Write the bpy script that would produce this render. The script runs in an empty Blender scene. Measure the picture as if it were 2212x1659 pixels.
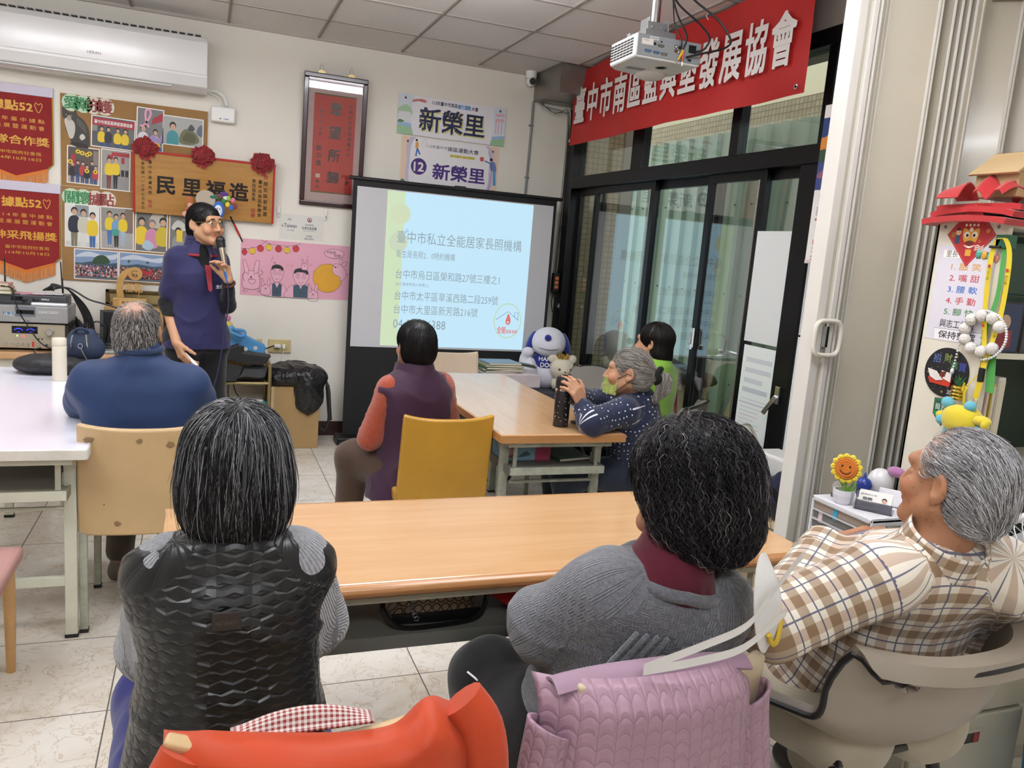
import bpy,bmesh,math,random
import numpy as np
from mathutils import Vector,Matrix
random.seed(7)
SC=bpy.context.scene
COL=SC.collection
PI=math.pi

# ---------------------------------------------------------------- camera, world, light, exposure
CAM_H=1.506
FPX=1729.6                        # focal length in pixels of the 2212 px wide frame
YAW,PITCH,ROLL=0.373982,0.162153,-0.079965

def cam_axes():
 cy,sy,cp,sp=math.cos(YAW),math.sin(YAW),math.cos(PITCH),math.sin(PITCH)
 f=Vector((sy*cp,cy*cp,-sp));r=Vector((cy,-sy,0));d=f.cross(r)
 cr,sr=math.cos(ROLL),math.sin(ROLL)
 return r*cr+d*sr,d*cr-r*sr,f
AX_R,AX_D,AX_F=cam_axes()
CAM_P=Vector((0,0,CAM_H))
cam=bpy.data.objects.new('camera',bpy.data.cameras.new('camera'))
COL.objects.link(cam)
cam.data.sensor_fit='HORIZONTAL';cam.data.sensor_width=36.0
cam.data.lens=36.0*FPX/2212.0
cam.data.clip_start=0.05
M3=Matrix((AX_R,-AX_D,-AX_F)).transposed()
cam.matrix_world=Matrix.Translation(CAM_P)@M3.to_4x4()
SC.camera=cam

SC.view_settings.view_transform='Standard'
SC.view_settings.look='None'
SC.view_settings.gamma=1.0
SC.view_settings.use_curve_mapping=False
SC.view_settings.exposure=0.12
try:
 SC.cycles.use_denoising=True
 SC.cycles.max_bounces=8
 SC.cycles.diffuse_bounces=4
 SC.cycles.glossy_bounces=3
 SC.cycles.transparent_max_bounces=12
 SC.cycles.caustics_reflective=False
 SC.cycles.caustics_refractive=False
except Exception:
 pass

w=bpy.data.worlds.new('sky');SC.world=w;w.use_nodes=True
wn=w.node_tree.nodes;wn['Background'].inputs[0].default_value=(0.93,0.97,1.0,1)
wn['Background'].inputs[1].default_value=1.6

WALL_Y,WALL_X,CEIL=6.15,2.72,2.90     # back wall, glazed right wall, ceiling height

def area(name,loc,rot,sx,sy,power,col=(1,1,1)):
 l=bpy.data.lights.new(name,'AREA');l.shape='RECTANGLE';l.size=sx;l.size_y=sy
 l.energy=power;l.color=col
 o=bpy.data.objects.new(name,l);COL.objects.link(o);o.location=loc;o.rotation_euler=rot
 return o
# ceiling lamps outside the picture, with upward and sideways fill added to brighten the ceiling
LAMP_SPOTS=[(0.9,3.8,11),(-1.0,4.1,9),(1.2,1.5,8),(-1.2,1.5,8),(0.2,-1.0,12)]
LAMP_COL=(0.95,0.985,1.05)
for lx,ly,pw in LAMP_SPOTS:
 area('ceiling_lamp',(lx,ly,CEIL-0.20),(0,0,0),1.15,0.5,pw,LAMP_COL)
 area('ceiling_fill_up',(lx,ly,CEIL-0.18),(PI,0,0),1.15,0.5,30.0,LAMP_COL)  # added fill that brightens the ceiling boards, not a part of the lamp
 area('ceiling_fill_side',(lx,ly+0.27,CEIL-0.19),(math.radians(112),0,0),1.15,0.08,1.0 if ly>3 else 12.0,LAMP_COL)  # added unseen fill aimed at the visible ceiling and back wall

# ---------------------------------------------------------------- survey helpers: a pixel of the photograph to a point of a real plane
def ray(x,y):
 return AX_R*((x-1106)/FPX)+AX_D*((y-829.5)/FPX)+AX_F
def on_y(x,y,Y):
 d=ray(x,y);return CAM_P+d*(Y/d.y)
def on_x(x,y,X):
 d=ray(x,y);return CAM_P+d*(X/d.x)
def on_z(x,y,Z):
 d=ray(x,y);return CAM_P+d*((Z-CAM_H)/d.z)

# ---------------------------------------------------------------- materials
def lin(c):
 if isinstance(c,str):
  c=c.lstrip('#');c=tuple(int(c[i:i+2],16)/255 for i in(0,2,4))
 return tuple(((v/12.92)if v<=0.04045 else((v+0.055)/1.055)**2.4)for v in c)+(1.0,)
_M={}
class NT:
 """small wrapper to write node trees briefly"""
 def __init__(s,m):
  s.t=m.node_tree;s.n=s.t.nodes;s.l=s.t.links
 def new(s,kind,**kw):
  n=s.n.new(kind)
  for k,v in kw.items():
   if k.startswith('i_'):
    key=k[2:];key=int(key)if key.isdigit()else key.replace('_',' ')
    s.set(n.inputs[key],v)
   else:
    setattr(n,k,v)
  return n
 def set(s,sock,v):
  if hasattr(v,'is_linked')or isinstance(v,bpy.types.NodeSocket):s.l.new(v,sock)
  else:sock.default_value=v
 def math(s,op,a,b=None,c=None):
  n=s.n.new('ShaderNodeMath');n.operation=op
  for i,v in enumerate((a,b,c)):
   if v is not None:s.set(n.inputs[i],v)
  return n.outputs[0]
 def mix(s,fac,a,b):
  n=s.n.new('ShaderNodeMix');n.data_type='RGBA'
  s.set(n.inputs[0],fac);s.set(n.inputs[6],a);s.set(n.inputs[7],b)
  return n.outputs[2]
 def noise(s,scale,vec=None,detail=3,rough=0.55,dist=0.0):
  n=s.new('ShaderNodeTexNoise');n.inputs['Scale'].default_value=scale
  n.inputs['Detail'].default_value=detail;n.inputs['Roughness'].default_value=rough
  n.inputs['Distortion'].default_value=dist
  if vec is not None:s.l.new(vec,n.inputs['Vector'])
  return n.outputs[0]
 def ramp(s,fac,stops):
  n=s.n.new('ShaderNodeValToRGB');s.set(n.inputs[0],fac);e=n.color_ramp.elements
  while len(e)<len(stops):e.new(0.5)
  for i,(p,c)in enumerate(stops):
   e[i].position=p;e[i].color=c if len(c)==4 else lin(c)
  return n.outputs[0]
 def coords(s,out='Object',scale=None):
  c=s.new('ShaderNodeTexCoord').outputs[out]
  if scale:
   m=s.new('ShaderNodeMapping');m.inputs['Scale'].default_value=scale;s.l.new(c,m.inputs[0]);return m.outputs[0]
  return c
 def attr(s,name):
  return s.new('ShaderNodeAttribute',attribute_name=name)
 def sep(s,vec):
  n=s.new('ShaderNodeSeparateXYZ');s.l.new(vec,n.inputs[0]);return n.outputs
 def bump(s,h,strength,dist=0.01):
  n=s.new('ShaderNodeBump');n.inputs['Strength'].default_value=strength;n.inputs['Distance'].default_value=dist
  s.set(n.inputs['Height'],h);return n.outputs[0]

def mat(name,color='#808080',rough=0.6,metal=0.0,spec=0.5,coat=0.0,sheen=0.0,vary=0.0,vscale=6.0,
  bump=0.0,bscale=60.0,bdist=0.004,emit=None,estr=1.0,trans=0.0,alpha=1.0,sss=0.0,stretch=None,coords='Object'):
 if name in _M:return _M[name]
 m=bpy.data.materials.new(name);_M[name]=m;m.use_nodes=True
 nt=NT(m);p=nt.n['Principled BSDF']
 c=lin(color)
 p.inputs['Base Color'].default_value=c;p.inputs['Roughness'].default_value=rough
 p.inputs['Metallic'].default_value=metal;p.inputs['Specular IOR Level'].default_value=spec
 p.inputs['Coat Weight'].default_value=coat;p.inputs['Coat Roughness'].default_value=0.08
 if sheen:p.inputs['Sheen Weight'].default_value=sheen;p.inputs['Sheen Roughness'].default_value=0.5
 if trans:p.inputs['Transmission Weight'].default_value=trans
 if alpha<1:p.inputs['Alpha'].default_value=alpha
 if sss:p.inputs['Subsurface Weight'].default_value=sss;p.inputs['Subsurface Radius'].default_value=(0.012,0.005,0.003);p.inputs['Subsurface Scale'].default_value=0.6
 if emit is not None:
  p.inputs['Emission Color'].default_value=lin(emit);p.inputs['Emission Strength'].default_value=estr
 vec=nt.coords(coords,stretch)if(vary or bump)else None
 if vary:
  n=nt.noise(vscale,vec,5,0.6)
  a=tuple(max(0,x*(1-vary))for x in c[:3])+(1,);b=tuple(min(1,x*(1+vary))for x in c[:3])+(1,)
  nt.set(p.inputs['Base Color'],nt.ramp(n,[(0.3,a),(0.7,b)]))
 if bump:
  nt.set(p.inputs['Normal'],nt.bump(nt.noise(bscale,vec,3),bump,bdist))
 return m

# ---------------------------------------------------------------- mesh builder
def frame_of(t):
 t=Vector(t).normalized()
 a=Vector((0,0,1))if abs(t.z)<0.9 else Vector((1,0,0))
 u=t.cross(a).normalized();return u,t.cross(u).normalized()

class MB:
 def __init__(s):s.v=[];s.f=[];s.mi=[];s.sm=[];s.mats=[]
 def _m(s,m):
  if m not in s.mats:s.mats.append(m)
  return s.mats.index(m)
 def add(s,verts,faces,m,smooth=False):
  b=len(s.v);k=s._m(m)
  s.v+=[Vector(q)for q in verts]
  for f in faces:s.f.append([b+i for i in f]);s.mi.append(k);s.sm.append(smooth)
  return s
 def box(s,lo,hi,m):
  x0,y0,z0=lo;x1,y1,z1=hi
  return s.add([(x0,y0,z0),(x1,y0,z0),(x1,y1,z0),(x0,y1,z0),(x0,y0,z1),(x1,y0,z1),(x1,y1,z1),(x0,y1,z1)],
                     [(3,2,1,0),(4,5,6,7),(0,1,5,4),(1,2,6,5),(2,3,7,6),(3,0,4,7)],m)
 def obox(s,c,size,m,R=None):
  R=R or Matrix.Identity(3);c=Vector(c);h=Vector(size)/2
  vs=[c+R@Vector((sx*h.x,sy*h.y,sz*h.z))for sz in(-1,1)for sx,sy in((-1,-1),(1,-1),(1,1),(-1,1))]
  return s.add(vs,[(3,2,1,0),(4,5,6,7),(0,1,5,4),(1,2,6,5),(2,3,7,6),(3,0,4,7)],m)
 def beam(s,p,q,wd,ht,m,up=(0,0,1),taper=1.0):
  p,q=Vector(p),Vector(q);t=(q-p).normalized();up=Vector(up)
  if abs(t.dot(up))>0.97:up=Vector((0,1,0))
  u=t.cross(up).normalized();v=u.cross(t).normalized()
  vs=[]
  for o,k in((p,1.0),(q,taper)):
   vs+=[o-u*wd/2*k-v*ht/2*k,o+u*wd/2*k-v*ht/2*k,o+u*wd/2*k+v*ht/2*k,o-u*wd/2*k+v*ht/2*k]
  return s.add(vs,[(3,2,1,0),(4,5,6,7),(0,1,5,4),(1,2,6,5),(2,3,7,6),(3,0,4,7)],m)
 def tube(s,pts,r,m,seg=8,closed=False,smooth=True):
  pts=[Vector(p)for p in pts];n=len(pts);rs=r if isinstance(r,(list,tuple))else[r]*n
  vs=[];u=None
  for i,p in enumerate(pts):
   a=pts[(i-1)%n]if(closed or i>0)else p;b=pts[(i+1)%n]if(closed or i<n-1)else p
   t=(b-a).normalized()if(b-a).length>1e-9 else Vector((0,0,1))
   if u is None:u,_=frame_of(t)
   u=(u-t*u.dot(t));u=u.normalized()if u.length>1e-6 else frame_of(t)[0]
   v=t.cross(u)
   for k in range(seg):
    an=2*PI*k/seg;vs.append(p+(u*math.cos(an)+v*math.sin(an))*rs[i])
  fs=[]
  for i in range(n if closed else n-1):
   j=(i+1)%n
   for k in range(seg):
    l=(k+1)%seg;fs.append((i*seg+k,i*seg+l,j*seg+l,j*seg+k))
  if not closed:fs+=[tuple(range(seg))[::-1],tuple((n-1)*seg+k for k in range(seg))]
  return s.add(vs,fs,m,smooth)
 def curve(s,ctrl,r,m,seg=6,n=6):
  return s.tube(spline(ctrl,n),r,m,seg)
 def cyl(s,p,q,r,m,seg=16,r2=None):
  return s.tube([p,q],[r,r if r2 is None else r2],m,seg)
 def lathe(s,prof,o,m,seg=20,axis=(0,0,1),smooth=True):
  o=Vector(o);t=Vector(axis).normalized();u,v=frame_of(t);vs=[]
  for r,z in prof:
   for k in range(seg):
    an=2*PI*k/seg;vs.append(o+t*z+(u*math.cos(an)+v*math.sin(an))*max(r,1e-5))
  fs=[(i*seg+k,i*seg+(k+1)%seg,(i+1)*seg+(k+1)%seg,(i+1)*seg+k)for i in range(len(prof)-1)for k in range(seg)]
  fs+=[tuple(range(seg))[::-1],tuple((len(prof)-1)*seg+k for k in range(seg))]
  return s.add(vs,fs,m,smooth)
 def ball(s,c,r,m,seg=18,rings=12,R=None,sq=1.0):
  c=Vector(c);r=Vector((r,r,r))if not hasattr(r,'__len__')else Vector(r);R=R or Matrix.Identity(3);vs=[]
  def pw(x):return math.copysign(abs(x)**sq,x)
  for i in range(rings+1):
   ph=PI*i/rings
   for k in range(seg):
    th=2*PI*k/seg
    vs.append(c+R@Vector((r.x*pw(math.sin(ph))*pw(math.cos(th)),r.y*pw(math.sin(ph))*pw(math.sin(th)),r.z*pw(math.cos(ph)))))
  fs=[(i*seg+k,(i+1)*seg+k,(i+1)*seg+(k+1)%seg,i*seg+(k+1)%seg)for i in range(rings)for k in range(seg)]
  return s.add(vs,fs,m,True)
 def prism(s,poly,o,U,V,d,m,smooth=False):
  """poly in the (U,V) plane at o, extruded by d along UxV"""
  o,U,V=Vector(o),Vector(U),Vector(V);N=U.cross(V).normalized();n=len(poly)
  a=[o+U*x+V*y for x,y in poly];b=[p+N*d for p in a]
  return s.add(a+b,[tuple(range(n))[::-1],tuple(range(n,2*n))]+[(i,(i+1)%n,n+(i+1)%n,n+i)for i in range(n)],m,smooth)
 def flat(s,poly,o,U,V,m):
  o,U,V=Vector(o),Vector(U),Vector(V)
  return s.add([o+U*x+V*y for x,y in poly],[tuple(range(len(poly)))],m)
 def grid(s,fn,nu,nv,m,smooth=True,thick=0.0):
  """sheet fn(u,v)->point, optional thickness along its normal"""
  P=[[Vector(fn(i/nu,j/nv))for i in range(nu+1)]for j in range(nv+1)]
  vs=[p for r in P for p in r];q=nu+1
  fs=[(j*q+i,j*q+i+1,(j+1)*q+i+1,(j+1)*q+i)for j in range(nv)for i in range(nu)]
  if thick:
   nn=[]
   for j in range(nv+1):
    for i in range(nu+1):
     a=P[j][min(i+1,nu)]-P[j][max(i-1,0)];b=P[min(j+1,nv)][i]-P[max(j-1,0)][i]
     c=a.cross(b);nn.append(c.normalized()if c.length>1e-12 else Vector((0,0,1)))
   k=len(vs);vs=vs+[vs[i]+nn[i]*thick for i in range(k)]
   fs=fs+[tuple(k+x for x in f[::-1])for f in fs]
   edge=[i for i in range(q)]+[j*q+nu for j in range(1,nv+1)]+[nv*q+i for i in range(nu-1,-1,-1)]+[j*q for j in range(nv-1,0,-1)]
   for a,b in zip(edge,edge[1:]+edge[:1]):fs.append((b,a,k+a,k+b))
  return s.add(vs,fs,m,smooth)
 def text(s,body,o,U,V,h,m,width=None,bold=0.0,align='C',vertical=False,gap=1.1,lift=0.0):
  """flat lettering: h = letter height; o = centre (or left middle) of the line"""
  o,U,V=Vector(o),Vector(U).normalized(),Vector(V).normalized();N=U.cross(V).normalized()
  if vertical:
   n=len(body)
   for i,ch in enumerate(body):
    if ch!=' ':s.text(ch,o-V*((i-(n-1)/2)*h*gap),U,V,h,m,width,bold,lift=lift)
   return s
  me=text_mesh(body,min(bold,0.0))
  xs=[q.co.x for q in me.vertices];ys=[q.co.y for q in me.vertices]
  if not xs:return s
  x0,x1=min(xs),max(xs);cjk=any(ord(c)>0x2e80 for c in body)
  y0,y1=(min(ys),max(ys))if len(body)>1 or not cjk else(-0.1,0.87)
  if not cjk:y0,y1=-0.0,0.73
  sy=h/max(y1-y0,1e-6);sx=sy if width is None else width/max(x1-x0,1e-6)
  if width is not None and len(body)==1:sx=width/0.95
  ox=(x0+x1)/2 if align=='C' else x0
  vs=[o+U*((q.co.x-ox)*sx)+V*((q.co.y-(y0+y1)/2)*sy)+N*lift for q in me.vertices]
  fs=[tuple(p.vertices)for p in me.polygons]
  if bold>0:        # heavier stroke: the same letter laid down again, nudged to each side
   for dx,dy in((-1,-1),(1,-1),(1,1),(-1,1)):
    s.add([v+U*(dx*bold*sx*0.8)+V*(dy*bold*sy*0.8)for v in vs],fs,m);vs=[v+N*3e-5 for v in vs]
  s.add(vs,fs,m)
  return s
 def build(s,name,parent=None,bevel=0.0,seg=2,sub=0,angle=40,norm=True):
  me=bpy.data.meshes.new(name);off=base_of(parent)
  me.from_pydata([tuple(v-off)for v in s.v],[],s.f)
  for m in s.mats:me.materials.append(m)
  me.polygons.foreach_set('material_index',s.mi)
  me.polygons.foreach_set('use_smooth',s.sm)
  if norm:
   bm=bmesh.new();bm.from_mesh(me);bmesh.ops.recalc_face_normals(bm,faces=bm.faces);bm.to_mesh(me);bm.free()
  if any(s.sm):me.set_sharp_from_angle(angle=math.radians(angle))
  o=bpy.data.objects.new(name,me);COL.objects.link(o)
  if parent is not None:o.parent=parent
  if bevel:
   b=o.modifiers.new('bevel','BEVEL');b.width=bevel;b.segments=seg;b.limit_method='ANGLE';b.angle_limit=math.radians(35)
   b.harden_normals=False
  if sub:
   q=o.modifiers.new('sub','SUBSURF');q.levels=sub;q.render_levels=sub
  return o

_T={}
def text_mesh(body,bold=0.0):
 key=(body,bold)
 if key in _T:return _T[key]
 c=bpy.data.curves.new('t','FONT');c.body=body;c.offset=bold;c.resolution_u=2
 o=bpy.data.objects.new('t',c);COL.objects.link(o)
 dg=bpy.context.evaluated_depsgraph_get()
 me=bpy.data.meshes.new_from_object(o.evaluated_get(dg))
 bpy.data.objects.remove(o);bpy.data.curves.remove(c)
 _T[key]=me;return me

def spline(pts,n=6,closed=False):
 pts=[Vector(p)for p in pts];out=[];m=len(pts)
 rng=m if closed else m-1
 for i in range(rng):
  if closed:a,b,c,d=pts[(i-1)%m],pts[i],pts[(i+1)%m],pts[(i+2)%m]
  else:a,b,c,d=pts[max(i-1,0)],pts[i],pts[i+1],pts[min(i+2,m-1)]
  for k in range(n):
   t=k/n
   out.append(0.5*((2*b)+(c-a)*t+(2*a-5*b+4*c-d)*t*t+(3*b-a-3*c+d)*t**3))
 if not closed:out.append(pts[-1])
 return out

def base_of(o):
 v=Vector((0,0,0))
 while o is not None:v+=Vector(o.location);o=o.parent
 return v
def tag(o,label,cat,group=None,kind=None):
 if label:o['label']=label
 if cat:o['category']=cat
 if group:o['group']=group
 if kind:o['kind']=kind
 return o
def thing(name,label,cat,loc=(0,0,0),group=None,kind=None):
 o=bpy.data.objects.new(name,None);COL.objects.link(o);o.location=loc;o.empty_display_size=0.05
 return tag(o,label,cat,group,kind)
def structure(o):o['kind']='structure';return o
def copy_tree(o,loc=None,rz=None,label=None,group=None,parent=None):
 c=o.copy();COL.objects.link(c);c.parent=parent
 if loc is not None:c.location=loc
 if rz is not None:c.rotation_euler=(0,0,rz)
 if label:c['label']=label
 if group:c['group']=group
 for ch in list(o.children):copy_tree(ch,parent=c)
 return c
def rotz(a):return Matrix.Rotation(a,3,'Z')
def disc(r,n=20,cx=0.0,cy=0.0,ry=None):
 ry=r if ry is None else ry
 return[(cx+r*math.cos(2*PI*i/n),cy+ry*math.sin(2*PI*i/n))for i in range(n)]
EX,EY,EZ=Vector((1,0,0)),Vector((0,1,0)),Vector((0,0,1))
# ================================================================ THE ROOM
def tile_floor_mat():
 m=mat('marble_floor_tile','#d8cfc0',0.16);nt=NT(m);p=nt.n['Principled BSDF']
 co=nt.coords('Object');x,y,z=nt.sep(co)
 def line(c,off,wd):
  a=nt.math('FRACT',nt.math('DIVIDE',nt.math('SUBTRACT',c,off),0.5))
  d=nt.math('MULTIPLY',nt.math('MINIMUM',a,nt.math('SUBTRACT',1.0,a)),0.5)
  return nt.math('LESS_THAN',d,wd)
 g=nt.math('MAXIMUM',line(x,0.238,0.0022),line(y,0.06,0.0022))
 fx=nt.math('FLOOR',nt.math('DIVIDE',nt.math('SUBTRACT',x,0.238),0.5));fy=nt.math('FLOOR',nt.math('DIVIDE',nt.math('SUBTRACT',y,0.06),0.5))
 cb=nt.new('ShaderNodeCombineXYZ');nt.set(cb.inputs[0],nt.math('MULTIPLY',fx,3.7));nt.set(cb.inputs[1],nt.math('MULTIPLY',fy,5.3))
 va=nt.new('ShaderNodeVectorMath');va.operation='ADD';nt.l.new(co,va.inputs[0]);nt.l.new(cb.outputs[0],va.inputs[1])
 n1=nt.noise(3.2,va.outputs[0],6,0.62,1.2);n2=nt.noise(7.0,va.outputs[0],5,0.6,2.0)
 base=nt.ramp(n1,[(0.32,'#d3cabb'),(0.5,'#e0dacf'),(0.72,'#e8e5de')])
 vein=nt.math('LESS_THAN',nt.math('ABSOLUTE',nt.math('SUBTRACT',n2,0.5)),0.012)
 c=nt.mix(nt.math('MULTIPLY',vein,0.45),base,lin('#b19c7c'))
 c=nt.mix(g,c,lin('#5d5850'))
 nt.set(p.inputs['Base Color'],c)
 nt.set(p.inputs['Roughness'],nt.math('ADD',0.16,nt.math('MULTIPLY',g,0.5)))
 return m
M_WALL=mat('cream_wall_paint','#e9e4d9',0.75,vary=0.025,vscale=1.6,bump=0.08,bscale=25)
M_CEIL=mat('ceiling_tile_board','#e2dedb',0.85,vary=0.03,vscale=40,bump=0.25,bscale=180,bdist=0.002)
M_TBAR=mat('ceiling_t_bar','#b5aca4',0.5)
M_BLACKAL=mat('black_aluminium','#17181a',0.32,0.55)
M_STEELSTRIP=mat('bare_aluminium_strip','#a9a49a',0.35,0.8)
M_WHITEPL=mat('white_plastic','#e9e8e4',0.35)
M_BLACKPL=mat('black_plastic','#141416',0.42)
M_GREYPL=mat('grey_plastic','#7d7f80',0.45)
M_CHROME=mat('chrome','#c9cbcd',0.16,1.0)
M_GREYMET=mat('grey_painted_steel','#a9aaa2',0.45,0.1)
M_CREAMMET=mat('cream_painted_steel','#cfcdbd',0.45)

floor=MB().box((-3.2,-2.6,-0.1),(3.2,6.3,0),tile_floor_mat()).build('floor');structure(floor)
wb=MB().box((-3.2,WALL_Y,0),(2.86,WALL_Y+0.15,3.0),M_WALL).build('wall_back');structure(wb)
wl=MB().box((-3.2,-2.6,0),(-3.05,6.15,3.0),M_WALL).build('wall_left');structure(wl)
wn_=MB().box((-3.05,-2.6,0),(3.2,-2.45,3.0),M_WALL).build('wall_near');structure(wn_)
M_HEAD=mat('grey_brown_beam_paint','#8d857c',0.6,vary=0.1)
WX=WALL_X
b=MB()
b.box((WX,2.62,0),(WX+0.14,6.15,0.40),M_WALL)
b.box((WX,2.62,2.66),(WX+0.14,6.15,3.0),M_HEAD)
b.box((WX,6.09,0.40),(WX+0.14,6.15,2.66),M_WALL)
b.box((WX,2.62,0.40),(WX+0.14,2.76,2.66),M_WALL)
b.box((WX,2.50,0),(3.2,2.62,3.0),M_WALL)
b.box((3.05,-2.45,0),(3.2,2.5,3.0),M_WALL)
structure(b.build('wall_right'))
# ceiling boards and grid
b=MB().box((-3.2,-2.6,CEIL),(3.2,6.15,CEIL+0.1),M_CEIL)
structure(b.build('ceiling'))
b=MB()
for k in range(-6,5):
 x=0.73+0.6*k
 if-3.0<x<2.95:b.box((x-0.012,-2.45,CEIL-0.006),(x+0.012,6.15,CEIL),M_TBAR);b.box((x-0.004,-2.45,CEIL-0.009),(x+0.004,6.15,CEIL-0.005),mat('t_bar_groove','#8c857d',0.6))
for k in range(-14,2):
 y=5.61+0.6*k
 if y<6.1 and y>-2.4:b.box((-3.05,y-0.012,CEIL-0.0062),(3.05,y+0.012,CEIL-0.0002),M_TBAR);b.box((-3.05,y-0.004,CEIL-0.0088),(3.05,y+0.004,CEIL-0.005),mat('t_bar_groove'))
b.box((-3.05,6.13,CEIL-0.02),(2.4,6.15,CEIL),M_TBAR)
structure(b.build('trim_1'))
M_BASE=mat('dark_brown_skirting','#3a2420',0.35)
structure(MB().box((-3.05,6.135,0),(2.72,6.15,0.11),M_BASE).build('baseboard_back'))

# ---- grey sheet metal casing in the ceiling corner
t=thing('shutter_casing','grey sheet-metal box boxed into the ceiling corner above the window','casing',(2.56,5.9,2.69))
MS=mat('dull_sheet_metal','#8f8b84',0.38,0.75,vary=0.12,vscale=5)
MB().box((2.40,5.63,2.69),(2.72,6.148,2.90),MS).build('shell',t,0.004)
MB().box((2.395,5.625,2.69),(2.405,5.635,2.90),MS).box((2.395,6.0,2.688),(2.72,6.02,2.6905),MS).build('seam',t)

# ---- glazed wall: fixed frame, fan lights above, four sliding sashes below
def glass_mat():
 m=bpy.data.materials.new('window_glass');m.use_nodes=True;nt=NT(m);nt.n.clear()
 out=nt.new('ShaderNodeOutputMaterial');tr=nt.new('ShaderNodeBsdfTransparent');tr.inputs[0].default_value=(0.90,0.95,0.93,1)
 gl=nt.new('ShaderNodeBsdfGlossy');gl.inputs['Roughness'].default_value=0.01
 lw=nt.new('ShaderNodeLayerWeight');fr=nt.math('ADD',0.06,nt.math('MULTIPLY',0.95,nt.math('POWER',lw.outputs[1],2.5)))
 mx=nt.new('ShaderNodeMixShader');nt.l.new(fr,mx.inputs[0]);nt.l.new(tr.outputs[0],mx.inputs[1]);nt.l.new(gl.outputs[0],mx.inputs[2])
 nt.l.new(mx.outputs[0],out.inputs[0]);return m
M_GLASS=glass_mat()
win=bpy.data.objects.new('window_1',None);COL.objects.link(win);structure(win)
b=MB()
x0,x1=WX+0.01,WX+0.09
b.box((x0-0.03,5.95,0.40),(x1,6.09,2.66),M_BLACKAL)          # left jamb
b.box((x0-0.02,2.76,2.58),(x1,5.95,2.66),M_BLACKAL)          # head
b.box((x0-0.03,2.76,2.04),(x1,5.95,2.13),M_BLACKAL)          # transom
b.box((x0-0.03,2.76,0.40),(x1,5.95,0.45),M_BLACKAL)          # sill
b.box((x0-0.02,3.16,0.45),(x1,3.29,2.04),M_BLACKAL)          # near post
b.box((x0-0.02,2.76,0.45),(x1,2.80,2.58),M_BLACKAL)
b.build('window_frame',win,0.003)
b=MB()
for y0,y1 in((4.91,5.06),(3.85,3.93),(3.16,3.22)):b.box((x0,y0,2.13),(x1-0.02,y1,2.58),M_BLACKAL)
b.build('mullion',win,0.003)
for(y0,y1)in((5.06,5.95),(3.93,4.91),(3.22,3.85),(2.80,3.16)):
 MB().box((x0+0.03,y0,2.13),(x0+0.035,y1,2.58),M_GLASS).build('pane',win)
structure(MB().box((WX-0.06,2.76,0.385),(WX,6.09,0.40),mat('sill_board','#b7ab97',0.5)).build('trim_2'))
def sash(ya,yb,xo,handle=None):
 s=MB();z0,z1=0.45,2.04;st=0.05
 s.box((xo,ya,z0),(xo+0.03,ya+st,z1),M_BLACKAL);s.box((xo,yb-st,z0),(xo+0.03,yb,z1),M_BLACKAL)
 s.box((xo,ya+st,z0),(xo+0.03,yb-st,z0+0.06),M_BLACKAL);s.box((xo,ya+st,z1-0.05),(xo+0.03,yb-st,z1),M_BLACKAL)
 s.box((xo-0.004,ya+st,z0+0.06),(xo+0.001,ya+st+0.012,z1-0.05),M_STEELSTRIP)
 o=s.build('window_sash',win,0.002)
 MB().box((xo+0.012,ya+st,z0+0.06),(xo+0.017,yb-st,z1-0.05),M_GLASS).build('pane',o)
 if handle is not None:
  h=MB();h.box((xo-0.02,handle-0.012,1.03),(xo,handle+0.012,1.15),M_CHROME);h.box((xo-0.035,handle-0.02,1.02),(xo-0.015,handle+0.004,1.05),M_CHROME);h.box((xo-0.03,handle-0.006,1.05),(xo-0.015,handle+0.006,1.13),M_CHROME)
  h.build('sash_lock',o,0.003)
sash(5.50,5.95,x0+0.045);sash(4.70,5.58,x0+0.005);sash(4.01,4.79,x0+0.045);sash(3.57,4.10,x0+0.005,4.07);sash(3.29,3.66,x0+0.045)
MB().box((x0+0.03,2.80,0.45),(x0+0.035,3.16,2.04),M_GLASS).build('pane',win)
h=MB();h.box((x0-0.04,3.2,0.86),(x0-0.02,3.235,0.95),M_CHROME);h.beam((x0-0.045,3.215,0.90),(x0-0.06,3.28,0.80),0.012,0.022,M_CHROME);h.build('window_handle',win,0.003)
h=MB();h.box((x0-0.04,5.96,1.09),(x0-0.03,6.0,1.13),M_CHROME);h.box((x0-0.055,5.95,1.1),(x0-0.04,5.99,1.115),M_CHROME);h.build('window_latch',win,0.002)

# ---------------------------------------------------------------- outside the glass
M_CORR=mat('pale_green_corrugated_sheet','#96a692',0.45,0.1,vary=0.05,vscale=2)
fx=4.15
fen=thing('corrugated_fence','pale green corrugated metal sheet fence outside the window','fence',(fx,5,0))
b=MB();prof=[];y=2.2
while y<9.0:
 prof+=[(y,0.0),(y+0.15,0.0),(y+0.165,-0.035),(y+0.205,-0.035),(y+0.22,0.0)];y+=0.22
vs=[];n=len(prof)
for yy,dx in prof:vs+=[(fx+dx,yy,-0.05),(fx+dx,yy,2.66)]
b.add(vs,[(2*i,2*i+2,2*i+3,2*i+1)for i in range(n-1)],M_CORR)
b.build('sheet',fen,norm=False)
b=MB()
for k in range(30):
 for z in(0.55,1.3,2.05):b.lathe([(0.001,0),(0.009,0.0),(0.007,-0.008),(0.001,-0.009)],(fx-0.002,2.27+0.22*k,z),mat('fence_screw','#6d756d',0.5),6,(1,0,0))
o=b.build('screw',fen);o['kind']='stuff'
structure(MB().box((WX+0.14,2.0,-0.12),(6.0,9.0,-0.05),mat('outdoor_paving','#8e8a82',0.8,vary=0.15)).build('ground'))
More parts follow.
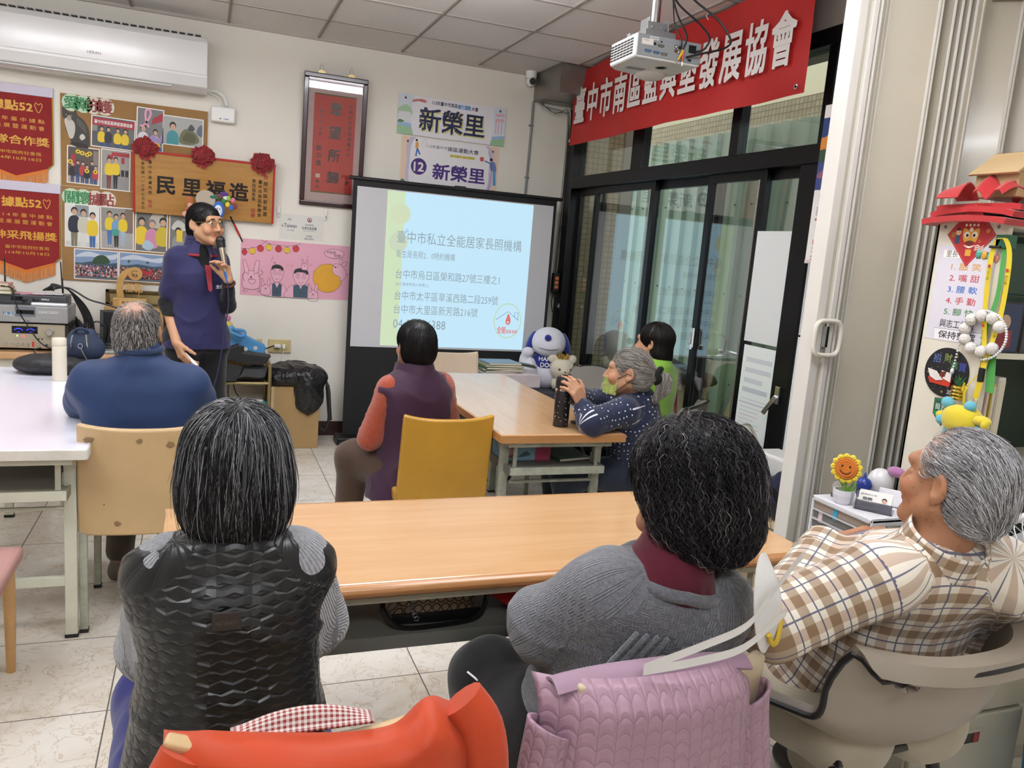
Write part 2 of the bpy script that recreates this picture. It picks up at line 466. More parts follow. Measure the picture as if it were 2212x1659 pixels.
def mosaic_mat():
 m=mat('cream_mosaic_tile','#c9b795',0.45);nt=NT(m);p=nt.n['Principled BSDF']
 br=nt.new('ShaderNodeTexBrick');br.inputs['Scale'].default_value=1.0;br.inputs['Brick Width'].default_value=0.045;br.inputs['Row Height'].default_value=0.045
 br.inputs['Mortar Size'].default_value=0.004;br.offset=0.0
 br.inputs['Color1'].default_value=lin('#cdbb98');br.inputs['Color2'].default_value=lin('#bfab86');br.inputs['Mortar'].default_value=lin('#8f826c')
 sx=nt.sep(nt.coords('Object'));cb=nt.new('ShaderNodeCombineXYZ');nt.set(cb.inputs[0],nt.math('ADD',sx[0],sx[1]));nt.set(cb.inputs[1],sx[2])
 nt.l.new(cb.outputs[0],br.inputs['Vector']);nt.l.new(br.outputs[0],p.inputs['Base Color']);return m
M_MOS=mosaic_mat()
structure(MB().box((WX+0.14,6.25,-0.05),(3.35,6.6,3.2),M_MOS).box((3.3,6.24,-0.05),(3.42,6.5,3.2),mat('grey_stone_trim','#a59f95',0.6)).build('trim_3'))
structure(MB().box((fx+0.05,1.5,2.66),(fx+0.4,9.0,2.84),M_MOS).box((fx+0.02,1.5,2.60),(fx+0.42,9.0,2.66),mat('grey_stone_trim')).build('trim_4'))
structure(MB().box((fx+0.42,1.5,2.5),(fx+0.6,9.0,6.0),mat('sunlit_cream_render','#f0e4c8',0.8)).build('trim_5'))
structure(MB().box((WX+0.14,2.0,2.66),(WX+0.3,6.2,2.74),M_MOS).box((WX+0.14,2.0,2.62),(WX+0.3,6.2,2.66),mat('grey_stone_trim')).build('trim_6'))

# scooter parked against the fence
def scooter(P):
 t=thing('motor_scooter','red and cream motor scooter parked outside behind the sliding glass door','scooter',P)
 X,Y,Z=P
 RED=mat('scooter_red_paint','#c4283c',0.25,coat=0.6);CRM=mat('scooter_cream_paint','#d9c79c',0.35,coat=0.4);TYR=mat('tyre_rubber','#1b1b1c',0.8);WHT=mat('scooter_white_trim','#e2e0da',0.4)
 def P3(x,y,z):return(X+x,Y+y,Z+z)
 # rear body: swelling shell around the engine (rear at +y)
 b=MB()
 prof=[(-0.12,0.30,0.10,0.12),(0.0,0.40,0.15,0.17),(0.22,0.47,0.18,0.20),(0.45,0.50,0.16,0.17),(0.62,0.53,0.09,0.10),(0.70,0.54,0.02,0.03)]
 rings=[]
 for y,zc,a,c in prof:rings.append([P3(a*math.cos(k*PI/8),y,zc+c*math.sin(k*PI/8))for k in range(16)])
 vs=[q for r in rings for q in r]
 b.add(vs,[(i*16+k,i*16+(k+1)%16,(i+1)*16+(k+1)%16,(i+1)*16+k)for i in range(len(prof)-1)for k in range(16)]+[tuple(range(16)),tuple(80+k for k in range(16))],RED,True)
 b.build('rear_body',t)
 b=MB();b.grid(lambda u,v:P3(-0.12+0.24*u,-0.10+0.05*v,0.32+0.36*v+0.03*math.sin(PI*u)),8,6,CRM,True,0.02);b.build('seat_post_panel',t)
 SEAT=mat('black_vinyl','#1d1d20',0.35)
 b=MB();pr=[(-0.20,0.735,0.12,0.035),(-0.14,0.745,0.15,0.06),(0.05,0.74,0.155,0.065),(0.25,0.765,0.15,0.065),(0.5,0.80,0.13,0.06),(0.62,0.80,0.05,0.03)]
 rr=[[P3(a*math.cos(k*PI/7),y,zc+c*math.sin(k*PI/7))for k in range(14)]for y,zc,a,c in pr]
 b.add([q for r in rr for q in r],[(i*14+k,i*14+(k+1)%14,(i+1)*14+(k+1)%14,(i+1)*14+k)for i in range(len(pr)-1)for k in range(14)]+[tuple(range(14)),tuple(70+k for k in range(14))],SEAT,True)
 b.build('seat',t)
 b=MB();b.grid(lambda u,v:P3(-0.19+0.38*u,-0.72+0.62*v,0.30+0.02*math.sin(PI*v)),6,8,RED,True,0.07);b.build('footboard',t,0.01)
 MB().tube(spline([P3(-0.2,-0.1,0.36),P3(-0.2,-0.4,0.375),P3(-0.18,-0.72,0.38),P3(0,-0.78,0.4)],6),0.018,WHT,8).build('footboard_trim',t)
 MB().box(P3(-0.2,-0.22,0.36),P3(0.2,-0.1,0.44),WHT).build('battery_cover',t,0.02)
 # front shield leaning back, head and bars
 b=MB();b.grid(lambda u,v:P3((-0.22+0.44*u)*(1-0.45*abs(v-0.45)),-0.72-0.10*v-0.09*math.sin(PI*u),0.34+0.56*v),10,10,CRM,True,0.025);b.build('leg_shield',t)
 b=MB();b.grid(lambda u,v:P3((-0.2+0.4*u)*(1-0.3*v),-0.88-0.05*math.sin(PI*u)-0.10*v,0.55+0.34*v),8,8,RED,True,0.02);b.build('front_cowl',t)
 MB().lathe([(0.02,-0.1),(0.09,-0.07),(0.10,0.03),(0.085,0.06),(0.02,0.07)],P3(0,-0.86,0.98),M_CHROME,18,(0,-1,0.1)).ball(P3(0,-0.80,1.02),(0.09,0.06,0.06),M_CHROME).build('headlamp',t)
 MB().tube(spline([P3(-0.34,-0.66,1.02),P3(-0.2,-0.74,1.03),P3(0,-0.78,0.98),P3(0.2,-0.74,1.03),P3(0.34,-0.66,1.02)],5),0.013,M_CHROME,8).build('handlebar',t)
 for s in(-1,1):
  MB().tube([P3(s*0.27,-0.70,1.025),P3(s*0.40,-0.62,1.015)],0.021,M_BLACKPL,10).build('grip',t)
  MB().tube([P3(s*0.25,-0.74,1.01),P3(s*0.33,-0.74,1.0),P3(s*0.39,-0.68,0.995)],0.006,M_CHROME,6).build('brake_lever',t)
  m_=MB().tube(spline([P3(s*0.24,-0.72,1.04),P3(s*0.25,-0.74,1.12),P3(s*0.34,-0.72,1.16)],5),0.006,M_CHROME,6)
  m_.lathe([(0.001,-0.01),(0.05,-0.008),(0.056,0.0),(0.05,0.012),(0.001,0.013)],P3(s*0.39,-0.72,1.18),M_CHROME,18,(0,-1,0)).lathe([(0.001,-0.0115),(0.046,-0.0115),(0.046,-0.0125),(0.001,-0.0125)],P3(s*0.39,-0.72,1.18),mat('mirror_face','#d8c9b0',0.3),18,(0,-1,0));m_.build('mirror',t)
 for yy in(0.42,-0.98):
  w_=MB();w_.tube([P3(0,yy+0.17*math.cos(a),0.21+0.17*math.sin(a))for a in[2*PI*k/28 for k in range(28)]],0.045,TYR,10,True);w_.cyl(P3(-0.04,yy,0.21),P3(0.04,yy,0.21),0.11,M_CHROME,20);w_.build('wheel',t)
 MB().grid(lambda u,v:P3(-0.07+0.14*u,-0.98+0.24*math.cos(0.15+2.6*v),0.22+0.24*math.sin(0.15+2.6*v)),4,14,RED,True,0.012).build('mudguard',t)
 MB().tube(spline([P3(-0.13,0.7,0.78),P3(-0.17,0.5,0.78),P3(-0.18,0.3,0.70)],5),0.01,M_CHROME,8).tube(spline([P3(0.13,0.7,0.78),P3(0.17,0.5,0.78),P3(0.18,0.3,0.70)],5),0.01,M_CHROME,8).build('grab_rail',t)
 MB().cyl(P3(-0.02,0.2,0.2),P3(-0.16,0.35,0.0),0.012,M_CHROME,8).build('kickstand',t)
 return t
scooter((3.40,5.06,-0.05))
# ================================================================ THINGS ON THE WALLS
def ink(h,rough=0.55):return mat('print_'+h.strip('#'),h,rough)
def clip01(pts):
 for ax,lim,sg in((0,0.0,1),(0,1.0,-1),(1,0.0,1),(1,1.0,-1)):
  out=[]
  for i in range(len(pts)):
   a,b=pts[i-1],pts[i];da,db=sg*(a[ax]-lim),sg*(b[ax]-lim)
   if(da>=0)!=(db>=0):k=da/(da-db);out.append((a[0]+(b[0]-a[0])*k,a[1]+(b[1]-a[1])*k))
   if db>=0:out.append(b)
  pts=out
  if len(pts)<3:return[]
 return pts
class Pic:
 """a flat printed picture: shapes in 0..1 coordinates of a rectangle, each a hair above the last"""
 def __init__(s,o,U,V,wd,ht,step=0.00003,mb=None):
  s.o,s.U,s.V=Vector(o),Vector(U).normalized(),Vector(V).normalized();s.N=s.U.cross(s.V);s.w,s.h=wd,ht;s.k=0;s.step=step;s.b=mb or MB()
 def _o(s):s.k+=1;return s.o+s.N*(s.step*s.k)
 def poly(s,pts,m):
  pts=clip01(list(pts))
  if len(pts)<3:return s
  s.b.flat([(x*s.w,y*s.h)for x,y in pts],s._o(),s.U,s.V,m);return s
 def rect(s,x0,y0,x1,y1,m):return s.poly([(x0,y0),(x1,y0),(x1,y1),(x0,y1)],m)
 def circ(s,x,y,r,m,ry=None,n=18):
  """r in metres"""
  ry=r if ry is None else ry
  return s.poly([(x+r/s.w*math.cos(2*PI*i/n),y+ry/s.h*math.sin(2*PI*i/n))for i in range(n)],m)
 def line(s,pts,wd,m,closed=False):
  """stroke in 0..1 coordinates, width in metres"""
  P=[Vector((x*s.w,y*s.h))for x,y in pts];n=len(P);o=s._o();vs=[]
  for i,p in enumerate(P):
   a=P[(i-1)%n]if(closed or i)else p;c=P[(i+1)%n]if(closed or i<n-1)else p
   d=(c-a);d=d.normalized()if d.length>0 else Vector((1,0));q=Vector((-d.y,d.x))*wd/2
   vs+=[o+s.U*(p+q).x+s.V*(p+q).y,o+s.U*(p-q).x+s.V*(p-q).y]
  fs=[(2*i,2*((i+1)%n),2*((i+1)%n)+1,2*i+1)for i in range(n if closed else n-1)]
  s.b.add(vs,fs,m);return s
 def smooth(s,pts,wd,m,closed=False,n=5):
  return s.line([(p.x,p.y)for p in spline([(x,y,0)for x,y in pts],n,closed)],wd,m,closed)
 def blob(s,pts,m,n=5):return s.poly([(p.x,p.y)for p in spline([(x,y,0)for x,y in pts],n,True)],m)
 def text(s,body,x,y,h,m,**kw):s.b.text(body,s._o()+s.U*(x*s.w)+s.V*(y*s.h),s.U,s.V,h,m,**kw);return s
 def build(s,name,parent):return s.b.build(name,parent,norm=False)

def rect_y(tl,br,Y):
 a,c=on_y(*tl,Y),on_y(*br,Y);return a.x,c.x,c.z,a.z

# ---- air conditioner
t=thing('air_conditioner','long white split air conditioner mounted high on the back wall','air conditioner',(-0.6,6.15,2.42))
x0,x1=-1.32,0.0
AC=mat('glossy_white_plastic','#e9e8e8',0.12,coat=0.5)
prof=[(0,2.40),(-0.12,2.39),(-0.20,2.42),(-0.225,2.48),(-0.225,2.70),(-0.20,2.735),(-0.15,2.745),(0,2.745)]
b=MB();n=len(prof);vs=[(x,6.148+p,z)for x in(x0,x1)for p,z in prof]
b.add(vs,[tuple(range(n)),tuple(range(n,2*n))]+[(i,(i+1)%n,n+(i+1)%n,n+i)for i in range(n)],AC);b.build('body',t,0.008,3)
b=MB();b.box((x0,5.916,2.495),(x1-0.002,5.925,2.70),AC);b.build('front_panel',t,0.004)
b=MB();b.box((x0+0.1,5.95,2.402),(x1-0.22,5.985,2.412),mat('vane_white','#d9d8d6',0.3));b.build('air_vane',t,0.003)
b=MB()
for i in range(26):b.box((x0+0.04+i*0.048,5.95,2.743),(x0+0.075+i*0.048,6.12,2.748),mat('vent_grey','#6a6866',0.6))
b.build('top_vent',t)
p=Pic((x0,5.9155,2.495),EX,EZ,x1-x0,0.205);p.text('HERAN',(on_y(203,124,5.916).x-x0)/(x1-x0),0.2,0.018,ink('#8d8d8d'),bold=0.02);p.build('lettering',t)
p=Pic((x1-0.2,5.94,2.44),EX,EZ,0.1,0.03);p.rect(0,0,0.04,1,ink('#3b3b3b'));p.build('indicator',t)
t=thing('pipe_conduit','pale bent pipe running from the air conditioner to the white box','pipe',(0.05,6.14,2.4))
b=MB();b.curve([(0.0,6.125,2.43),(0.06,6.125,2.435),(0.11,6.125,2.40),(0.125,6.125,2.345)],0.012,M_WHITEPL,8);b.curve([(0.0,6.13,2.42),(0.05,6.13,2.405),(0.08,6.13,2.38),(0.085,6.13,2.345)],0.004,M_WHITEPL,6);b.build('pipe',t)
X0,X1,Z0,Z1=rect_y((456,227),(508,268),6.1)
t=thing('router_box','small white network box on the wall below the air conditioner','router',(0.1,6.15,2.28))
MB().box((X0,6.09,Z0),(X1,6.15,Z1),M_WHITEPL).build('case',t,0.012,3)
p=Pic((X0,6.0895,Z0),EX,EZ,X1-X0,Z1-Z0);p.circ(0.38,0.22,0.006,ink('#2a3c8c'),0.004);p.text('中華電信',0.62,0.22,0.008,ink('#2a3c8c'),bold=0.02);p.build('logo',t)

# ---- corkboard with prints
CORK=mat('brown_cork_board','#9a7547',0.8,vary=0.10,vscale=9,bump=0.2,bscale=300)
t=thing('cork_board','large brown cork board covered in photo prints on the back wall','notice board',(-0.44,6.15,1.69))
MB().box((-0.89,6.138,1.09),(0.005,6.149,2.295),CORK).build('board',t)
p=Pic((-0.89,6.138,1.09),EX,EZ,0.895,1.205)
p.rect(0.0,0.512,1.0,0.5155,mat('clear_tape','#c4ad86',0.2));p.build('seam_tape',t)
def cut_letters(name,label,chars,px,col,halo):
 t=thing(name,label,'lettering',on_y(*px[0],6.137));b=MB()
 for ch,(x,y)in zip(chars,px):
  c=on_y(x,y,6.1365);b.flat(disc(0.056,14),c,EX,EZ,halo)
  b.text(ch,c+Vector((0,-0.0006,0)),EX,EZ,0.085,col,width=0.088,bold=0.025)
 b.build('letters',t,norm=False)
g,r_=ink('#3d8a55'),ink('#8f3b36');hg,hr=ink('#c6dcc0'),ink('#dcd2c4')
cut_letters('paper_letters','green cut-out letters at the top left of the cork board','愛鄰',[(154,221),(180,225)],g,hg)
cut_letters('paper_letters','red cut-out letters beside the green ones at the top of the cork board','守護',[(202,228),(227,231)],r_,hr)
cut_letters('paper_letters','green cut-out letters halfway down the cork board','關懷',[(154,425),(180,427)],g,hg)
cut_letters('paper_letters','red cut-out letters halfway down the cork board','據點',[(206,430),(231,432)],r_,hr)

SKIN_P=ink('#c99f84');HAIR_P=ink('#1d1b1d')
def figure(p,x,y,s,body,legs=None,hair=HAIR_P,asp=1.0):
 """small printed person, s = height of head and trunk as a share of the picture"""
 k=p.h/p.w
 if legs:p.poly([(x-0.10*s*k,y-1.0*s),(x-0.015*s*k,y-1.0*s),(x,y-0.3*s),(x+0.015*s*k,y-1.0*s),(x+0.1*s*k,y-1.0*s),(x+0.14*s*k,y),(x-0.14*s*k,y)],legs)
 p.blob([(x-0.20*s*k,y-0.1*s),(x-0.22*s*k,y+0.42*s),(x,y+0.60*s),(x+0.22*s*k,y+0.42*s),(x+0.20*s*k,y-0.1*s)],body)
 p.circ(x,y+0.80*s,0.135*s*p.h,hair,0.165*s*p.h,12);p.circ(x+0.005,y+0.745*s,0.105*s*p.h,SKIN_P,0.125*s*p.h,12)
YEL,BLK,RED_P,WHT_P,NAVY_P=ink('#e2c42c'),ink('#26262b'),ink('#a52f3c'),ink('#e6e4e0'),ink('#3b4f7a')
WHITE_PAPER=mat('photo_paper','#e9e7e4',0.3)
def photo(label,tl,tr,bl,painter,y=6.1372):
 a,c,d=on_y(*tl,y),on_y(*tr,y),on_y(*bl,y)
 U=(c-a);wd=U.length;V=(a-d);ht=V.length;U.normalize();V=(V-U*V.dot(U)).normalized()
 t=thing('photo_print',label,'photograph',d,'photo prints on the cork board')
 MB().prism([(0,0),(wd,0),(wd,ht),(0,ht)],d+Vector((0,0,0)),U,V,0.0009,WHITE_PAPER).build('paper',t)
 p=Pic(d+U*0.006+V*0.006+U.cross(V)*0.001,U,V,wd-0.012,ht-0.012);painter(p);p.build('picture',t);return t
def ph1(p):
 p.rect(0,0,1,1,ink('#54575a')).rect(0,0.70,1,0.96,RED_P).rect(0,0.5,0.12,0.7,ink('#8d8b86')).rect(0.86,0.2,1,0.7,ink('#6c6a66'))
 p.text('臺中市南區藍興堡發展協會',0.5,0.83,0.024,WHT_P,width=p.w*0.9,bold=0.02)
 for x,c in((0.22,YEL),(0.38,ink('#33313d')),(0.60,YEL),(0.78,YEL)):figure(p,x,0.22,0.5,c,NAVY_P)
def ph2(p):
 p.rect(0,0,1,1,ink('#7b7a7c')).poly([(0.55,0.62),(1,0.75),(1,0.95),(0.6,0.78)],RED_P).rect(0,0,1,0.08,ink('#3f6aa8'))
 figure(p,0.24,0.12,0.52,ink('#d8d6dc'));figure(p,0.72,0.1,0.45,ink('#c7a8a0'))
 p.smooth([(0.1,0.56),(0.3,0.62),(0.5,0.85),(0.46,0.98),(0.32,0.95),(0.32,0.75),(0.45,0.55)],0.012,ink('#e7a0bd'))
 p.blob([(0.45,0.26),(0.62,0.38),(0.85,0.3),(0.98,0.42),(0.95,0.2),(0.7,0.22)],ink('#a08fc4'));p.blob([(0.6,0.1),(0.78,0.2),(0.95,0.1),(0.8,0.02)],YEL)
def ph3(p):
 p.rect(0,0,1,1,ink('#a9aaa7')).blob([(0.42,0.1),(0.45,0.45),(0.6,0.62),(0.82,0.5),(0.92,0.2),(0.7,0.05)],ink('#6d6c4c')).blob([(0.5,0.2),(0.6,0.5),(0.8,0.4),(0.8,0.15)],ink('#57583a'))
 p.blob([(0.62,0.6),(0.7,0.8),(0.8,0.65),(0.72,0.55)],ink('#4a4d55')).blob([(0.85,0.5),(0.9,0.75),(0.99,0.8),(0.99,0.4)],ink('#5d6a7e'))
 figure(p,0.24,0.0,0.85,ink('#3f8f97'))
def ph4(p):
 p.rect(0,0,1,1,ink('#5b5048')).rect(0,0,1,0.18,ink('#b6a593')).rect(0.1,0.45,0.24,0.8,RED_P).rect(0.82,0.35,1,0.95,ink('#847a6e'))
 for i,(x,y)in enumerate(((0.15,0.24),(0.32,0.3),(0.48,0.28),(0.62,0.2),(0.78,0.32),(0.9,0.2))):figure(p,x,y,0.36,(BLK,ink('#3c3c50'),ink('#b43d3d'))[i%3],NAVY_P)
 for x,y in((0.08,0.58),(0.32,0.88),(0.46,0.85),(0.62,0.82),(0.7,0.86),(0.62,0.36),(0.9,0.36)):p.circ(x,y,0.014,YEL).circ(x,y,0.006,ink('#53351c'))
def ph5(p):
 p.rect(0,0,1,1,ink('#9b9a93')).rect(0,0,1,0.35,ink('#8e8c8a')).rect(0.35,0.86,1,0.96,RED_P).rect(0.2,0.78,0.4,0.88,RED_P).rect(0.7,0.68,0.82,0.84,RED_P)
 for x in(0.6,0.75,0.9):p.rect(x-0.05,0.35,x+0.07,0.52,BLK)
 figure(p,0.26,0.42,0.42,YEL,ink('#7a3b30'));figure(p,0.5,0.44,0.42,YEL,BLK)
def ph6(p):
 p.rect(0,0,1,1,ink('#dcdcd8')).rect(0.28,0.72,0.7,1,ink('#8d9496')).rect(0,0,1,0.12,ink('#cfccc6'))
 figure(p,0.26,0.42,0.55,ink('#23283a'),ink('#7d755f'));figure(p,0.54,0.42,0.52,ink('#c9c7b4'),ink('#d9d7d2'));figure(p,0.82,0.36,0.52,YEL,ink('#3c66a0'))
def ph7(p):
 p.rect(0,0,1,1,ink('#8f8d87')).rect(0,0,1,0.42,ink('#a9a7a2')).rect(0.75,0.4,1,1,ink('#7c6a5d'))
 for i in range(7):p.line([(0,0.04+i*0.06),(1,0.04+i*0.06)],0.0012,ink('#85837e'));p.line([(0.07+0.14*i,0),(0.14+0.12*i,0.42)],0.0012,ink('#85837e'))
 figure(p,0.26,0.52,0.42,YEL,ink('#4a6ea6'));figure(p,0.47,0.46,0.42,ink('#6f9dc0'),BLK);figure(p,0.68,0.5,0.42,YEL,ink('#9fb3c8'));p.rect(0.34,0.32,0.54,0.48,ink('#3f9b8c'))
def ph8(p):
 p.rect(0,0,1,1,ink('#6d6a66')).blob([(0.4,0.7),(0.6,1.0),(0.9,0.95),(0.75,0.6)],ink('#b5b0a2'))
 figure(p,0.18,0.25,0.62,YEL);figure(p,0.52,0.18,0.66,ink('#c987a8'),hair=ink('#77757a'));figure(p,0.88,0.25,0.66,ink('#c9b22f'));p.blob([(0.2,0.1),(0.35,0.28),(0.6,0.15),(0.45,0.02)],ink('#a9c0cf'))
def ph9(p):
 p.rect(0,0,1,1,ink('#77756f')).blob([(0.1,0.62),(0.4,0.85),(0.85,0.78),(0.9,0.6)],ink('#cbc8c2'));figure(p,0.5,0.1,0.6,ink('#8d8f93'));p.rect(0.4,0.3,0.75,0.6,YEL)
def crowd(red):
 def f(p):
  rng=random.Random(3 if red else 4)
  p.rect(0,0,1,1,ink('#7f97b8')).blob([(0.0,0.75),(0.3,0.95),(0.7,0.85),(1,0.92),(0.9,0.72),(0.4,0.78)],ink('#c3ccd8')).rect(0,0,1,0.55,ink('#4c5a55')).poly([(0,0.5),(0.4,0.62),(0.75,0.56),(1,0.62),(1,0.45),(0,0.45)],ink('#3e5566')).rect(0,0,1,0.2,ink('#6a6d72'))
  if not red:p.blob([(0.42,0.55),(0.45,0.74),(0.6,0.86),(0.75,0.8),(0.82,0.6),(0.62,0.55)],ink('#2f4a33'))
  else:
   for x in(0.2,0.62):p.line([(x,0.5),(x,0.72)],0.002,ink('#4a5248'));p.blob([(x-0.03,0.68),(x,0.74),(x+0.04,0.7),(x,0.66)],ink('#3b4d3c'))
  cs=['#c8637f','#d9d4d0','#2b2b35','#8f3347','#4a5f9a','#c7a98d','#b5707f','#30303a']if not red else['#a5283a','#8d2030','#2c2a30','#b43b48','#4a4450','#c09a84']
  for row in range(5):
   for i in range(26):
    x=0.02+i*0.038+rng.uniform(-.01,.01);y=0.46-row*0.075+rng.uniform(-.015,.015);p.circ(x,y-0.03,0.006,ink(rng.choice(cs)),0.007,6);p.circ(x,y+0.015,0.0032,rng.choice((HAIR_P,SKIN_P)),None,6)
  if red:p.poly([(0.3,0.3),(0.72,0.26),(0.72,0.38),(0.3,0.42)],ink('#b9303c'))
 return f
photo('photo print of people in yellow vests below a red banner, cork board upper row',(196,247),(292,261),(196,315),ph1)
photo('photo print with a pink balloon loop, touching the top edge of the cork board',(293,229),(352,238),(293,322),ph2)
photo('photo print of a smiling person in teal beside a grass heap, cork board top right',(351,247),(440,259),(350,311),ph3)
photo('photo print of a group holding yellow sunflowers, left edge of the cork board',(144,313),(215,322),(144,394),ph4)
photo('photo print of two people in yellow tops among black chairs, left of the wooden plaque',(219,320),(283,328),(217,408),ph5)
photo('photo print of three people with a white tote bag, below the green middle letters',(139,438),(214,445),(140,532),ph6)
photo('photo print of three people holding a teal bag, middle of the cork board',(217,445),(290,451),(217,537),ph7)
photo('photo print with a person in pink between two others, under the wooden plaque',(291,452),(361,459),(291,542),ph8)
photo('photo print with a white cap and a yellow mask, half behind the speaker',(364,460),(404,464),(364,547),ph9)
photo('wide photo print of a crowd below a dark round tree, bottom of cork board',(159,536),(255,543),(160,602),crowd(False))
photo('wide photo print of a large crowd in red, bottom right of the cork board',(256,543),(356,551),(256,606),crowd(True))
# grey tabby cut-out
t=thing('cat_cutout','cut-out photo of a sitting grey and white cat on the cork board','cutout',on_y(165,270,6.137))
a=on_y(132,318,6.1365);wd=(on_y(196,318,6.1365)-a).x;ht=(on_y(132,228,6.1365)-a).z
p=Pic(a,EX,EZ,wd,ht)
p.blob([(0.06,0.98),(0.05,0.78),(0.12,0.66),(0.16,0.45),(0.28,0.25),(0.42,0.06),(0.62,0.0),(0.92,0.06),(0.96,0.28),(0.92,0.52),(0.78,0.70),(0.56,0.82),(0.50,0.95),(0.40,0.88),(0.22,0.90)],ink('#3b3834'))
p.blob([(0.12,0.66),(0.2,0.72),(0.42,0.66),(0.48,0.5),(0.42,0.28),(0.3,0.24),(0.2,0.42)],ink('#c9c4bb')).blob([(0.62,0.3),(0.72,0.38),(0.82,0.3),(0.7,0.22)],ink('#c9c4bb')).blob([(0.55,0.75),(0.8,0.6),(0.85,0.4),(0.7,0.5),(0.55,0.6)],ink('#55504a')).blob([(0.2,0.74),(0.3,0.8),(0.36,0.7),(0.27,0.66)],ink('#a39a8e')).circ(0.18,0.80,0.004,ink('#8c9a4a')).circ(0.36,0.79,0.004,ink('#8c9a4a'))
p.blob([(0.3,0.12),(0.5,0.16),(0.85,0.12),(0.9,0.04),(0.6,0.03)],ink('#24211f'));p.build('picture',t)

# ---- wooden congratulation plaque with red rosettes
t=thing('wooden_plaque','wide wooden congratulation plaque with big brush characters, hung over the cork board','plaque',(0.0,6.10,1.78))
def wood_mat(name,c1,c2,rough=0.3,scale=(1,1,1),sc=6.0,coat=0.2,dark=None):
 if name in _M:return _M[name]
 m=mat(name,c1,rough,coat=coat);nt=NT(m);p=nt.n['Principled BSDF'];v=nt.coords('Object',scale)
 n=nt.noise(sc,v,6,0.6,0.6);n2=nt.noise(sc*6,v,4,0.6,0.2)
 c=nt.ramp(n,[(0.3,c1),(0.7,c2)]);c=nt.mix(nt.math('MULTIPLY',nt.math('GREATER_THAN',n2,0.62),0.25),c,lin(dark or c1));nt.set(p.inputs['Base Color'],c);return m
WOODP=wood_mat('plaque_wood','#a8793f','#b98a4b',0.16,(1,1,9),3.0,0.5,'#93652f')
RF=mat('red_lacquer','#b3241f',0.4)
PX0,PX1,PZ0,PZ1=-0.445,0.445,1.575,1.975
pts=lambda f,z:(0,6.075+f,z)
R_tilt=Matrix.Rotation(math.radians(7),3,'X')
pc=Vector(((PX0+PX1)/2,6.095,(PZ0+PZ1)/2))
MB().obox(pc,(PX1-PX0,0.025,PZ1-PZ0),WOODP,R_tilt).build('panel',t,0.002)
U=R_tilt@EX;V=R_tilt@EZ;Nf=U.cross(V)
b=MB();hw,hh=(PX1-PX0)/2,(PZ1-PZ0)/2
for o,s_ in((V*(hh+0.006),(2*hw+0.03,0.035,0.014)),(-U*(hw+0.006),(0.014,0.035,2*hh)),(U*(hw+0.006),(0.014,0.035,2*hh))):b.obox(pc+o,s_,RF,R_tilt)
b.build('red_border',t,0.002)
p=Pic(pc-U*hw-V*hh+Nf*0.0128,U,V,2*hw,2*hh);K=ink('#181312',0.35);RR=ink('#9a2c33')
for ch,x,y in(('民',0.215,0.50),('里',0.40,0.50),('福',0.57,0.50),('造',0.745,0.50)):p.text(ch,x,y,0.125,K,width=0.125,bold=0.035)
p.text('臺中市長盧秀燕',0.105,0.60,0.024,K,vertical=True,bold=0.015,gap=1.4);p.text('敬賀',0.105,0.16,0.026,RR,vertical=True,bold=0.015)
p.text('中華民國一一三年七月吉日',0.055,0.49,0.022,K,vertical=True,bold=0.015,gap=1.32)
p.text('賀',0.945,0.80,0.03,RR,bold=0.02);p.text('陳宏誌君當選',0.945,0.42,0.03,K,vertical=True,bold=0.02,gap=1.4)
p.text('臺中市南區新榮里',0.903,0.42,0.027,K,vertical=True,bold=0.02,gap=1.22);p.text('第四屆里長',0.855,0.56,0.026,K,vertical=True,bold=0.02,gap=1.2);p.text('誌慶',0.855,0.16,0.03,RR,vertical=True,bold=0.02)
p.build('lettering',t)
ROS=mat('red_ribbon_fabric','#96141c',0.7,sheen=0.4)
for(px,py),lab in zip(((315,318),(438,336),(567,352)),('red ribbon rosette on the top left corner of the wooden plaque','red ribbon rosette on the top middle of the wooden plaque','red ribbon rosette on the top right corner of the wooden plaque')):
 c=on_y(px,py,6.05);t=thing('ribbon_rosette',lab,'rosette',c,'rosettes on the wooden plaque');b=MB();rng=random.Random(px)
 for i in range(70):
  a=rng.uniform(0,2*PI);q=rng.uniform(0,1);r_=0.07*q**0.6;e=Vector((r_*math.cos(a),-0.03*(1-q)-rng.uniform(0,.012),r_*math.sin(a)*0.75));s_=rng.uniform(0.014,0.022)
  R=Matrix.Rotation(rng.uniform(0,6.3),3,'Y')@Matrix.Rotation(rng.uniform(-.9,.9),3,'X')
  b.grid(lambda u,v:c+e+R@Vector(((u-.5)*2*s_,0.006*math.sin(u*9+i),(v-.5)*1.6*s_)),4,3,ROS,True,0.0015)
 b.build('petals',t)
 MB().beam(c+Vector((0.0,0.0,-0.03)),c+Vector((0.012,0.0,-0.085)),0.03,0.003,ROS,(0,1,0)).beam(c+Vector((-0.01,0.0,-0.03)),c+Vector((-0.03,0.0,-0.075)),0.026,0.003,ROS,(0,1,0)).build('ribbon_tail',t)

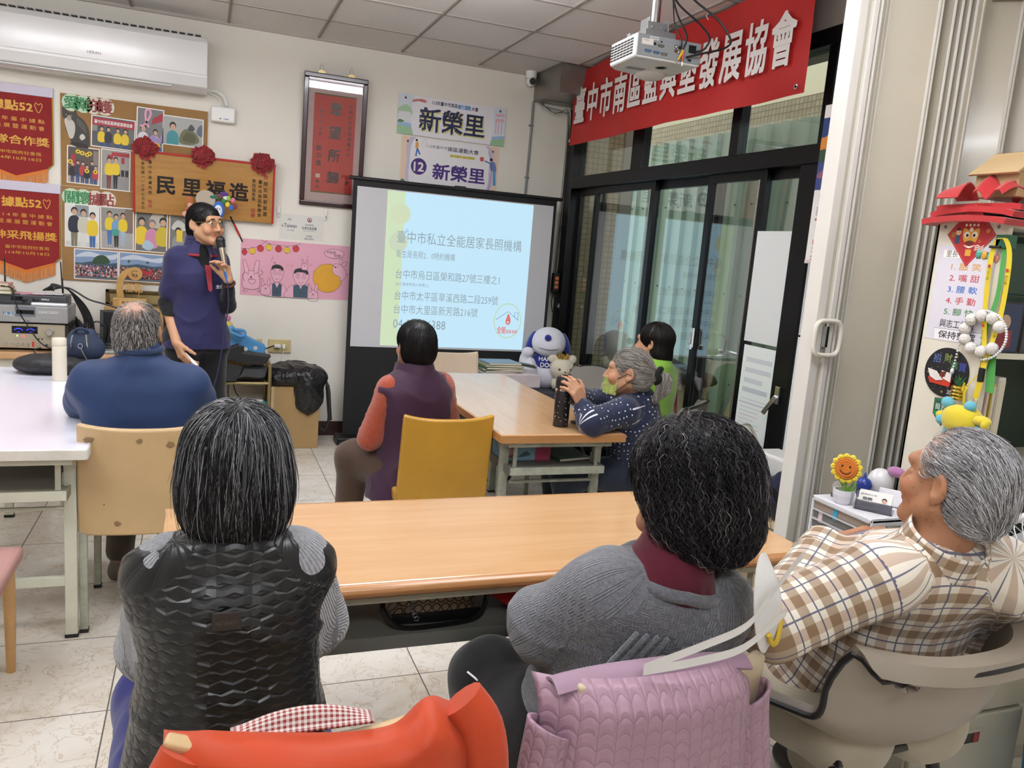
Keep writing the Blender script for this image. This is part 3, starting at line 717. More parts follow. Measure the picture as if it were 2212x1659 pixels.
# ---- red award pennants
def pennant(label,ox,oz,wd,lines,top):
 t=thing('award_pennant',label,'pennant',(ox,6.14,oz),'red award pennants');VEL=mat('red_velvet','#8e1014',0.8,sheen=0.6,vary=0.08,vscale=30);GOLD=mat('gold_trim','#c79a3a',0.35,0.6);GT=ink('#d9a63a',0.4);FR=mat('orange_fringe','#d98a4a',0.7)
 hb=0.46;h2=wd/2
 P=[(-h2,0),(h2,0),(h2,-hb+0.03),(h2-0.03,-hb),(0,-hb-0.06),(-h2+0.03,-hb),(-h2,-hb+0.03)]
 MB().prism(P[::-1],(ox,6.147,oz),EX,EZ,0.006,VEL).build('cloth',t)
 MB().box((ox-h2-0.006,6.132,oz-0.01),(ox+h2+0.006,6.148,oz+0.05),mat('pale_lilac_sleeve','#cfc9da',0.5)).build('rod_sleeve',t,0.003)
 b=MB();b.tube([(ox+h2,6.139,oz),(ox+h2,6.139,oz-hb+0.03),(ox+h2-0.03,6.139,oz-hb)],0.0045,GOLD,6);b.tube([(ox-h2,6.139,oz),(ox-h2,6.139,oz-hb+0.03),(ox-h2+0.03,6.139,oz-hb)],0.0045,GOLD,6);b.build('gold_braid',t)
 b=MB();b.prism([(-h2+0.03,-hb),(0,-hb-0.06),(h2-0.03,-hb),(h2-0.03,-hb-0.02),(0,-hb-0.08),(-h2+0.03,-hb-0.02)],(ox,6.141,oz),EX,EZ,0.004,mat('orange_braid','#d8782a',0.6));rng=random.Random(5)
 for i in range(70):
  x=-h2+0.032+i*(wd-0.064)/69;z=-hb-0.015-0.06*(1-abs(x)/(h2-0.03));b.beam((ox+x,6.139,oz+z),(ox+x+rng.uniform(-.003,.003),6.138,oz+z-0.065-rng.uniform(0,.008)),0.0045,0.002,FR,(0,1,0))
 b.build('fringe',t)
 p=Pic((ox-h2,6.1408,oz-hb),EX,EZ,wd,hb)
 p.text('據點52',0.45,0.82,0.062,GT,width=wd*0.56,bold=0.03).text('據點52',0.45,0.82,0.062,mat('red_velvet'),width=wd*0.555,bold=-0.008)
 p.smooth([(0.76,0.85),(0.78,0.885),(0.81,0.86),(0.84,0.885),(0.86,0.85),(0.81,0.755)],0.004,GT,True)
 p.text('1 1 4 年 臺 中 據 點',0.5,0.64,0.026,GT,width=wd*0.78).text('成 果 展 暨 運 動 會',0.5,0.545,0.028,GT,width=wd*0.78)
 p.text(lines,0.5,0.36,0.055,GT,width=wd*0.9,bold=0.02).text('臺中市政府社會局',0.52,0.19,0.023,GT,width=wd*0.63).text('114年10月18日',0.52,0.11,0.022,GT,width=wd*0.63);p.build('lettering',t)
pennant('upper red velvet award pennant with gold fringe, beside the cork board',-1.145,2.265,0.42,'團隊合作獎',0)
pennant('lower red velvet award pennant with gold fringe, below its twin',-1.10,1.66,0.40,'神采飛揚獎',0)

# ---- framed red calligraphy scroll
t=thing('framed_scroll','tall dark framed red calligraphy scroll hanging left of the projection screen','picture',(0.86,6.1,2.19))
RS=Matrix.Rotation(math.radians(4),3,'X');fc=Vector((0.86,6.105,2.19));fw,fh=0.225,0.46
U=RS@EX;V=RS@EZ;N=U.cross(V)
DKF=mat('dark_mahogany_frame','#331519',0.25,coat=0.4)
b=MB()
for o,s_ in((V*(fh-0.017),(2*fw,0.03,0.034)),(-V*(fh-0.017),(2*fw,0.03,0.034)),(U*(fw-0.017),(0.034,0.03,2*fh-0.068)),(-U*(fw-0.017),(0.034,0.03,2*fh-0.068))):b.obox(fc+o,s_,DKF,RS)
b.build('frame',t,0.006,3)
MB().obox(fc+N*-0.004,(2*fw-0.06,0.004,2*fh-0.06),mat('pink_mount_paper','#cdb0ac',0.7,vary=0.08,vscale=60),RS).build('mount',t)
p=Pic(fc-U*fw-V*fh-N*0.0015,U,V,2*fw,2*fh)
p.rect(0.17,0.115,0.83,0.845,ink('#c63a2e')).rect(0.17,0.845,0.83,0.855,ink('#6b5a2a')).rect(0.17,0.105,0.83,0.115,ink('#6b5a2a'))
for ch,y in zip('眾望所歸',(0.75,0.575,0.40,0.23)):p.text(ch,0.515,y,0.092,K,width=0.085,bold=0.03)
p.text('賀蔡明昌君當選臺中市',0.745,0.60,0.03,K,vertical=True,bold=0.01,gap=1.25);p.text('誌慶',0.745,0.22,0.03,K,vertical=True,bold=0.01,gap=1.2)
p.text('臺中市議員',0.285,0.64,0.026,K,vertical=True,bold=0.01,gap=1.5);p.text('鄭功進',0.275,0.39,0.04,K,vertical=True,bold=0.02,gap=1.3);p.rect(0.24,0.22,0.31,0.25,ink('#e0c0b4'));p.text('敬賀',0.275,0.17,0.026,K,vertical=True,bold=0.01,gap=1.4)
p.build('scroll',t)
def pane_mat():
 m=bpy.data.materials.new('picture_glass');m.use_nodes=True;nt=NT(m);nt.n.clear();out=nt.new('ShaderNodeOutputMaterial');tr=nt.new('ShaderNodeBsdfTransparent');gl=nt.new('ShaderNodeBsdfGlossy');gl.inputs['Roughness'].default_value=0.02
 fr=nt.new('ShaderNodeFresnel');fr.inputs[0].default_value=1.5;mx=nt.new('ShaderNodeMixShader');nt.l.new(fr.outputs[0],mx.inputs[0]);nt.l.new(tr.outputs[0],mx.inputs[1]);nt.l.new(gl.outputs[0],mx.inputs[2]);nt.l.new(mx.outputs[0],out.inputs[0]);return m
M_PGL=pane_mat()
MB().obox(fc+N*0.006,(2*fw-0.06,0.002,2*fh-0.06),M_PGL,RS).build('glazing',t)
BRS=mat('old_brass','#a8976a',0.35,0.8)
for s_ in(-1,1):
 c=fc+U*(s_*0.105)+V*(fh+0.0)
 b=MB();b.flat(disc(0.025,12),c+N*-0.012,U,V,BRS);b.obox(c+V*0.008-N*0.012,(0.05,0.004,0.018),BRS,RS);b.tube([c+V*0.01+Vector((0.012,0.01,0)),c+V*0.05+Vector((0.012,0.03,0)),c+V*0.075+Vector((0,0.038,0)),c+V*0.05+Vector((-0.012,0.03,0)),c+V*0.01+Vector((-0.012,0.01,0))],0.0012,BRS,5);b.build('hanger',t)

# ---- two printed runner signs
def sign(name,label,tl,tr,bl,painter,y,cat='sign'):
 a,c,d=on_y(*tl,y),on_y(*tr,y),on_y(*bl,y);U=EX;wd=c.x-a.x;ht=a.z-d.z
 t=thing(name,label,cat,d);MB().prism([(0,0),(wd,0),(wd,ht),(0,ht)],d,U,EZ,0.002,WHITE_PAPER).build('sheet',t)
 p=Pic(d-EY*0.0022,U,EZ,wd,ht);painter(p,t);p.build('print',t)
 b=MB()
 for x in(0.06,0.94):
  for zz in((0.9,)if name=='cloth_sign' else(0.9,)):b.lathe([(0.007,0),(0.009,0.002),(0.005,0.003),(0.004,0.0)],d+U*(x*wd)+EZ*(zz*ht)-EY*0.005,mat('eyelet_metal','#8f8c84',0.3,0.8),12,(0,-1,0))
 b.build('eyelet',t);return t
NV=ink('#1e2350');PUR=ink('#4a2a7c')
def sg1(p,t):
 p.rect(0,0,1,1,ink('#e6e4ea'));
 p.poly([(0,0),(0.15,0),(0.12,0.3),(0.12,0.6),(0.14,1),(0,1)],ink('#d2dbe4')).poly([(0,0),(0.145,0),(0.125,0.2),(0,0.24)],ink('#9cc49a')).poly([(0,0.22),(0.126,0.18),(0.12,0.28),(0,0.3)],ink('#9db9dc')).blob([(0,0.62),(0.07,0.74),(0.12,0.64),(0.12,0.5),(0,0.5)],ink('#a8cba6')).rect(0.01,0.34,0.115,0.56,ink('#dcdde2')).blob([(0,0.3),(0.02,0.36),(0.06,0.32),(0.03,0.28)],ink('#5f8a5c'))
 p.poly([(1,0),(0.86,0),(0.89,0.4),(0.88,1),(1,1)],ink('#d6dfea')).poly([(1,0),(0.865,0),(0.875,0.14),(1,0.22)],ink('#9cc49a')).poly([(1,0.2),(0.875,0.14),(0.88,0.22),(1,0.28)],ink('#9db9dc'))
 for z_ in(0.62,0.75):p.poly([(0.9,z_),(0.99,z_+0.02),(0.985,z_+0.1),(0.905,z_+0.08)],ink('#dfb6bf'))
 for x in(0.905,0.93,0.96):p.rect(x,0.3,x+0.01,0.63,ink('#dfb6bf'))
 p.blob([(0.125,0.87),(0.2,0.93),(0.25,0.9),(0.24,0.84),(0.18,0.86),(0.13,0.82)],ink('#d98a84')).text('走過南區 健康有您',0.185,0.885,0.012,ink('#7a2c2c'),width=0.085)
 p.text('113年臺中市南區',0.42,0.875,0.03,NV,width=0.20,bold=0.02).text('健行運動',0.60,0.865,0.032,ink('#2d7fc0'),width=0.105,bold=0.025).text('大會',0.70,0.86,0.03,NV,width=0.052,bold=0.025)
 for dx,m_ in((0.006,ink('#e6e3a0')),(0,NV)):p.text('新榮里',0.50+dx,0.43-dx*3,0.165,m_,width=p.w*0.60,bold=0.045)
def sg2(p,t):
 p.rect(0,0,1,1,ink('#e9cdb4')).blob([(0.1,0.0),(0.06,0.5),(0.1,1.0),(0.5,1.05),(0.9,1.0),(0.95,0.5),(0.9,0.0),(0.5,-0.02)],ink('#c8bfd6')).blob([(0.13,0.0),(0.09,0.5),(0.15,1.0),(0.5,1.03),(0.86,1.0),(0.91,0.5),(0.86,0.0),(0.5,-0.01)],ink('#e9e7ea'))
 p.rect(0,0,1,0.02,ink('#e9e7ea'));p.blob([(0,0),(0.02,0.14),(0.06,0.1),(0.1,0.02)],ink('#4f7f5e')).blob([(0.94,0),(0.97,0.1),(1,0.05),(1,0)],ink('#4f7f5e'))
 p.circ(0.185,0.42,0.062,PUR).text('12',0.185,0.42,0.068,WHT_P,width=0.075,bold=0.03)
 p.text('新榮里',0.60,0.36,0.115,PUR,width=p.w*0.54,bold=0.03)
 p.text('112年臺中市',0.36,0.85,0.024,NV,width=0.16).text('南區運動大會',0.63,0.84,0.034,NV,width=0.25,bold=0.015).rect(0.49,0.685,0.76,0.735,ink('#e8dc6a')).text('富市臺中 新好南區',0.625,0.71,0.018,ink('#5d4a1c'),width=0.19)
 p.circ(0.83,0.72,0.017,ink('#c5433c'));p.line([(0.81,0.72),(0.85,0.72)],0.0015,ink('#efe0da'))
 p.line([(0.15,0.88),(0.16,0.78),(0.15,0.62)],0.012,ink('#3f6fb0')).line([(0.16,0.78),(0.19,0.66)],0.012,ink('#3f6fb0')).rect(0.14,0.78,0.17,0.9,ink('#e2a24a')).circ(0.15,0.94,0.009,HAIR_P).smooth([(0.19,0.84),(0.23,0.97),(0.25,0.9),(0.21,0.82)],0.0012,ink('#8a8a92'))
 p.line([(0.97,0.5),(0.98,0.2)],0.022,ink('#4b97cf')).blob([(0.93,0.52),(0.92,0.66),(0.97,0.68),(0.99,0.5)],ink('#6f7fb4')).line([(0.94,0.64),(0.86,0.69)],0.012,ink('#6f7fb4')).circ(0.93,0.73,0.012,HAIR_P).smooth([(0.89,0.9),(0.94,0.6),(0.93,0.2),(0.9,0.02)],0.003,PUR)
sign('cloth_sign','upper white runner sign with big navy characters and a pink pagoda',(861,200),(1093,238),(857,287),sg1,6.139)
sign('cloth_sign','lower runner sign with purple characters and a purple number disc, behind the screen top',(868,292),(1077,322),(862,400),sg2,6.147)

# ---- pink hand-drawn poster
a,d=on_y(521,517,6.148),on_y(521,637,6.148)
t=thing('pink_poster','pink hand-drawn poster with two men in vests, rabbits and a yellow moon','poster',(0.64,6.148,1.25))
pw,phh=0.79,0.405
MB().box((0.242,6.1475,1.05),(0.242+pw,6.149,1.05+phh),mat('pink_poster_paper','#e3a8bb',0.75,vary=0.03,vscale=4)).build('paper',t)
p=Pic((0.242,6.1472,1.05),EX,EZ,pw,phh,0.00002);LN=ink('#3a2f3a');lw=0.0022;PK=ink('#e7b0c1')
p.smooth([(0,0.82),(0.1,0.84),(0.18,0.92),(0.23,1.0)],lw,LN).smooth([(0.17,1.0),(0.25,0.94),(0.38,0.92),(0.48,0.94),(0.53,0.99)],lw,LN)
for x,z_,c in((0.032,0.765,'#c6343c'),(0.10,0.79,'#e2b93c'),(0.17,0.845,'#c6343c'),(0.245,0.875,'#e2b93c'),(0.33,0.86,'#c6343c'),(0.405,0.85,'#e2b93c'),(0.485,0.885,'#c6343c')):
 r_=0.019 if x<0.05 else 0.023;p.circ(x,z_,r_+0.0015,LN).circ(x,z_,r_,ink(c)).rect(x-0.014,z_+0.05,x+0.014,z_+0.058,LN).rect(x-0.014,z_-0.058,x+0.014,z_-0.05,LN)
rng=random.Random(11)
for i in range(26):
 x,z_=rng.uniform(.03,.97),rng.uniform(.1,.95);c=ink(rng.choice(['#d9a24a','#c9763c','#b9a4d4']))
 for k in range(3):an=k*PI/3+0.3;p.line([(x-0.012*math.cos(an),z_-0.022*math.sin(an)),(x+0.012*math.cos(an),z_+0.022*math.sin(an))],0.0013,c)
# moon with a rabbit
p.circ(0.785,0.39,0.108,LN).circ(0.785,0.39,0.1062,ink('#dfa52c'))
for k in range(7):p.smooth([(0.785+(0.03+0.014*k)*math.cos(q),0.39+(0.06+0.028*k)*math.sin(q))for q in(0.2+k,1.2+k,2.2+k,3.0+k)],0.0012,ink('#e9bd55'))
def outline(pts,fill,wd=lw):p.blob(pts,fill);p.smooth(pts,wd,LN,True)
outline([(0.83,0.60),(0.85,0.66),(0.88,0.66),(0.92,0.62),(0.955,0.52),(0.955,0.43),(0.92,0.36),(0.90,0.36),(0.90,0.42),(0.85,0.47),(0.83,0.52)],PK)
for pts in([(0.885,0.66),(0.90,0.74),(0.915,0.755),(0.92,0.72),(0.90,0.66)],[(0.91,0.64),(0.94,0.71),(0.96,0.70),(0.95,0.65),(0.925,0.62)]):outline(pts,PK)
p.circ(0.855,0.60,0.006,LN).circ(0.875,0.61,0.003,LN).circ(0.84,0.615,0.003,LN);p.smooth([(0.955,0.47),(0.97,0.49),(0.97,0.45)],lw,LN)
outline([(0.745,0.84),(0.77,0.90),(0.83,0.93),(0.90,0.91),(0.93,0.86),(0.91,0.79),(0.85,0.76),(0.78,0.78)],PK)
p.text('中秋節',0.81,0.865,0.024,LN,width=0.07).text('快樂!',0.87,0.81,0.024,LN,width=0.055)
# two men
def man(x,face,hw,hh,vestw,top):
 outline([(x-vestw-0.05,0.0),(x-vestw-0.04,0.12),(x-vestw,0.22),(x,0.26),(x+vestw,0.22),(x+vestw+0.035,0.1),(x+vestw+0.04,0.0)],PK)
 p.poly([(x-vestw*0.75,0.005),(x-vestw*0.8,0.22),(x-0.02,0.25),(x,0.16),(x+0.02,0.25),(x+vestw*0.8,0.22),(x+vestw*0.75,0.005)],ink('#3d5666'))
 p.line([(x,0.0),(x,0.16)],lw,LN)
 outline([(x-hw,top),(x-hw*1.05,top-hh*0.5),(x-hw*0.6,top-hh*0.95),(x,top-hh*1.08),(x+hw*0.6,top-hh*0.95),(x+hw*1.05,top-hh*0.5),(x+hw,top)],PK)
 p.blob([(x-hw*1.02,top-hh*0.12),(x-hw*0.95,top+hh*0.2),(x-hw*0.3,top+hh*0.36),(x+hw*0.5,top+hh*0.32),(x+hw*1.05,top+hh*0.1),(x+hw*0.95,top-hh*0.15),(x+hw*0.5,top+0.0),(x-hw*0.5,top+hh*0.02)],ink('#2c2a33'))
 for s_ in(-1,1):p.smooth([(x+s_*hw*0.45+0.018*math.cos(q),top-hh*0.36+0.034*math.sin(q))for q in(0,1.05,2.1,3.14,4.2,5.2)],0.0016,LN,True);p.circ(x+s_*hw*0.45,top-hh*0.36,0.0032,LN);p.smooth([(x+s_*hw*0.2,top-hh*0.13),(x+s_*hw*0.5,top-hh*0.10),(x+s_*hw*0.8,top-hh*0.16)],0.003,LN)
 p.smooth([(x-hw*0.4,top-hh*0.74),(x,top-hh*0.88),(x+hw*0.4,top-hh*0.72)],lw,LN)
man(0.325,1,0.05,0.22,0.055,0.50);man(0.54,2,0.062,0.22,0.085,0.46)
p.blob([(0.29,0.62),(0.30,0.60),(0.31,0.61)],LN);p.smooth([(0.285,0.1),(0.31,0.08),(0.34,0.1),(0.335,0.07)],lw,LN)
for i,(x,z_)in enumerate(((0.275,0.655),(0.285,0.69),(0.295,0.72))):p.line([(x-0.005*i,z_-0.03),(x-0.01,z_)],lw,LN)
def bunny(x,z_,s_):
 outline([(x-0.05*s_,z_-0.16*s_),(x-0.055*s_,z_),(x-0.03*s_,z_+0.07*s_),(x+0.03*s_,z_+0.07*s_),(x+0.055*s_,z_),(x+0.05*s_,z_-0.16*s_)],PK)
 for q in(-1,1):outline([(x+q*0.03*s_-0.012*s_,z_+0.06*s_),(x+q*0.042*s_-0.014*s_,z_+0.2*s_),(x+q*0.046*s_+0.006*s_,z_+0.21*s_),(x+q*0.03*s_+0.014*s_,z_+0.06*s_)],PK)
 p.circ(x,z_-0.01*s_,0.005*s_,LN).circ(x-0.02*s_,z_+0.025*s_,0.0025*s_,LN).circ(x+0.02*s_,z_+0.025*s_,0.0025*s_,LN);p.smooth([(x-0.015*s_,z_-0.04*s_),(x,z_-0.03*s_),(x+0.015*s_,z_-0.04*s_)],lw,LN)
bunny(0.095,0.34,1.3);bunny(0.225,0.15,0.75);bunny(0.57,0.60,0.5);bunny(0.655,0.09,0.8)
outline([(0.07,0.26),(0.085,0.29),(0.105,0.28),(0.125,0.29),(0.135,0.26),(0.105,0.2)],PK)
p.smooth([(0.04,0.42),(0.02,0.34),(0.04,0.24)],lw,LN).smooth([(0.17,0.46),(0.20,0.42),(0.16,0.34)],lw,LN).smooth([(0.04,0.12),(0.03,0.06),(0.07,0.08)],lw,LN).smooth([(0.16,0.14),(0.175,0.08),(0.15,0.08)],lw,LN)
p.build('drawing',t)

# ---- wifi notices, hooks, camera, cables, socket
a=on_y(605,462,6.148)
t=thing('paper_notice','white wireless internet notice above the pink poster','notice',(0.62,6.148,1.55))
MB().box((0.505,6.147,1.475),(0.815,6.1492,1.655),mat('wall_white_paper','#dcdad2',0.7)).build('sheet',t)
p=Pic((0.505,6.1468,1.475),EX,EZ,0.31,0.18);DG=ink('#4a4f66')
p.text('i-Taiwan',0.22,0.55,0.03,DG,width=0.105,bold=0.01).text('中央行政機關',0.25,0.36,0.01,DG,width=0.05)
for k in(1,2,3):p.smooth([(0.22+0.02*k*math.cos(q),0.72+0.035*k*math.sin(q))for q in(0.6,1.1,1.57,2.0,2.5)],0.0025,ink('#4a6080'))
p.circ(0.68,0.82,0.017,ink('#7a2a35')).circ(0.68,0.82,0.012,ink('#e6dcd6')).poly([(0.655,0.81),(0.68,0.86),(0.705,0.81),(0.70,0.77),(0.66,0.77)],ink('#7a2a35'))
p.text('衛生福利部',0.68,0.62,0.012,DG,width=0.06).text('社會及家庭署',0.68,0.49,0.022,DG,width=0.105,bold=0.01).text('Social and Family Affairs',0.68,0.38,0.006,DG,width=0.09).text('社區據點',0.68,0.17,0.014,DG,width=0.045).text('無線上網熱區',0.68,0.06,0.014,DG,width=0.065);p.build('print',t)
for(px,py),lab in(((602,457),'white adhesive hook on the wall left of the framed scroll bottom'),((703,464),'white adhesive hook on the wall under the framed scroll')):
 c=on_y(px,py,6.148);t=thing('adhesive_hook',lab,'hook',c,'white adhesive hooks')
 MB().box((c.x-0.012,6.138,c.z-0.04),(c.x+0.012,6.149,c.z+0.04),M_WHITEPL).build('plate',t,0.006,3);MB().tube([(c.x,6.138,c.z-0.01),(c.x,6.125,c.z-0.022),(c.x,6.122,c.z-0.01)],0.004,M_CHROME,6).build('hook',t)
t=thing('security_camera','white dome security camera where the back wall meets the ceiling','camera',(2.34,6.12,2.86))
MB().lathe([(0.045,0.04),(0.045,0.0),(0.04,-0.01)],(2.345,6.09,2.86),M_WHITEPL,18).build('base',t);MB().ball((2.345,6.085,2.83),0.042,M_WHITEPL).build('housing',t)
MB().lathe([(0.026,0),(0.024,0.012),(0.001,0.013)],(2.345,6.05,2.822),M_BLACKPL,16,(-0.15,-1,-0.25)).lathe([(0.009,0.012),(0.007,0.018),(0.001,0.02)],(2.345,6.05,2.822),mat('lens','#3c4350',0.05),12,(-0.15,-1,-0.25)).build('lens',t)
t=thing('wall_conduit','grey cable conduit running down the back wall corner','conduit',(2.36,6.14,2.3))
MB().tube([(2.40,6.138,2.69),(2.395,6.138,2.2),(2.39,6.138,1.8),(2.385,6.138,1.2)],0.010,M_GREYPL,8).build('tube',t)
b=MB()
for z in(2.5,2.1,1.7):b.box((2.378,6.128,z),(2.412,6.149,z+0.012),M_GREYPL)
b.build('clip',t)
t=thing('corner_cables','thin grey cables stapled down the window corner','cable',(2.68,6.08,2.0))
b=MB();b.curve([(2.44,6.12,2.68),(2.52,6.10,2.655),(2.62,6.08,2.64),(2.675,6.07,2.6),(2.68,6.075,2.0),(2.675,6.08,1.2)],0.004,M_GREYPL,5);b.curve([(2.46,6.12,2.69),(2.56,6.09,2.62),(2.66,6.08,2.63),(2.69,6.07,2.5),(2.69,6.08,1.3)],0.003,M_BLACKPL,5);b.curve([(2.46,6.11,2.66),(2.6,6.07,2.6),(2.695,6.065,2.62),(2.70,6.075,1.7),(2.69,6.06,1.35)],0.003,M_CREAMMET,5);b.build('cable',t)
t=thing('switch_box','small black switch box with orange buttons on the window jamb','switch',(2.67,6.02,1.3))
MB().box((2.64,5.985,1.22),(2.69,6.035,1.37),M_BLACKPL).build('case',t,0.004);b=MB()
for z in(1.33,1.295,1.26):b.box((2.65,5.98,z-0.013),(2.68,5.987,z+0.013),mat('orange_button','#c9733c',0.4))
b.build('button',t);MB().curve([(2.665,6.0,1.37),(2.68,6.02,1.5),(2.69,6.05,1.75)],0.004,M_BLACKPL,6).curve([(2.66,6.0,1.22),(2.65,6.02,1.15),(2.67,6.03,1.05)],0.004,M_BLACKPL,6).build('cord',t)
t=thing('wall_socket','cream double wall socket with a white plug and cords above the cardboard box','socket',(0.53,6.15,0.68))
MB().box((0.45,6.136,0.635),(0.61,6.149,0.735),mat('cream_plastic','#cdbb85',0.45)).box((0.37,6.136,0.65),(0.405,6.149,0.735),mat('cream_plastic')).build('plate',t,0.004)
MB().box((0.49,6.10,0.675),(0.535,6.137,0.70),M_WHITEPL).box((0.55,6.12,0.668),(0.575,6.137,0.698),M_WHITEPL).build('plug',t,0.004)
MB().curve([(0.49,6.11,0.69),(0.42,6.08,0.665),(0.37,6.06,0.63),(0.33,6.05,0.64)],0.005,M_BLACKPL,6).curve([(0.56,6.12,0.67),(0.545,6.12,0.6),(0.50,6.12,0.48)],0.003,M_WHITEPL,6).build('cord',t)
t=thing('pointer_stick','thin black and red stick hanging behind the plaque','stick',(0.21,6.12,1.55))
MB().cyl((0.165,6.10,1.60),(0.215,6.14,1.50),0.006,M_BLACKPL,8).cyl((0.19,6.118,1.555),(0.235,6.142,1.465),0.007,mat('red_plastic','#c0302c',0.4),8).cyl((0.235,6.142,1.465),(0.252,6.144,1.43),0.005,M_BLACKPL,8).build('shaft',t)
# colourful felt craft ornament behind the speaker's head
t=thing('craft_ornament','colourful felt craft ornament pinned to the plaque above the speaker','ornament',(0.03,6.04,1.68))
def fl(h):return mat('felt_'+h.strip('#'),h,0.9,sheen=0.4)
b=MB();c=Vector((0.0,6.03,1.70));b.lathe([(0.001,0),(0.062,0),(0.062,0.008),(0.001,0.01)],c,fl('#d8d3cc'),24,(0,-1,0)).lathe([(0.055,0.009),(0.063,0.009),(0.063,0.013),(0.055,0.013)],c,fl('#b9aa98'),24,(0,-1,0));b.build('hoop',t)
b=MB();b.ball((0.085,6.02,1.635),(0.04,0.012,0.062),fl('#3f6fc0')).ball((0.083,6.008,1.63),(0.026,0.006,0.04),fl('#dfe5ee')).ball((0.076,6.002,1.645),0.004,M_BLACKPL,8,6).ball((0.092,6.002,1.642),0.004,M_BLACKPL,8,6);b.build('felt_bird',t)
b=MB()
for i,(dx,dz,h)in enumerate(((0.0,0.03,'#8fbf4a'),(0.03,0.02,'#e07a9a'),(-0.005,-0.012,'#e6d24a'),(0.02,-0.03,'#3f6fc0'),(-0.03,0.01,'#2f8a4a'),(-0.02,0.035,'#dfe3d8'),(0.045,-0.02,'#8a3a4a'))):b.ball((0.148+dx,6.02,1.69+dz),(0.016,0.008,0.018),fl(h),10,8)
b.build('felt_flower',t)
b=MB();b.ball((-0.10,6.02,1.68),(0.02,0.01,0.03),fl('#b5623a')).ball((-0.10,6.02,1.62),(0.028,0.012,0.024),fl('#b5623a')).ball((-0.098,6.015,1.65),(0.018,0.012,0.02),fl('#d8a48a')).ball((-0.12,6.02,1.59),(0.03,0.01,0.02),fl('#d3a08c')).ball((0.05,6.025,1.72),(0.04,0.01,0.02),fl('#35705c')).ball((0.09,6.025,1.73),(0.03,0.01,0.016),fl('#7a4a3c')).ball((0.12,6.02,1.745),(0.028,0.01,0.018),fl('#5a3a8a'));b.build('felt_figure',t)
# dark slate edge behind the speaker
t=thing('slate_board','dark grey framed slate board standing behind the speaker','board',(0.06,6.12,1.35))
MB().box((-0.06,6.118,1.12),(0.115,6.128,1.575),mat('slate_grey','#3e4244',0.7)).build('panel',t);MB().box((0.115,6.112,1.10),(0.13,6.13,1.59),M_GREYPL).box((-0.06,6.112,1.575),(0.13,6.13,1.59),M_GREYPL).build('frame',t)

# ---- red cloth banner above the window
t=thing('cloth_banner','long red cloth banner with white characters hung above the window','banner',(2.58,4.5,2.6))
BAN=mat('red_banner_cloth','#b5211f',0.55,vary=0.05,vscale=3)
y0,y1,z0,z1=5.80,3.185,2.345,2.885
def ban(u,v):
 y=y0+(y1-y0)*u;z=z0+(z1-z0)*v-0.012*math.sin(PI*3*u)**2*v
 x=2.585+0.012*math.sin(9*u+2*v)*(1-v)+0.006*math.sin(31*u+5*v)+0.012*math.sin(21*u)*v**6
 return(x,y,z)
MB().grid(ban,90,14,BAN,True).build('cloth',t)
WT=mat('white_banner_print','#e2dcd8',0.6)
b=MB();s_='臺中市南區藍興堡發展協會';ya,yb=5.62,3.36
for i,ch in enumerate(s_):
 u=(ya+(yb-ya)*(i+0.0)/(len(s_)-1));b.text(ch,(2.566,u-0.0,2.615),(0,-1,0),(0,0,1),0.262,WT,width=0.178,bold=0.028)
b.build('lettering',t,norm=False)
b=MB()
for y in(5.76,3.225):
 for z in(2.375,):b.lathe([(0.010,0),(0.013,0.003),(0.007,0.004),(0.006,0)],(2.57,y,z),M_CHROME,12,(-1,0,0))
for y in(5.7,4.85,4.05,3.3):b.tube([(2.58,y,2.86),(2.565,y,2.875),(2.575,y,2.899)],0.004,mat('cable_tie','#cbb4ac',0.5),6)
b.build('eyelet',t)

# ---- wall calendar on a cord, papers taped to the glass
a=on_x(1790,235,2.62);d=on_x(1773,572,2.62)
ct,cb_,cy,cw=2.275,1.565,3.06,0.32
t=thing('wall_calendar','hanging wall calendar with a sunset picture beside the folding door post','calendar',(2.62,cy-0.15,2.0))
MB().box((2.618,cy-cw,cb_),(2.6215,cy,ct),WHITE_PAPER).build('pages',t)
p=Pic((2.6175,cy,cb_),-EY,EZ,cw,ct-cb_);Hh=ct-cb_
p.rect(0,0.47,1,0.92,ink('#24407c')).rect(0,0.72,1,0.80,ink('#d67b2c')).blob([(0.0,0.78),(0.3,0.84),(0.7,0.86),(1.1,0.84),(1.1,0.72),(0.5,0.72),(0,0.74)],ink('#e08a34')).rect(0,0.47,1,0.72,ink('#34467f')).blob([(0,0.72),(0.3,0.71),(0.2,0.66),(0,0.65)],ink('#2e4a34')).blob([(0.0,0.56),(0.25,0.62),(0.6,0.63),(0.5,0.58),(0.2,0.54)],ink('#8a5470'))
for x in(0.4,0.6,0.8):p.rect(x,0.71,x+0.008,0.76,ink('#1f2a44'))
p.circ(0.17,0.953,0.011,ink('#2d7d5c')).circ(0.17,0.953,0.008,WHT_P).text('陽信銀行',0.55,0.955,0.028,ink('#2d6d54'),width=0.16,bold=0.02)
for i in range(5):p.rect(0.12+i*0.09,0.425,0.17+i*0.09,0.437,ink('#7a6a66'))
for j in range(4):
 for i in range(7):p.rect(0.10+i*0.07,0.31+j*0.014,0.135+i*0.07,0.318+j*0.014,ink('#8d8d90'))
p.rect(0.1,0.275,0.9,0.29,ink('#b23a2c'))
rows=[('30','1','2'),('7','8','9'),('14','15','16'),('21','22','23'),('28','29','30')]
for j,r3 in enumerate(rows):
 for i,sx in enumerate(r3):p.text(sx,0.15+i*0.25,0.245-j*0.052,0.022 if not(i==0 and j==0)else 0.012,ink('#c23a3a')if i==0 else ink('#1d1d20'),bold=0.02)
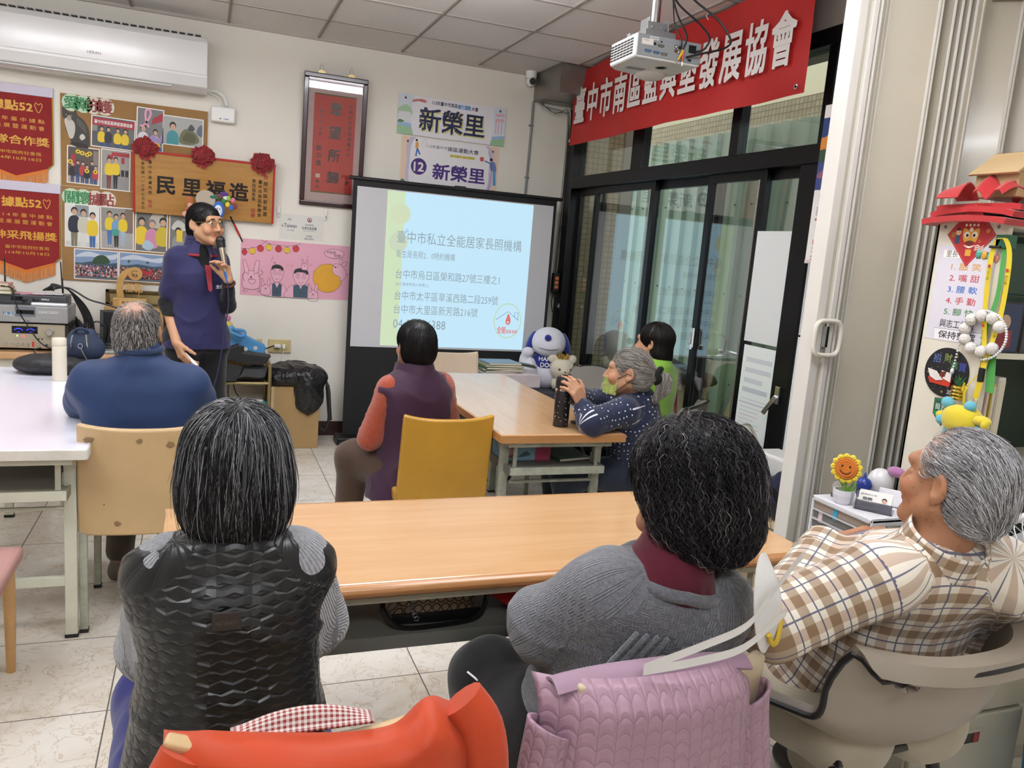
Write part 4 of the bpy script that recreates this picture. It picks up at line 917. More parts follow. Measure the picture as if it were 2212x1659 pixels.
p.smooth([(0.40+0.1*math.cos(q),0.245+0.035*math.sin(q))for q in(0,1,2,3,4,5)],0.0015,ink('#2a2a30'),True)
p.rect(0,0.0,1,0.005,ink('#a9a6a0')).poly([(0.0,0.005),(1,0.005),(1,0.024),(0,0.024)],ink('#dcc3cf'));p.build('print',t)
MB().curve([(2.62,cy-0.16,ct),(2.63,cy-0.19,2.4),(2.66,cy-0.22,2.7),(2.68,cy-0.23,2.89)],0.004,mat('grey_cord','#9d9a93',0.7),6).build('hanging_cord',t)
def glass_paper(label,ya,yb,za,zb,x=2.715,seed=1,tint='#e2e4e0',art=True):
 t=thing('taped_paper',label,'poster',(x,(ya+yb)/2,(za+zb)/2));MB().box((x-0.001,yb,za),(x+0.0005,ya,zb),mat('back_of_poster_'+tint.strip('#'),tint,0.6)).build('sheet',t);rng=random.Random(seed)
 p=Pic((x-0.0012,ya,za),-EY,EZ,ya-yb,zb-za)
 if art:
  for j in range(3):p.rect(0.12,0.86-j*0.09,rng.uniform(.7,.95),0.90-j*0.09,ink('#c7ccd0'))
  for j in range(14):p.rect(0.1,0.08+j*0.035,rng.uniform(.5,.95),0.09+j*0.035,ink('#cdcfcf' if j%3 else '#d8c6c4'))
  p.rect(0.05,0.5,0.95,0.515,ink('#c0c6cc')).rect(0.1,0.60,0.9,0.64,ink('#bcc2c8'))
 p.build('faint_print',t)
glass_paper('upper pale sheet taped to the glass left of the calendar',3.57,3.30,1.14,1.72,2.722,1,'#d6d9d8',False)
glass_paper('white printed poster taped to the glass left of the black post',3.56,3.30,0.50,1.12,2.722,2,'#dfe6e2')
glass_paper('grey backed sheet taped on the glass below the calendar',3.155,2.80,1.22,1.72,2.722,3,'#c9cbce',False)
glass_paper('tall poster seen from its back, right of the black window post',3.155,2.80,0.50,1.21,2.722,4,'#dfe5e3')
# ================================================================ TABLES AND CHAIRS
LAM=wood_mat('orange_wood_laminate','#c79b6d','#d2a97d',0.22,(0.7,9,1),2.2,0.35,'#bb8c5c')
LAM2=wood_mat('orange_wood_laminate_lengthwise','#c49a6e','#d0a87e',0.2,(9,0.7,1),2.2,0.35,'#bb8c5c')
EDGE=wood_mat('table_edge_wood','#ab7747','#bd8a58',0.3,(1,9,9),3,0.3)
WLAM=mat('white_laminate','#e3e2ee',0.14,coat=0.2)
WEDGE=mat('worn_white_edge','#d3d0c6',0.5,vary=0.1,vscale=12)
SHELF=mat('grey_shelf_steel','#6f7069',0.5,vary=0.12,vscale=6)
RUST=mat('chipped_green_grey_paint','#9da090',0.5,vary=0.28,vscale=14)
CRM=mat('cream_table_leg_paint','#c9cab8',0.45,vary=0.06,vscale=10)
CAP=mat('black_foot_cap','#1a1918',0.6)

def folding_table(label,x0,x1,y0,y1,along,top_m,edge_m,leg_m,round_edge=True,shelf_m=SHELF,top=0.74):
 t=thing('folding_table',label,'table',((x0+x1)/2,(y0+y1)/2,0));th=0.034
 b=MB();b.box((x0,y0,top-th),(x1,y1,top),top_m);b.build('tabletop',t,0.012 if round_edge else 0.003,4)
 b=MB()
 if along=='x':b.tube([(x0,y0+0.004,top-th/2),(x1,y0+0.004,top-th/2)],th/2,edge_m,10);b.tube([(x0,y1-0.004,top-th/2),(x1,y1-0.004,top-th/2)],th/2,edge_m,10)
 else:b.box((x0+0.003,y0-0.002,top-th-0.004),(x1-0.003,y0+0.012,top-0.003),edge_m);b.box((x0-0.002,y0+0.003,top-th-0.004),(x0+0.012,y1,top-0.003),edge_m);b.box((x1-0.012,y0+0.003,top-th-0.004),(x1+0.002,y1,top-0.003),edge_m)
 b.build('edge_band',t,0.002)
 i=0.05;b=MB();zt=top-th-0.001
 b.box((x0+i,y0+0.035,zt-0.03),(x1-i,y0+0.055,zt),leg_m);b.box((x0+i,y1-0.055,zt-0.03),(x1-i,y1-0.035,zt),leg_m);b.box((x0+i,y0+0.055,zt-0.03),(x0+i+0.02,y1-0.055,zt),leg_m);b.box((x1-i-0.02,y0+0.055,zt-0.03),(x1-i,y1-0.055,zt),leg_m)
 b.build('apron',t,0.002)
 lx0,lx1,ly0,ly1=x0+0.06,x1-0.10,y0+0.14 if along=='y' else y0+0.07,y1-0.14 if along=='y' else y1-0.07
 if along=='x':lx0,lx1=x0+0.12,x1-0.10
 else:lx0,lx1=x0+0.07,x1-0.07
 for lx in(lx0,lx1):
  for ly in(ly0,ly1):
   g=MB().box((lx-0.02,ly-0.0125,0.012),(lx+0.02,ly+0.0125,zt-0.005),leg_m).box((lx-0.022,ly-0.016,zt-0.06),(lx+0.022,ly+0.016,zt-0.004),leg_m).build('leg',t,0.002)
   MB().box((lx-0.022,ly-0.0145,0),(lx+0.022,ly+0.0145,0.014),CAP).build('foot_cap',g,0.002)
   MB().lathe([(0.009,0),(0.008,0.003),(0.001,0.005)],(lx,ly-0.016,zt-0.03),M_GREYMET,10,(0,-1,0)).build('rivet',g)
 b=MB()
 if along=='x':
  for lx in(lx0,lx1):b.box((lx-0.012,ly0,0.2),(lx+0.012,ly1,0.235),leg_m)
 else:
  for ly in(ly0,ly1):b.box((lx0,ly-0.01,0.2),(lx1,ly+0.01,0.235),leg_m)
 b.build('cross_bar',t,0.002)
 b=MB();sz=0.575;q0,q1,w0,w1=(x0+0.12,x1-0.1,y0+0.06,y1-0.06)if along=='x' else(x0+0.07,x1-0.07,y0+0.05,y1-0.16)
 b.box((q0,w0,sz-0.004),(q1,w1,sz),shelf_m);b.box((q0,w0-0.003,sz-0.03),(q1,w0+0.004,sz+0.004),leg_m if along=='y' else shelf_m);b.box((q0,w1-0.004,sz-0.03),(q1,w1+0.003,sz+0.004),shelf_m)
 b.box((q0-0.003,w0,sz-0.03),(q0+0.004,w1,sz+0.004),shelf_m);b.box((q1-0.004,w0,sz-0.03),(q1+0.003,w1,sz+0.004),shelf_m)
 b.build('shelf',t,0.001)
 b=MB()
 for px_ in(q0+0.03,q1-0.03):
  for py_ in(w0+0.03,w1-0.03):b.beam((px_,py_,sz),(px_,py_,zt-0.02),0.018,0.003,leg_m)
 b.build('shelf_hanger',t)
 if along=='y':
  b=MB();b.tube([(lx0+0.03,ly0+0.0,0.49),(lx1-0.02,ly0,0.49)],0.008,leg_m,8);b.beam((lx1-0.025,ly0,0.49),(lx1-0.02,ly0+0.005,0.62),0.012,0.006,leg_m);b.beam((lx1-0.005,ly0+0.02,0.5),(lx1-0.005,ly0+0.20,0.66),0.014,0.004,leg_m);b.build('folding_brace',t)
 return t
folding_table('long orange wood-grain folding table in the foreground between the front chairs',-0.09,1.62,1.70,2.295,'x',LAM,EDGE,CRM)
folding_table('orange wood-grain folding table with a worn corner, in front of the projection screen',1.19,1.79,3.10,4.74,'y',LAM2,EDGE,RUST)
folding_table('white-topped folding table at the left edge',-0.965,-0.36,2.95,4.61,'y',WLAM,WEDGE,CRM,False,mat('cream_shelf','#8d8878',0.5))

VINYL={k:mat(k+'_vinyl',h,0.36,vary=0.07,vscale=5,bump=0.1,bscale=220,bdist=0.001)for k,h in(('beige','#c3a67a'),('mustard','#b98a2c'),('pale_beige','#cbb7a0'),('ivory','#b8a88c'))}
STAIN=mat('old_stain','#8a6f4c',0.5)
def dining_chair(label,loc,rz,key,legm=RUST,stains=False,w_=0.40):
 """upright chair: vinyl sling back over a square steel frame; facing local +y"""
 t=thing('dining_chair',label,'chair',loc);V=VINYL[key];hw=w_/2;o=Vector(loc);R=rotz(rz)
 def L(x,y,z):return o+R@Vector((x,y,z))
 b=MB();b.grid(lambda u,v:L((u-.5)*w_*(1-0.02*v),-0.20-0.025*math.sin(PI*u)-0.05*v,0.385+0.405*v+(0.018*(abs(2*u-1))**3 if v>0.9 else 0)+(0.02 if v<0.02 and(u<0.08 or u>0.92)else 0)),12,14,V,True,0.028)
 back=b.build('backrest',t,0.008,3)
 b=MB()
 for s_ in(-1,1):b.tube([L(s_*(hw-0.004),-0.19,0.39),L(s_*(hw-0.006),-0.245,0.79)],0.003,V,6)
 b.build('seam',back)
 if stains:
  b=MB();rng=random.Random(3)
  for(u,v,r_)in((.72,.86,.018),(.48,.90,.012),(.30,.12,.014),(.2,.3,.004),(.1,.9,.02)):
   b.flat([(r_*rng.uniform(.5,1.1)*math.cos(k),r_*rng.uniform(.4,1)*math.sin(k))for k in np.linspace(0,6,9)],L((u-.5)*w_,-0.2312-0.025*math.sin(PI*u)-0.05*v,0.385+0.405*v),R@EX,(R@Vector((0,-0.12,1))).normalized(),STAIN)
  b.build('stain',back,norm=False)
 MB().grid(lambda u,v:L((u-.5)*(w_+0.01),-0.20+0.42*v,0.455+0.012*math.sin(PI*u)*math.sin(PI*v)),10,10,V,True,-0.055).build('seat',t,0.012,3)
 for sx in(-1,1):
  for yy in(-0.20,0.20):
   top=0.42 if yy>0 else 0.78
   q=L(sx*(hw-0.012),yy-(0.03 if yy<0 else 0)*0,0.0)
   g=MB().beam(q,L(sx*(hw-0.012),yy-(0.045 if yy<0 else 0)*(1 if yy<0 else 0)*0.4,0.42),0.026,0.026,legm,R@EY)
   g.build('leg',t,0.002);MB().obox(q+Vector((0,0,0.008)),(0.029,0.029,0.016),CAP,R).build('foot_cap',t,0.002)
 b=MB()
 for sx in(-1,1):b.beam(L(sx*(hw-0.012),-0.2,0.395),L(sx*(hw-0.012),0.2,0.395),0.02,0.025,legm)
 b.beam(L(-hw+0.012,0.19,0.395),L(hw-0.012,0.19,0.395),0.02,0.025,legm);b.build('seat_frame',t,0.002)
 return t
dining_chair('stained beige vinyl chair holding the man in the blue jacket, beside the white table',(-0.195,3.32,0),0.0,'beige',RUST,True,0.42)
dining_chair('mustard yellow vinyl chair under the woman in the maroon vest',(0.985,3.47,0),0.0,'mustard',RUST)
dining_chair('pale beige chair at the far end of the orange table by the screen',(1.60,5.02,0),PI,'pale_beige')
dining_chair('small beige chair pushed against the right side of the far orange table',(1.98,4.02,0),PI/2,'pale_beige',RUST,False,0.36)
dining_chair('ivory chair with the lilac quilted jacket hung over its back',(0.775,1.38,0),0.06,'ivory')
dining_chair('chair under the orange jacket, behind the woman in the black vest',(0.165,1.365,0),-0.03,'beige')
# a low chair with pinkish seat at the far left
t=thing('wooden_chair','wooden chair with pink padded seat cut off at the left edge','chair',(-0.68,2.86,0));PS=mat('pink_seat_fabric','#a87f78',0.8,bump=0.2,bscale=300,vary=0.05);BW=wood_mat('beech_leg','#b78d58','#c79d68',0.4,(1,1,6),3)
sx0,sx1,sy0,sy1,sz=-1.0,-0.57,2.53,2.93,0.44
sx0,sx1,sy0,sy1=-0.96,-0.53,2.42,2.84
MB().grid(lambda u,v:(sx0+(sx1-sx0)*u,sy0+(sy1-sy0)*v,0.452+0.012*math.sin(PI*u)*math.sin(PI*v)),8,8,PS,True,-0.05).build('seat',t,0.015,3)
for lx,ly in((sx0+0.04,sy0+0.03),(sx1-0.05,sy0+0.03),(sx0+0.04,sy1-0.02),(sx1-0.05,sy1+0.03)):
 MB().tube([(lx,ly,0.0),(lx,ly,0.2),(lx*1.0,ly-0.02,0.42)],[0.014,0.018,0.022],BW,12).build('leg',t)
MB().box((sx0+0.03,sy0+0.03,0.37),(sx1-0.04,sy1-0.02,0.41),BW).build('seat_frame',t,0.006)
b=MB()
for lx in(sx0+0.04,sx1-0.05):b.tube([(lx,sy0+0.02,0.42),(lx,sy0-0.02,0.80)],0.015,BW,10)
b.grid(lambda u,v:(sx0+0.04+(sx1-sx0-0.09)*u,sy0-0.01-0.03*math.sin(PI*u),0.62+0.18*v),8,5,BW,True,0.015);b.build('backrest',t)

SHV=mat('taupe_vinyl','#8f8578',0.34,vary=0.05,vscale=4,bump=0.08,bscale=200,bdist=0.001)
SHV2=mat('grey_vinyl','#7f7b74',0.3,vary=0.05,vscale=4,bump=0.08,bscale=200,bdist=0.001)
PIPE=mat('black_piping','#161516',0.5)
def shell_chair(label,loc,rz,m,sc=1.0,top=0.80,legs='taper',recl=0.0):
 """moulded bucket chair, facing local +y, with piping round its edge"""
 t=thing('shell_chair',label,'chair',loc);o=Vector(loc);R=rotz(rz)
 prof=[(0.24,.445,.215,.00),(0.16,.435,.235,.03),(0.0,.425,.25,.07),(-.14,.435,.25,.10),(-.22,.49,.245,.12),(-.265,.58,.235,.12),(-.295,.68,.225,.10),(-.315,top-.03,.20,.07),(-.32,top,.165,.05)]
 N=len(prof)-1
 def at(u,v):
  f=v*N;i=min(int(f),N-1);k=f-i;a,c=prof[max(i-1,0)],prof[i];d,e=prof[i+1],prof[min(i+2,N)]
  P=[0.5*((2*c[q])+(d[q]-a[q])*k+(2*a[q]-5*c[q]+4*d[q]-e[q])*k*k+(3*c[q]-a[q]-3*d[q]+e[q])*k**3)for q in range(4)]
  s_=2*u-1;e_=abs(s_)**2.6
  g=min(1,max(0,(v-0.35)/0.3))            # seat edges curl up, back edges curl forward
  y=P[0]+g*P[3]*e_*1.0-recl*max(0,P[1]-.5);z=P[1]+(1-g)*P[3]*e_+g*0.0
  if v>0.93:z-=0.02*e_
  return o+R@(Vector((s_*P[2],y,z))*sc)
 MB().grid(at,18,28,m,True,-0.024).build('shell',t,0.0)
 edge=[at(0,k/24)for k in range(25)]+[at(k/16,1)for k in range(1,16)]+[at(1,1-k/24)for k in range(25)]+[at(1-k/12,0)for k in range(1,12)]
 MB().tube(edge,0.0075,PIPE,6,True).build('piping',t)
 for sx in(-1,1):
  for yy in(-0.13,0.13):
   MB().tube([o+R@(Vector((sx*0.13,yy*0.9,0.41))*sc),o+R@Vector((sx*0.23,yy*1.7,0.0))],[0.017,0.011],M_BLACKPL,10).build('leg',t)
 MB().obox(o+R@Vector((0,0,0.405))*sc,(0.3*sc,0.28*sc,0.02),M_BLACKPL,R).build('seat_base',t,0.004)
 return t
shell_chair('large taupe vinyl bucket chair with black piping holding the man in the plaid shirt',(1.475,1.38,0),0.06,SHV,1.12,0.68,recl=0.0)
shell_chair('grey vinyl shell chair beside the plush toys, turned toward the far orange table',(2.17,4.62,0),PI/2+0.25,SHV2,0.98,0.82)
shell_chair('grey vinyl shell chair holding the person in lime green by the window',(2.36,3.86,0),0.75,SHV2,0.98,0.80)

# ================================================================ LEFT DESK, ELECTRONICS, TROLLEY
t=thing('wall_desk','narrow orange wood desk along the back wall carrying the amplifier stack','desk',(-0.9,5.9,0))
MB().box((-1.9,5.62,0.62),(0.06,6.13,0.665),LAM).build('desktop',t,0.01,3)
b=MB();b.box((-1.9,5.66,0.565),(0.03,5.69,0.62),M_CREAMMET);b.build('apron',t)
for x in(-1.85,-0.9,-0.02):MB().box((x,5.66,0),(x+0.04,5.70,0.62),M_CREAMMET).box((x,6.06,0),(x+0.04,6.10,0.62),M_CREAMMET).build('leg',t,0.002)
SILV=mat('brushed_champagne_metal','#b9b09e',0.35,0.55);SIL2=mat('silver_plastic','#a3a4a6',0.35,0.4);DISP=mat('dark_display','#0b0b14',0.15)
DSK=0.665
t=thing('amplifier','champagne silver amplifier with a blue lit display on the wall desk','amplifier',(-1.05,5.85,DSK));ax0,ax1=-1.30,-0.815;ay=5.70
MB().box((ax0,ay+0.01,DSK+0.012),(ax1+0.015,6.06,DSK+0.165),mat('amp_case_black','#2b2627',0.5)).build('case',t,0.004)
MB().box((ax0,ay,DSK+0.015),(ax1,ay+0.014,DSK+0.168),SILV).build('front_panel',t,0.003)
p=Pic((ax0,ay-0.0005,DSK+0.015),EX,EZ,ax1-ax0,0.153);p.rect(0.40,0.60,0.69,0.90,DISP).line([(0,0.36),(1,0.36)],0.001,ink('#8f8774'))
BL=mat('blue_meter_light','#1a22b4',0.4,emit='#2a36ff',estr=2.2);GL=mat('green_led','#9fe08a',0.4,emit='#aaff88',estr=3);RL=mat('red_led','#ff3a3a',0.4,emit='#ff3030',estr=4)
for x in(0.475,0.61):p.smooth([(x-0.045,0.73),(x-0.02,0.79),(x+0.02,0.79),(x+0.045,0.73)],0.005,BL).rect(x-0.015,0.655,x+0.015,0.67,BL)
p.circ(0.46,0.50,0.004,GL).circ(0.535,0.485,0.006,RL).rect(0.62,0.06,0.65,0.27,ink('#c0392b')).text('PA-9000',0.80,0.47,0.008,ink('#6e6654')).text('STEREO AMPLIFIER',0.84,0.40,0.005,ink('#6e6654'));p.build('display',t)
b=MB()
for x in(0.33,0.40,0.46,0.52,0.58,0.69,0.79,0.85):b.lathe([(0.008,0),(0.008,0.012),(0.006,0.014),(0.001,0.014)],(ax0+x*(ax1-ax0),ay,DSK+0.04),M_CHROME,12,(0,-1,0))
for x in(0.70,0.74):b.lathe([(0.005,0),(0.004,0.002),(0.001,0.002)],(ax0+x*(ax1-ax0),ay,DSK+0.075),M_BLACKPL,10,(0,-1,0))
b.build('small_knob',t);MB().lathe([(0.021,0),(0.021,0.014),(0.018,0.018),(0.001,0.018)],(ax0+0.825*(ax1-ax0),ay,DSK+0.118),M_CHROME,24,(0,-1,0)).build('volume_knob',t)
b=MB()
for x in(ax0+0.04,ax1-0.04):
 for y in(ay+0.05,6.0):b.cyl((x,y,DSK),(x,y,DSK+0.013),0.015,M_BLACKPL,12)
b.build('foot',t)
z=DSK+0.17
t=thing('disc_player','silver disc player stacked on the amplifier','player',(-1.05,5.85,z));px0,px1=-1.33,-0.795
MB().box((px0,ay-0.02,z+0.008),(px1,6.02,z+0.112),SIL2).build('case',t,0.006,3)
p=Pic((px0,ay-0.0205,z+0.008),EX,EZ,px1-px0,0.104);p.rect(0.46,0.35,0.67,0.96,ink('#70757d')).rect(0.475,0.5,0.655,0.75,DISP).rect(0.70,0.56,0.90,0.74,ink('#b3b4b6')).line([(0.70,0.55),(0.90,0.55)],0.001,ink('#77787c')).text('DVD',0.80,0.64,0.006,ink('#55565a')).rect(0.575,0.08,0.61,0.12,ink('#3a4a8c')).circ(0.53,0.12,0.006,ink('#dcdcdc'),0.003)
p.blob([(0.34,0.45),(0.38,0.62),(0.44,0.6),(0.46,0.62),(0.45,0.4),(0.38,0.42)],ink('#c9dbe6')).text('好聲音',0.40,0.52,0.02,ink('#25506e'),bold=0.02)
for k in range(5):p.circ(0.74+k*0.032,0.22,0.0045,ink('#8d8e92'))
p.build('front_print',t)
b=MB()
for x in(px0+0.04,px1-0.04):b.cyl((x,ay+0.03,z),(x,ay+0.03,z+0.009),0.012,M_BLACKPL,10);b.cyl((x,5.98,z),(x,5.98,z+0.009),0.012,M_BLACKPL,10)
b.build('foot',t)
z2=z+0.112
t=thing('remote_control','white wrapped remote lying on the disc player','remote',(-0.9,5.75,z2));MB().box((-1.00,5.69,z2),(-0.80,5.745,z2+0.022),mat('clear_wrap','#d9dade',0.15,coat=0.5)).build('body',t,0.008,3)
t=thing('wireless_receiver','dark grey wireless microphone receiver with two tall antennas on the disc player','receiver',(-1.0,5.88,z2));q0,q1=-1.26,-0.815
MB().box((q0,5.76,z2+0.002),(q1,5.98,z2+0.06),mat('dark_grey_case','#4b4d52',0.4,0.3)).build('case',t,0.005)
b=MB()
for x in(-1.045,-0.985):b.lathe([(0.016,0),(0.016,0.01),(0.012,0.013),(0.001,0.013)],(x,5.76,z2+0.03),M_BLACKPL,16,(0,-1,0))
b.build('knob',t);p=Pic((q0,5.7595,z2),EX,EZ,q1-q0,0.06);p.rect(0.32,0.4,0.46,0.8,DISP).rect(0.86,0.2,0.9,0.4,M_BLACKPL).text('MIPRO',0.74,0.6,0.011,WHT_P,bold=0.02);p.build('front_print',t)
for x,dx in((-1.185,0.0),(-0.86,-0.012)):MB().tube([(x,5.95,z2+0.06),(x+dx*.4,5.95,z2+0.16),(x+dx*.6,5.95,z2+0.165),(x+dx,5.95,z2+0.27)],[0.006,0.006,0.004,0.004],M_BLACKPL,8).build('antenna',t)
z3=z2+0.06
rng=random.Random(2)
for i,(lab,c,x0,x1,yy)in enumerate((('green-edged book at the bottom of the small book stack on the receiver','#8d9578',-1.28,-1.11,5.74),('tan book on top of the small book stack','#c9b79a',-1.27,-1.12,5.75),('pinkish book topmost of the small book stack','#c7a394',-1.29,-1.13,5.76))):
 t=thing('book',lab,'book',((x0+x1)/2,yy+0.06,z3+0.022*i),'books on the receiver');MB().box((x0,yy,z3+0.022*i),(x1,yy+0.14,z3+0.022*i+0.0215),mat('book_'+c[1:],c,0.6)).build('cover',t,0.002);MB().box((x0+0.004,yy-0.001,z3+0.022*i+0.004),(x1-0.004,yy+0.01,z3+0.022*i+0.0175),mat('page_edges','#d8d0bb',0.8)).build('pages',t)
t=thing('loose_papers','pink and white papers lying on the receiver','papers',(-0.98,5.85,z3));b=MB()
for i,(c,x,y,a)in enumerate((('#e6e6ea',-1.0,5.86,0.2),('#e3a1b3',-1.02,5.85,-0.1),('#dedfe6',-0.93,5.86,0.05))):b.obox((x,y,z3+0.002+i*0.002),(0.17,0.13,0.0015),mat('paper_'+c[1:],c,0.7),rotz(a))
b.build('sheet',t)
t=thing('cable_bundle','bundle of black cables looping from the electronics stack to the laptop','cable',(-0.75,5.9,0.9));CB=mat('black_cable','#151517',0.45);b=MB()
for k in range(6):
 d=k*0.012;b.curve([(-0.97+d,5.93,z3+0.02),(-0.92,5.92+d*.3,z3+0.045+d*.3),(-0.83,5.93,z3+0.035),(-0.775+d*.5,5.93+d,z3-0.06),(-0.735+d*.8,5.93,z3-0.16),(-0.745+d,5.93,z3-0.225-d*.6),(-0.78,5.96,z3-0.22+d),(-0.79,6.0,z3-0.15-d)],0.0055,CB,6)
b.curve([(-0.92,5.92,z3+0.03),(-0.82,5.9,z3+0.045),(-0.70,5.88,z3-0.02),(-0.60,5.86,z3-0.045),(-0.50,5.84,z3-0.075)],0.006,CB,6);b.build('cable',t)
t=thing('audio_lead','thin black lead hanging down in front of the amplifier','cable',(-1.0,5.68,0.8));MB().curve([(-1.17,5.76,z3+0.05),(-1.10,5.70,z3+0.04),(-1.08,5.67,z3-0.03),(-1.05,5.66,z+0.06),(-1.0,5.66,z-0.03),(-0.95,5.67,DSK+0.06),(-0.88,5.66,DSK+0.02),(-0.78,5.66,DSK+0.015)],0.004,CB,6).curve([(-0.95,5.70,DSK+0.02),(-0.98,5.64,DSK+0.012),(-0.96,5.615,DSK-0.01),(-0.94,5.61,DSK-0.06)],0.0035,CB,6).build('cable',t)
t=thing('power_strip','white power strip with a black adapter on the wall desk','power strip',(-0.68,5.85,DSK));MB().box((-0.75,5.80,DSK),(-0.62,5.86,DSK+0.04),M_WHITEPL).build('strip',t,0.006);MB().box((-0.72,5.80,DSK+0.04),(-0.66,5.85,DSK+0.125),M_BLACKPL).box((-0.755,5.81,DSK+0.04),(-0.735,5.83,DSK+0.12),M_BLACKPL).build('adapter',t,0.005)
MB().curve([(-0.69,5.82,DSK+0.125),(-0.68,5.82,DSK+0.17),(-0.64,5.82,DSK+0.185),(-0.60,5.82,DSK+0.15),(-0.61,5.82,DSK+0.06)],0.006,CB,6).curve([(-0.66,5.82,DSK+0.11),(-0.62,5.82,DSK+0.09),(-0.60,5.82,DSK+0.03),(-0.66,5.80,DSK+0.012),(-0.74,5.79,DSK+0.01)],0.004,CB,6).build('cord',t)
t=thing('laptop','open laptop with a bright screen behind the man in the blue jacket','laptop',(-0.47,5.8,DSK));lx0,lx1=-0.64,-0.28
MB().box((lx0,5.64,DSK),(lx1,5.88,DSK+0.018),SIL2).build('base',t,0.005);p=Pic((lx0+0.02,5.66,DSK+0.0182),EX,EY,lx1-lx0-0.04,0.19);p.rect(0.05,0.4,0.95,0.95,M_BLACKPL).rect(0.35,0.02,0.65,0.34,ink('#8c8d90'));p.build('keyboard',t)
lid=MB();Rl=Matrix.Rotation(math.radians(-10),3,'X');lc=Vector(((lx0+lx1)/2,5.90,DSK+0.137));lid.obox(lc,(lx1-lx0,0.01,0.235),mat('laptop_lid_black','#1c1d20',0.35),Rl);lo=lid.build('lid',t,0.004)
p=Pic(lc+Rl@Vector((-(lx1-lx0)/2+0.02,-0.0055,-0.10)),Rl@EX,Rl@EZ,lx1-lx0-0.04,0.205);p.rect(0,0,1,1,DISP).rect(0.19,0.08,1,0.94,mat('laptop_screen_light','#f4f2e6',0.4,emit='#fffbea',estr=1.3));p.build('screen',lo)
PINE=wood_mat('pine_wood','#c09a5f','#cdaa70',0.45,(1,1,6),4)
t=thing('pine_riser','small pine shelf riser behind the laptop','riser',(-0.43,6.02,0.9));MB().box((-0.62,5.95,0.915),(-0.26,6.12,0.94),PINE).box((-0.62,5.95,DSK),(-0.60,6.12,0.915),PINE).box((-0.28,5.95,DSK),(-0.26,6.12,0.915),PINE).build('shelf',t,0.003)
t=thing('ornate_frame','small gilt-edged picture frame leaning behind the wooden trophy','frame',(-0.43,6.1,0.94));b=MB();GF=mat('dark_gilt_frame','#5d4a24',0.45,0.4,vary=0.4,vscale=80)
for lo,hi in(((-0.625,6.085,0.94),(-0.60,6.105,1.045)),((-0.28,6.085,0.94),(-0.255,6.105,1.045)),((-0.625,6.085,1.022),(-0.255,6.105,1.045)),((-0.625,6.085,0.94),(-0.255,6.105,0.96))):b.box(lo,hi,GF)
b.build('frame',t,0.004);MB().box((-0.60,6.095,0.96),(-0.28,6.10,1.022),mat('aged_paper','#9c8a5a',0.7)).build('picture',t)
t=thing('wooden_trophy','carved wooden award trophy with a round top, on the riser above the laptop','trophy',(-0.46,6.0,0.94));TW=wood_mat('trophy_wood','#b58a4a','#c59b5a',0.4,(1,1,3),5)
MB().box((-0.57,5.965,0.94),(-0.36,6.02,1.0),TW).build('base',t,0.005);p=Pic((-0.53,5.9645,0.95),EX,EZ,0.13,0.04);p.rect(0,0,1,1,ink('#d0aa66')).text('績 效 卓 著',0.5,0.5,0.018,ink('#8a3a24'),width=0.10,bold=0.02);p.build('plate',t)
b=MB();arc=[(-0.545,1.0),(-0.55,1.06),(-0.545,1.12),(-0.52,1.17),(-0.48,1.20),(-0.44,1.21)];inn=[(-0.475,1.165),(-0.50,1.12),(-0.51,1.06),(-0.50,1.0)]
b.prism(arc+inn,(0,6.0,0),EX,EZ,0.018,TW);b.lathe([(0.045,0),(0.045,0.016),(0.001,0.016)],(-0.435,6.0,1.165),TW,24,(0,-1,0));b.build('body',t,0.002)
p=Pic((-0.47,5.9828,1.13),EX,EZ,0.07,0.07);p.smooth([(0.5+0.3*math.cos(q),0.5+0.3*math.sin(q))for q in(0.8,1.8,2.8,3.8,4.8,5.6)],0.004,ink('#5d4420')).rect(0.3,0.3,0.45,0.5,ink('#5d4420')).rect(0.55,0.3,0.7,0.45,ink('#5d4420'));p.build('emblem',t)
b=MB();b.text('楷範',(-0.445,5.995,1.07),EX,EZ,0.06,TW,width=0.11,bold=0.03);b.box((-0.415,5.99,1.0),(-0.41,6.0,1.045),TW);b.build('carved_letters',t,norm=False)
t=thing('red_ribbon','dark red ribbon end hanging over the riser front','ribbon',(-0.48,5.94,0.92));MB().flat([(-0.06,-0.012),(-0.03,0.03),(0.0,0.012),(0.05,-0.004),(0.02,-0.012)],(-0.49,5.947,0.925),EX,EZ,ROS).build('ribbon',t,norm=False)
t=thing('framed_certificate','red-framed certificate leaning behind the speaker','frame',(-0.2,6.1,0.9));b=MB();RW=mat('red_brown_frame','#7a3320',0.3,coat=0.3)
for lo,hi in(((-0.255,6.09,0.665),(-0.235,6.115,1.075)),((0.05,6.09,0.665),(0.07,6.115,1.075)),((-0.255,6.09,1.052),(0.07,6.115,1.075)),((-0.255,6.09,0.665),(0.07,6.115,0.685))):b.box(lo,hi,RW)
b.build('frame',t,0.004);MB().box((-0.235,6.10,0.685),(0.05,6.105,1.052),mat('certificate_paper','#cfd4d2',0.6)).build('certificate',t)
p=Pic((-0.235,6.0995,0.685),EX,EZ,0.285,0.367);p.text('中華民國績優楷模',0.32,0.50,0.014,ink('#33363a'),bold=0.01)
for k in range(4):p.rect(0.14,0.40-0.06*k,0.6-0.05*k,0.415-0.06*k,ink('#7d8285'))
p.circ(0.5,0.62,0.006,ink('#c0392b'));p.build('print',t)

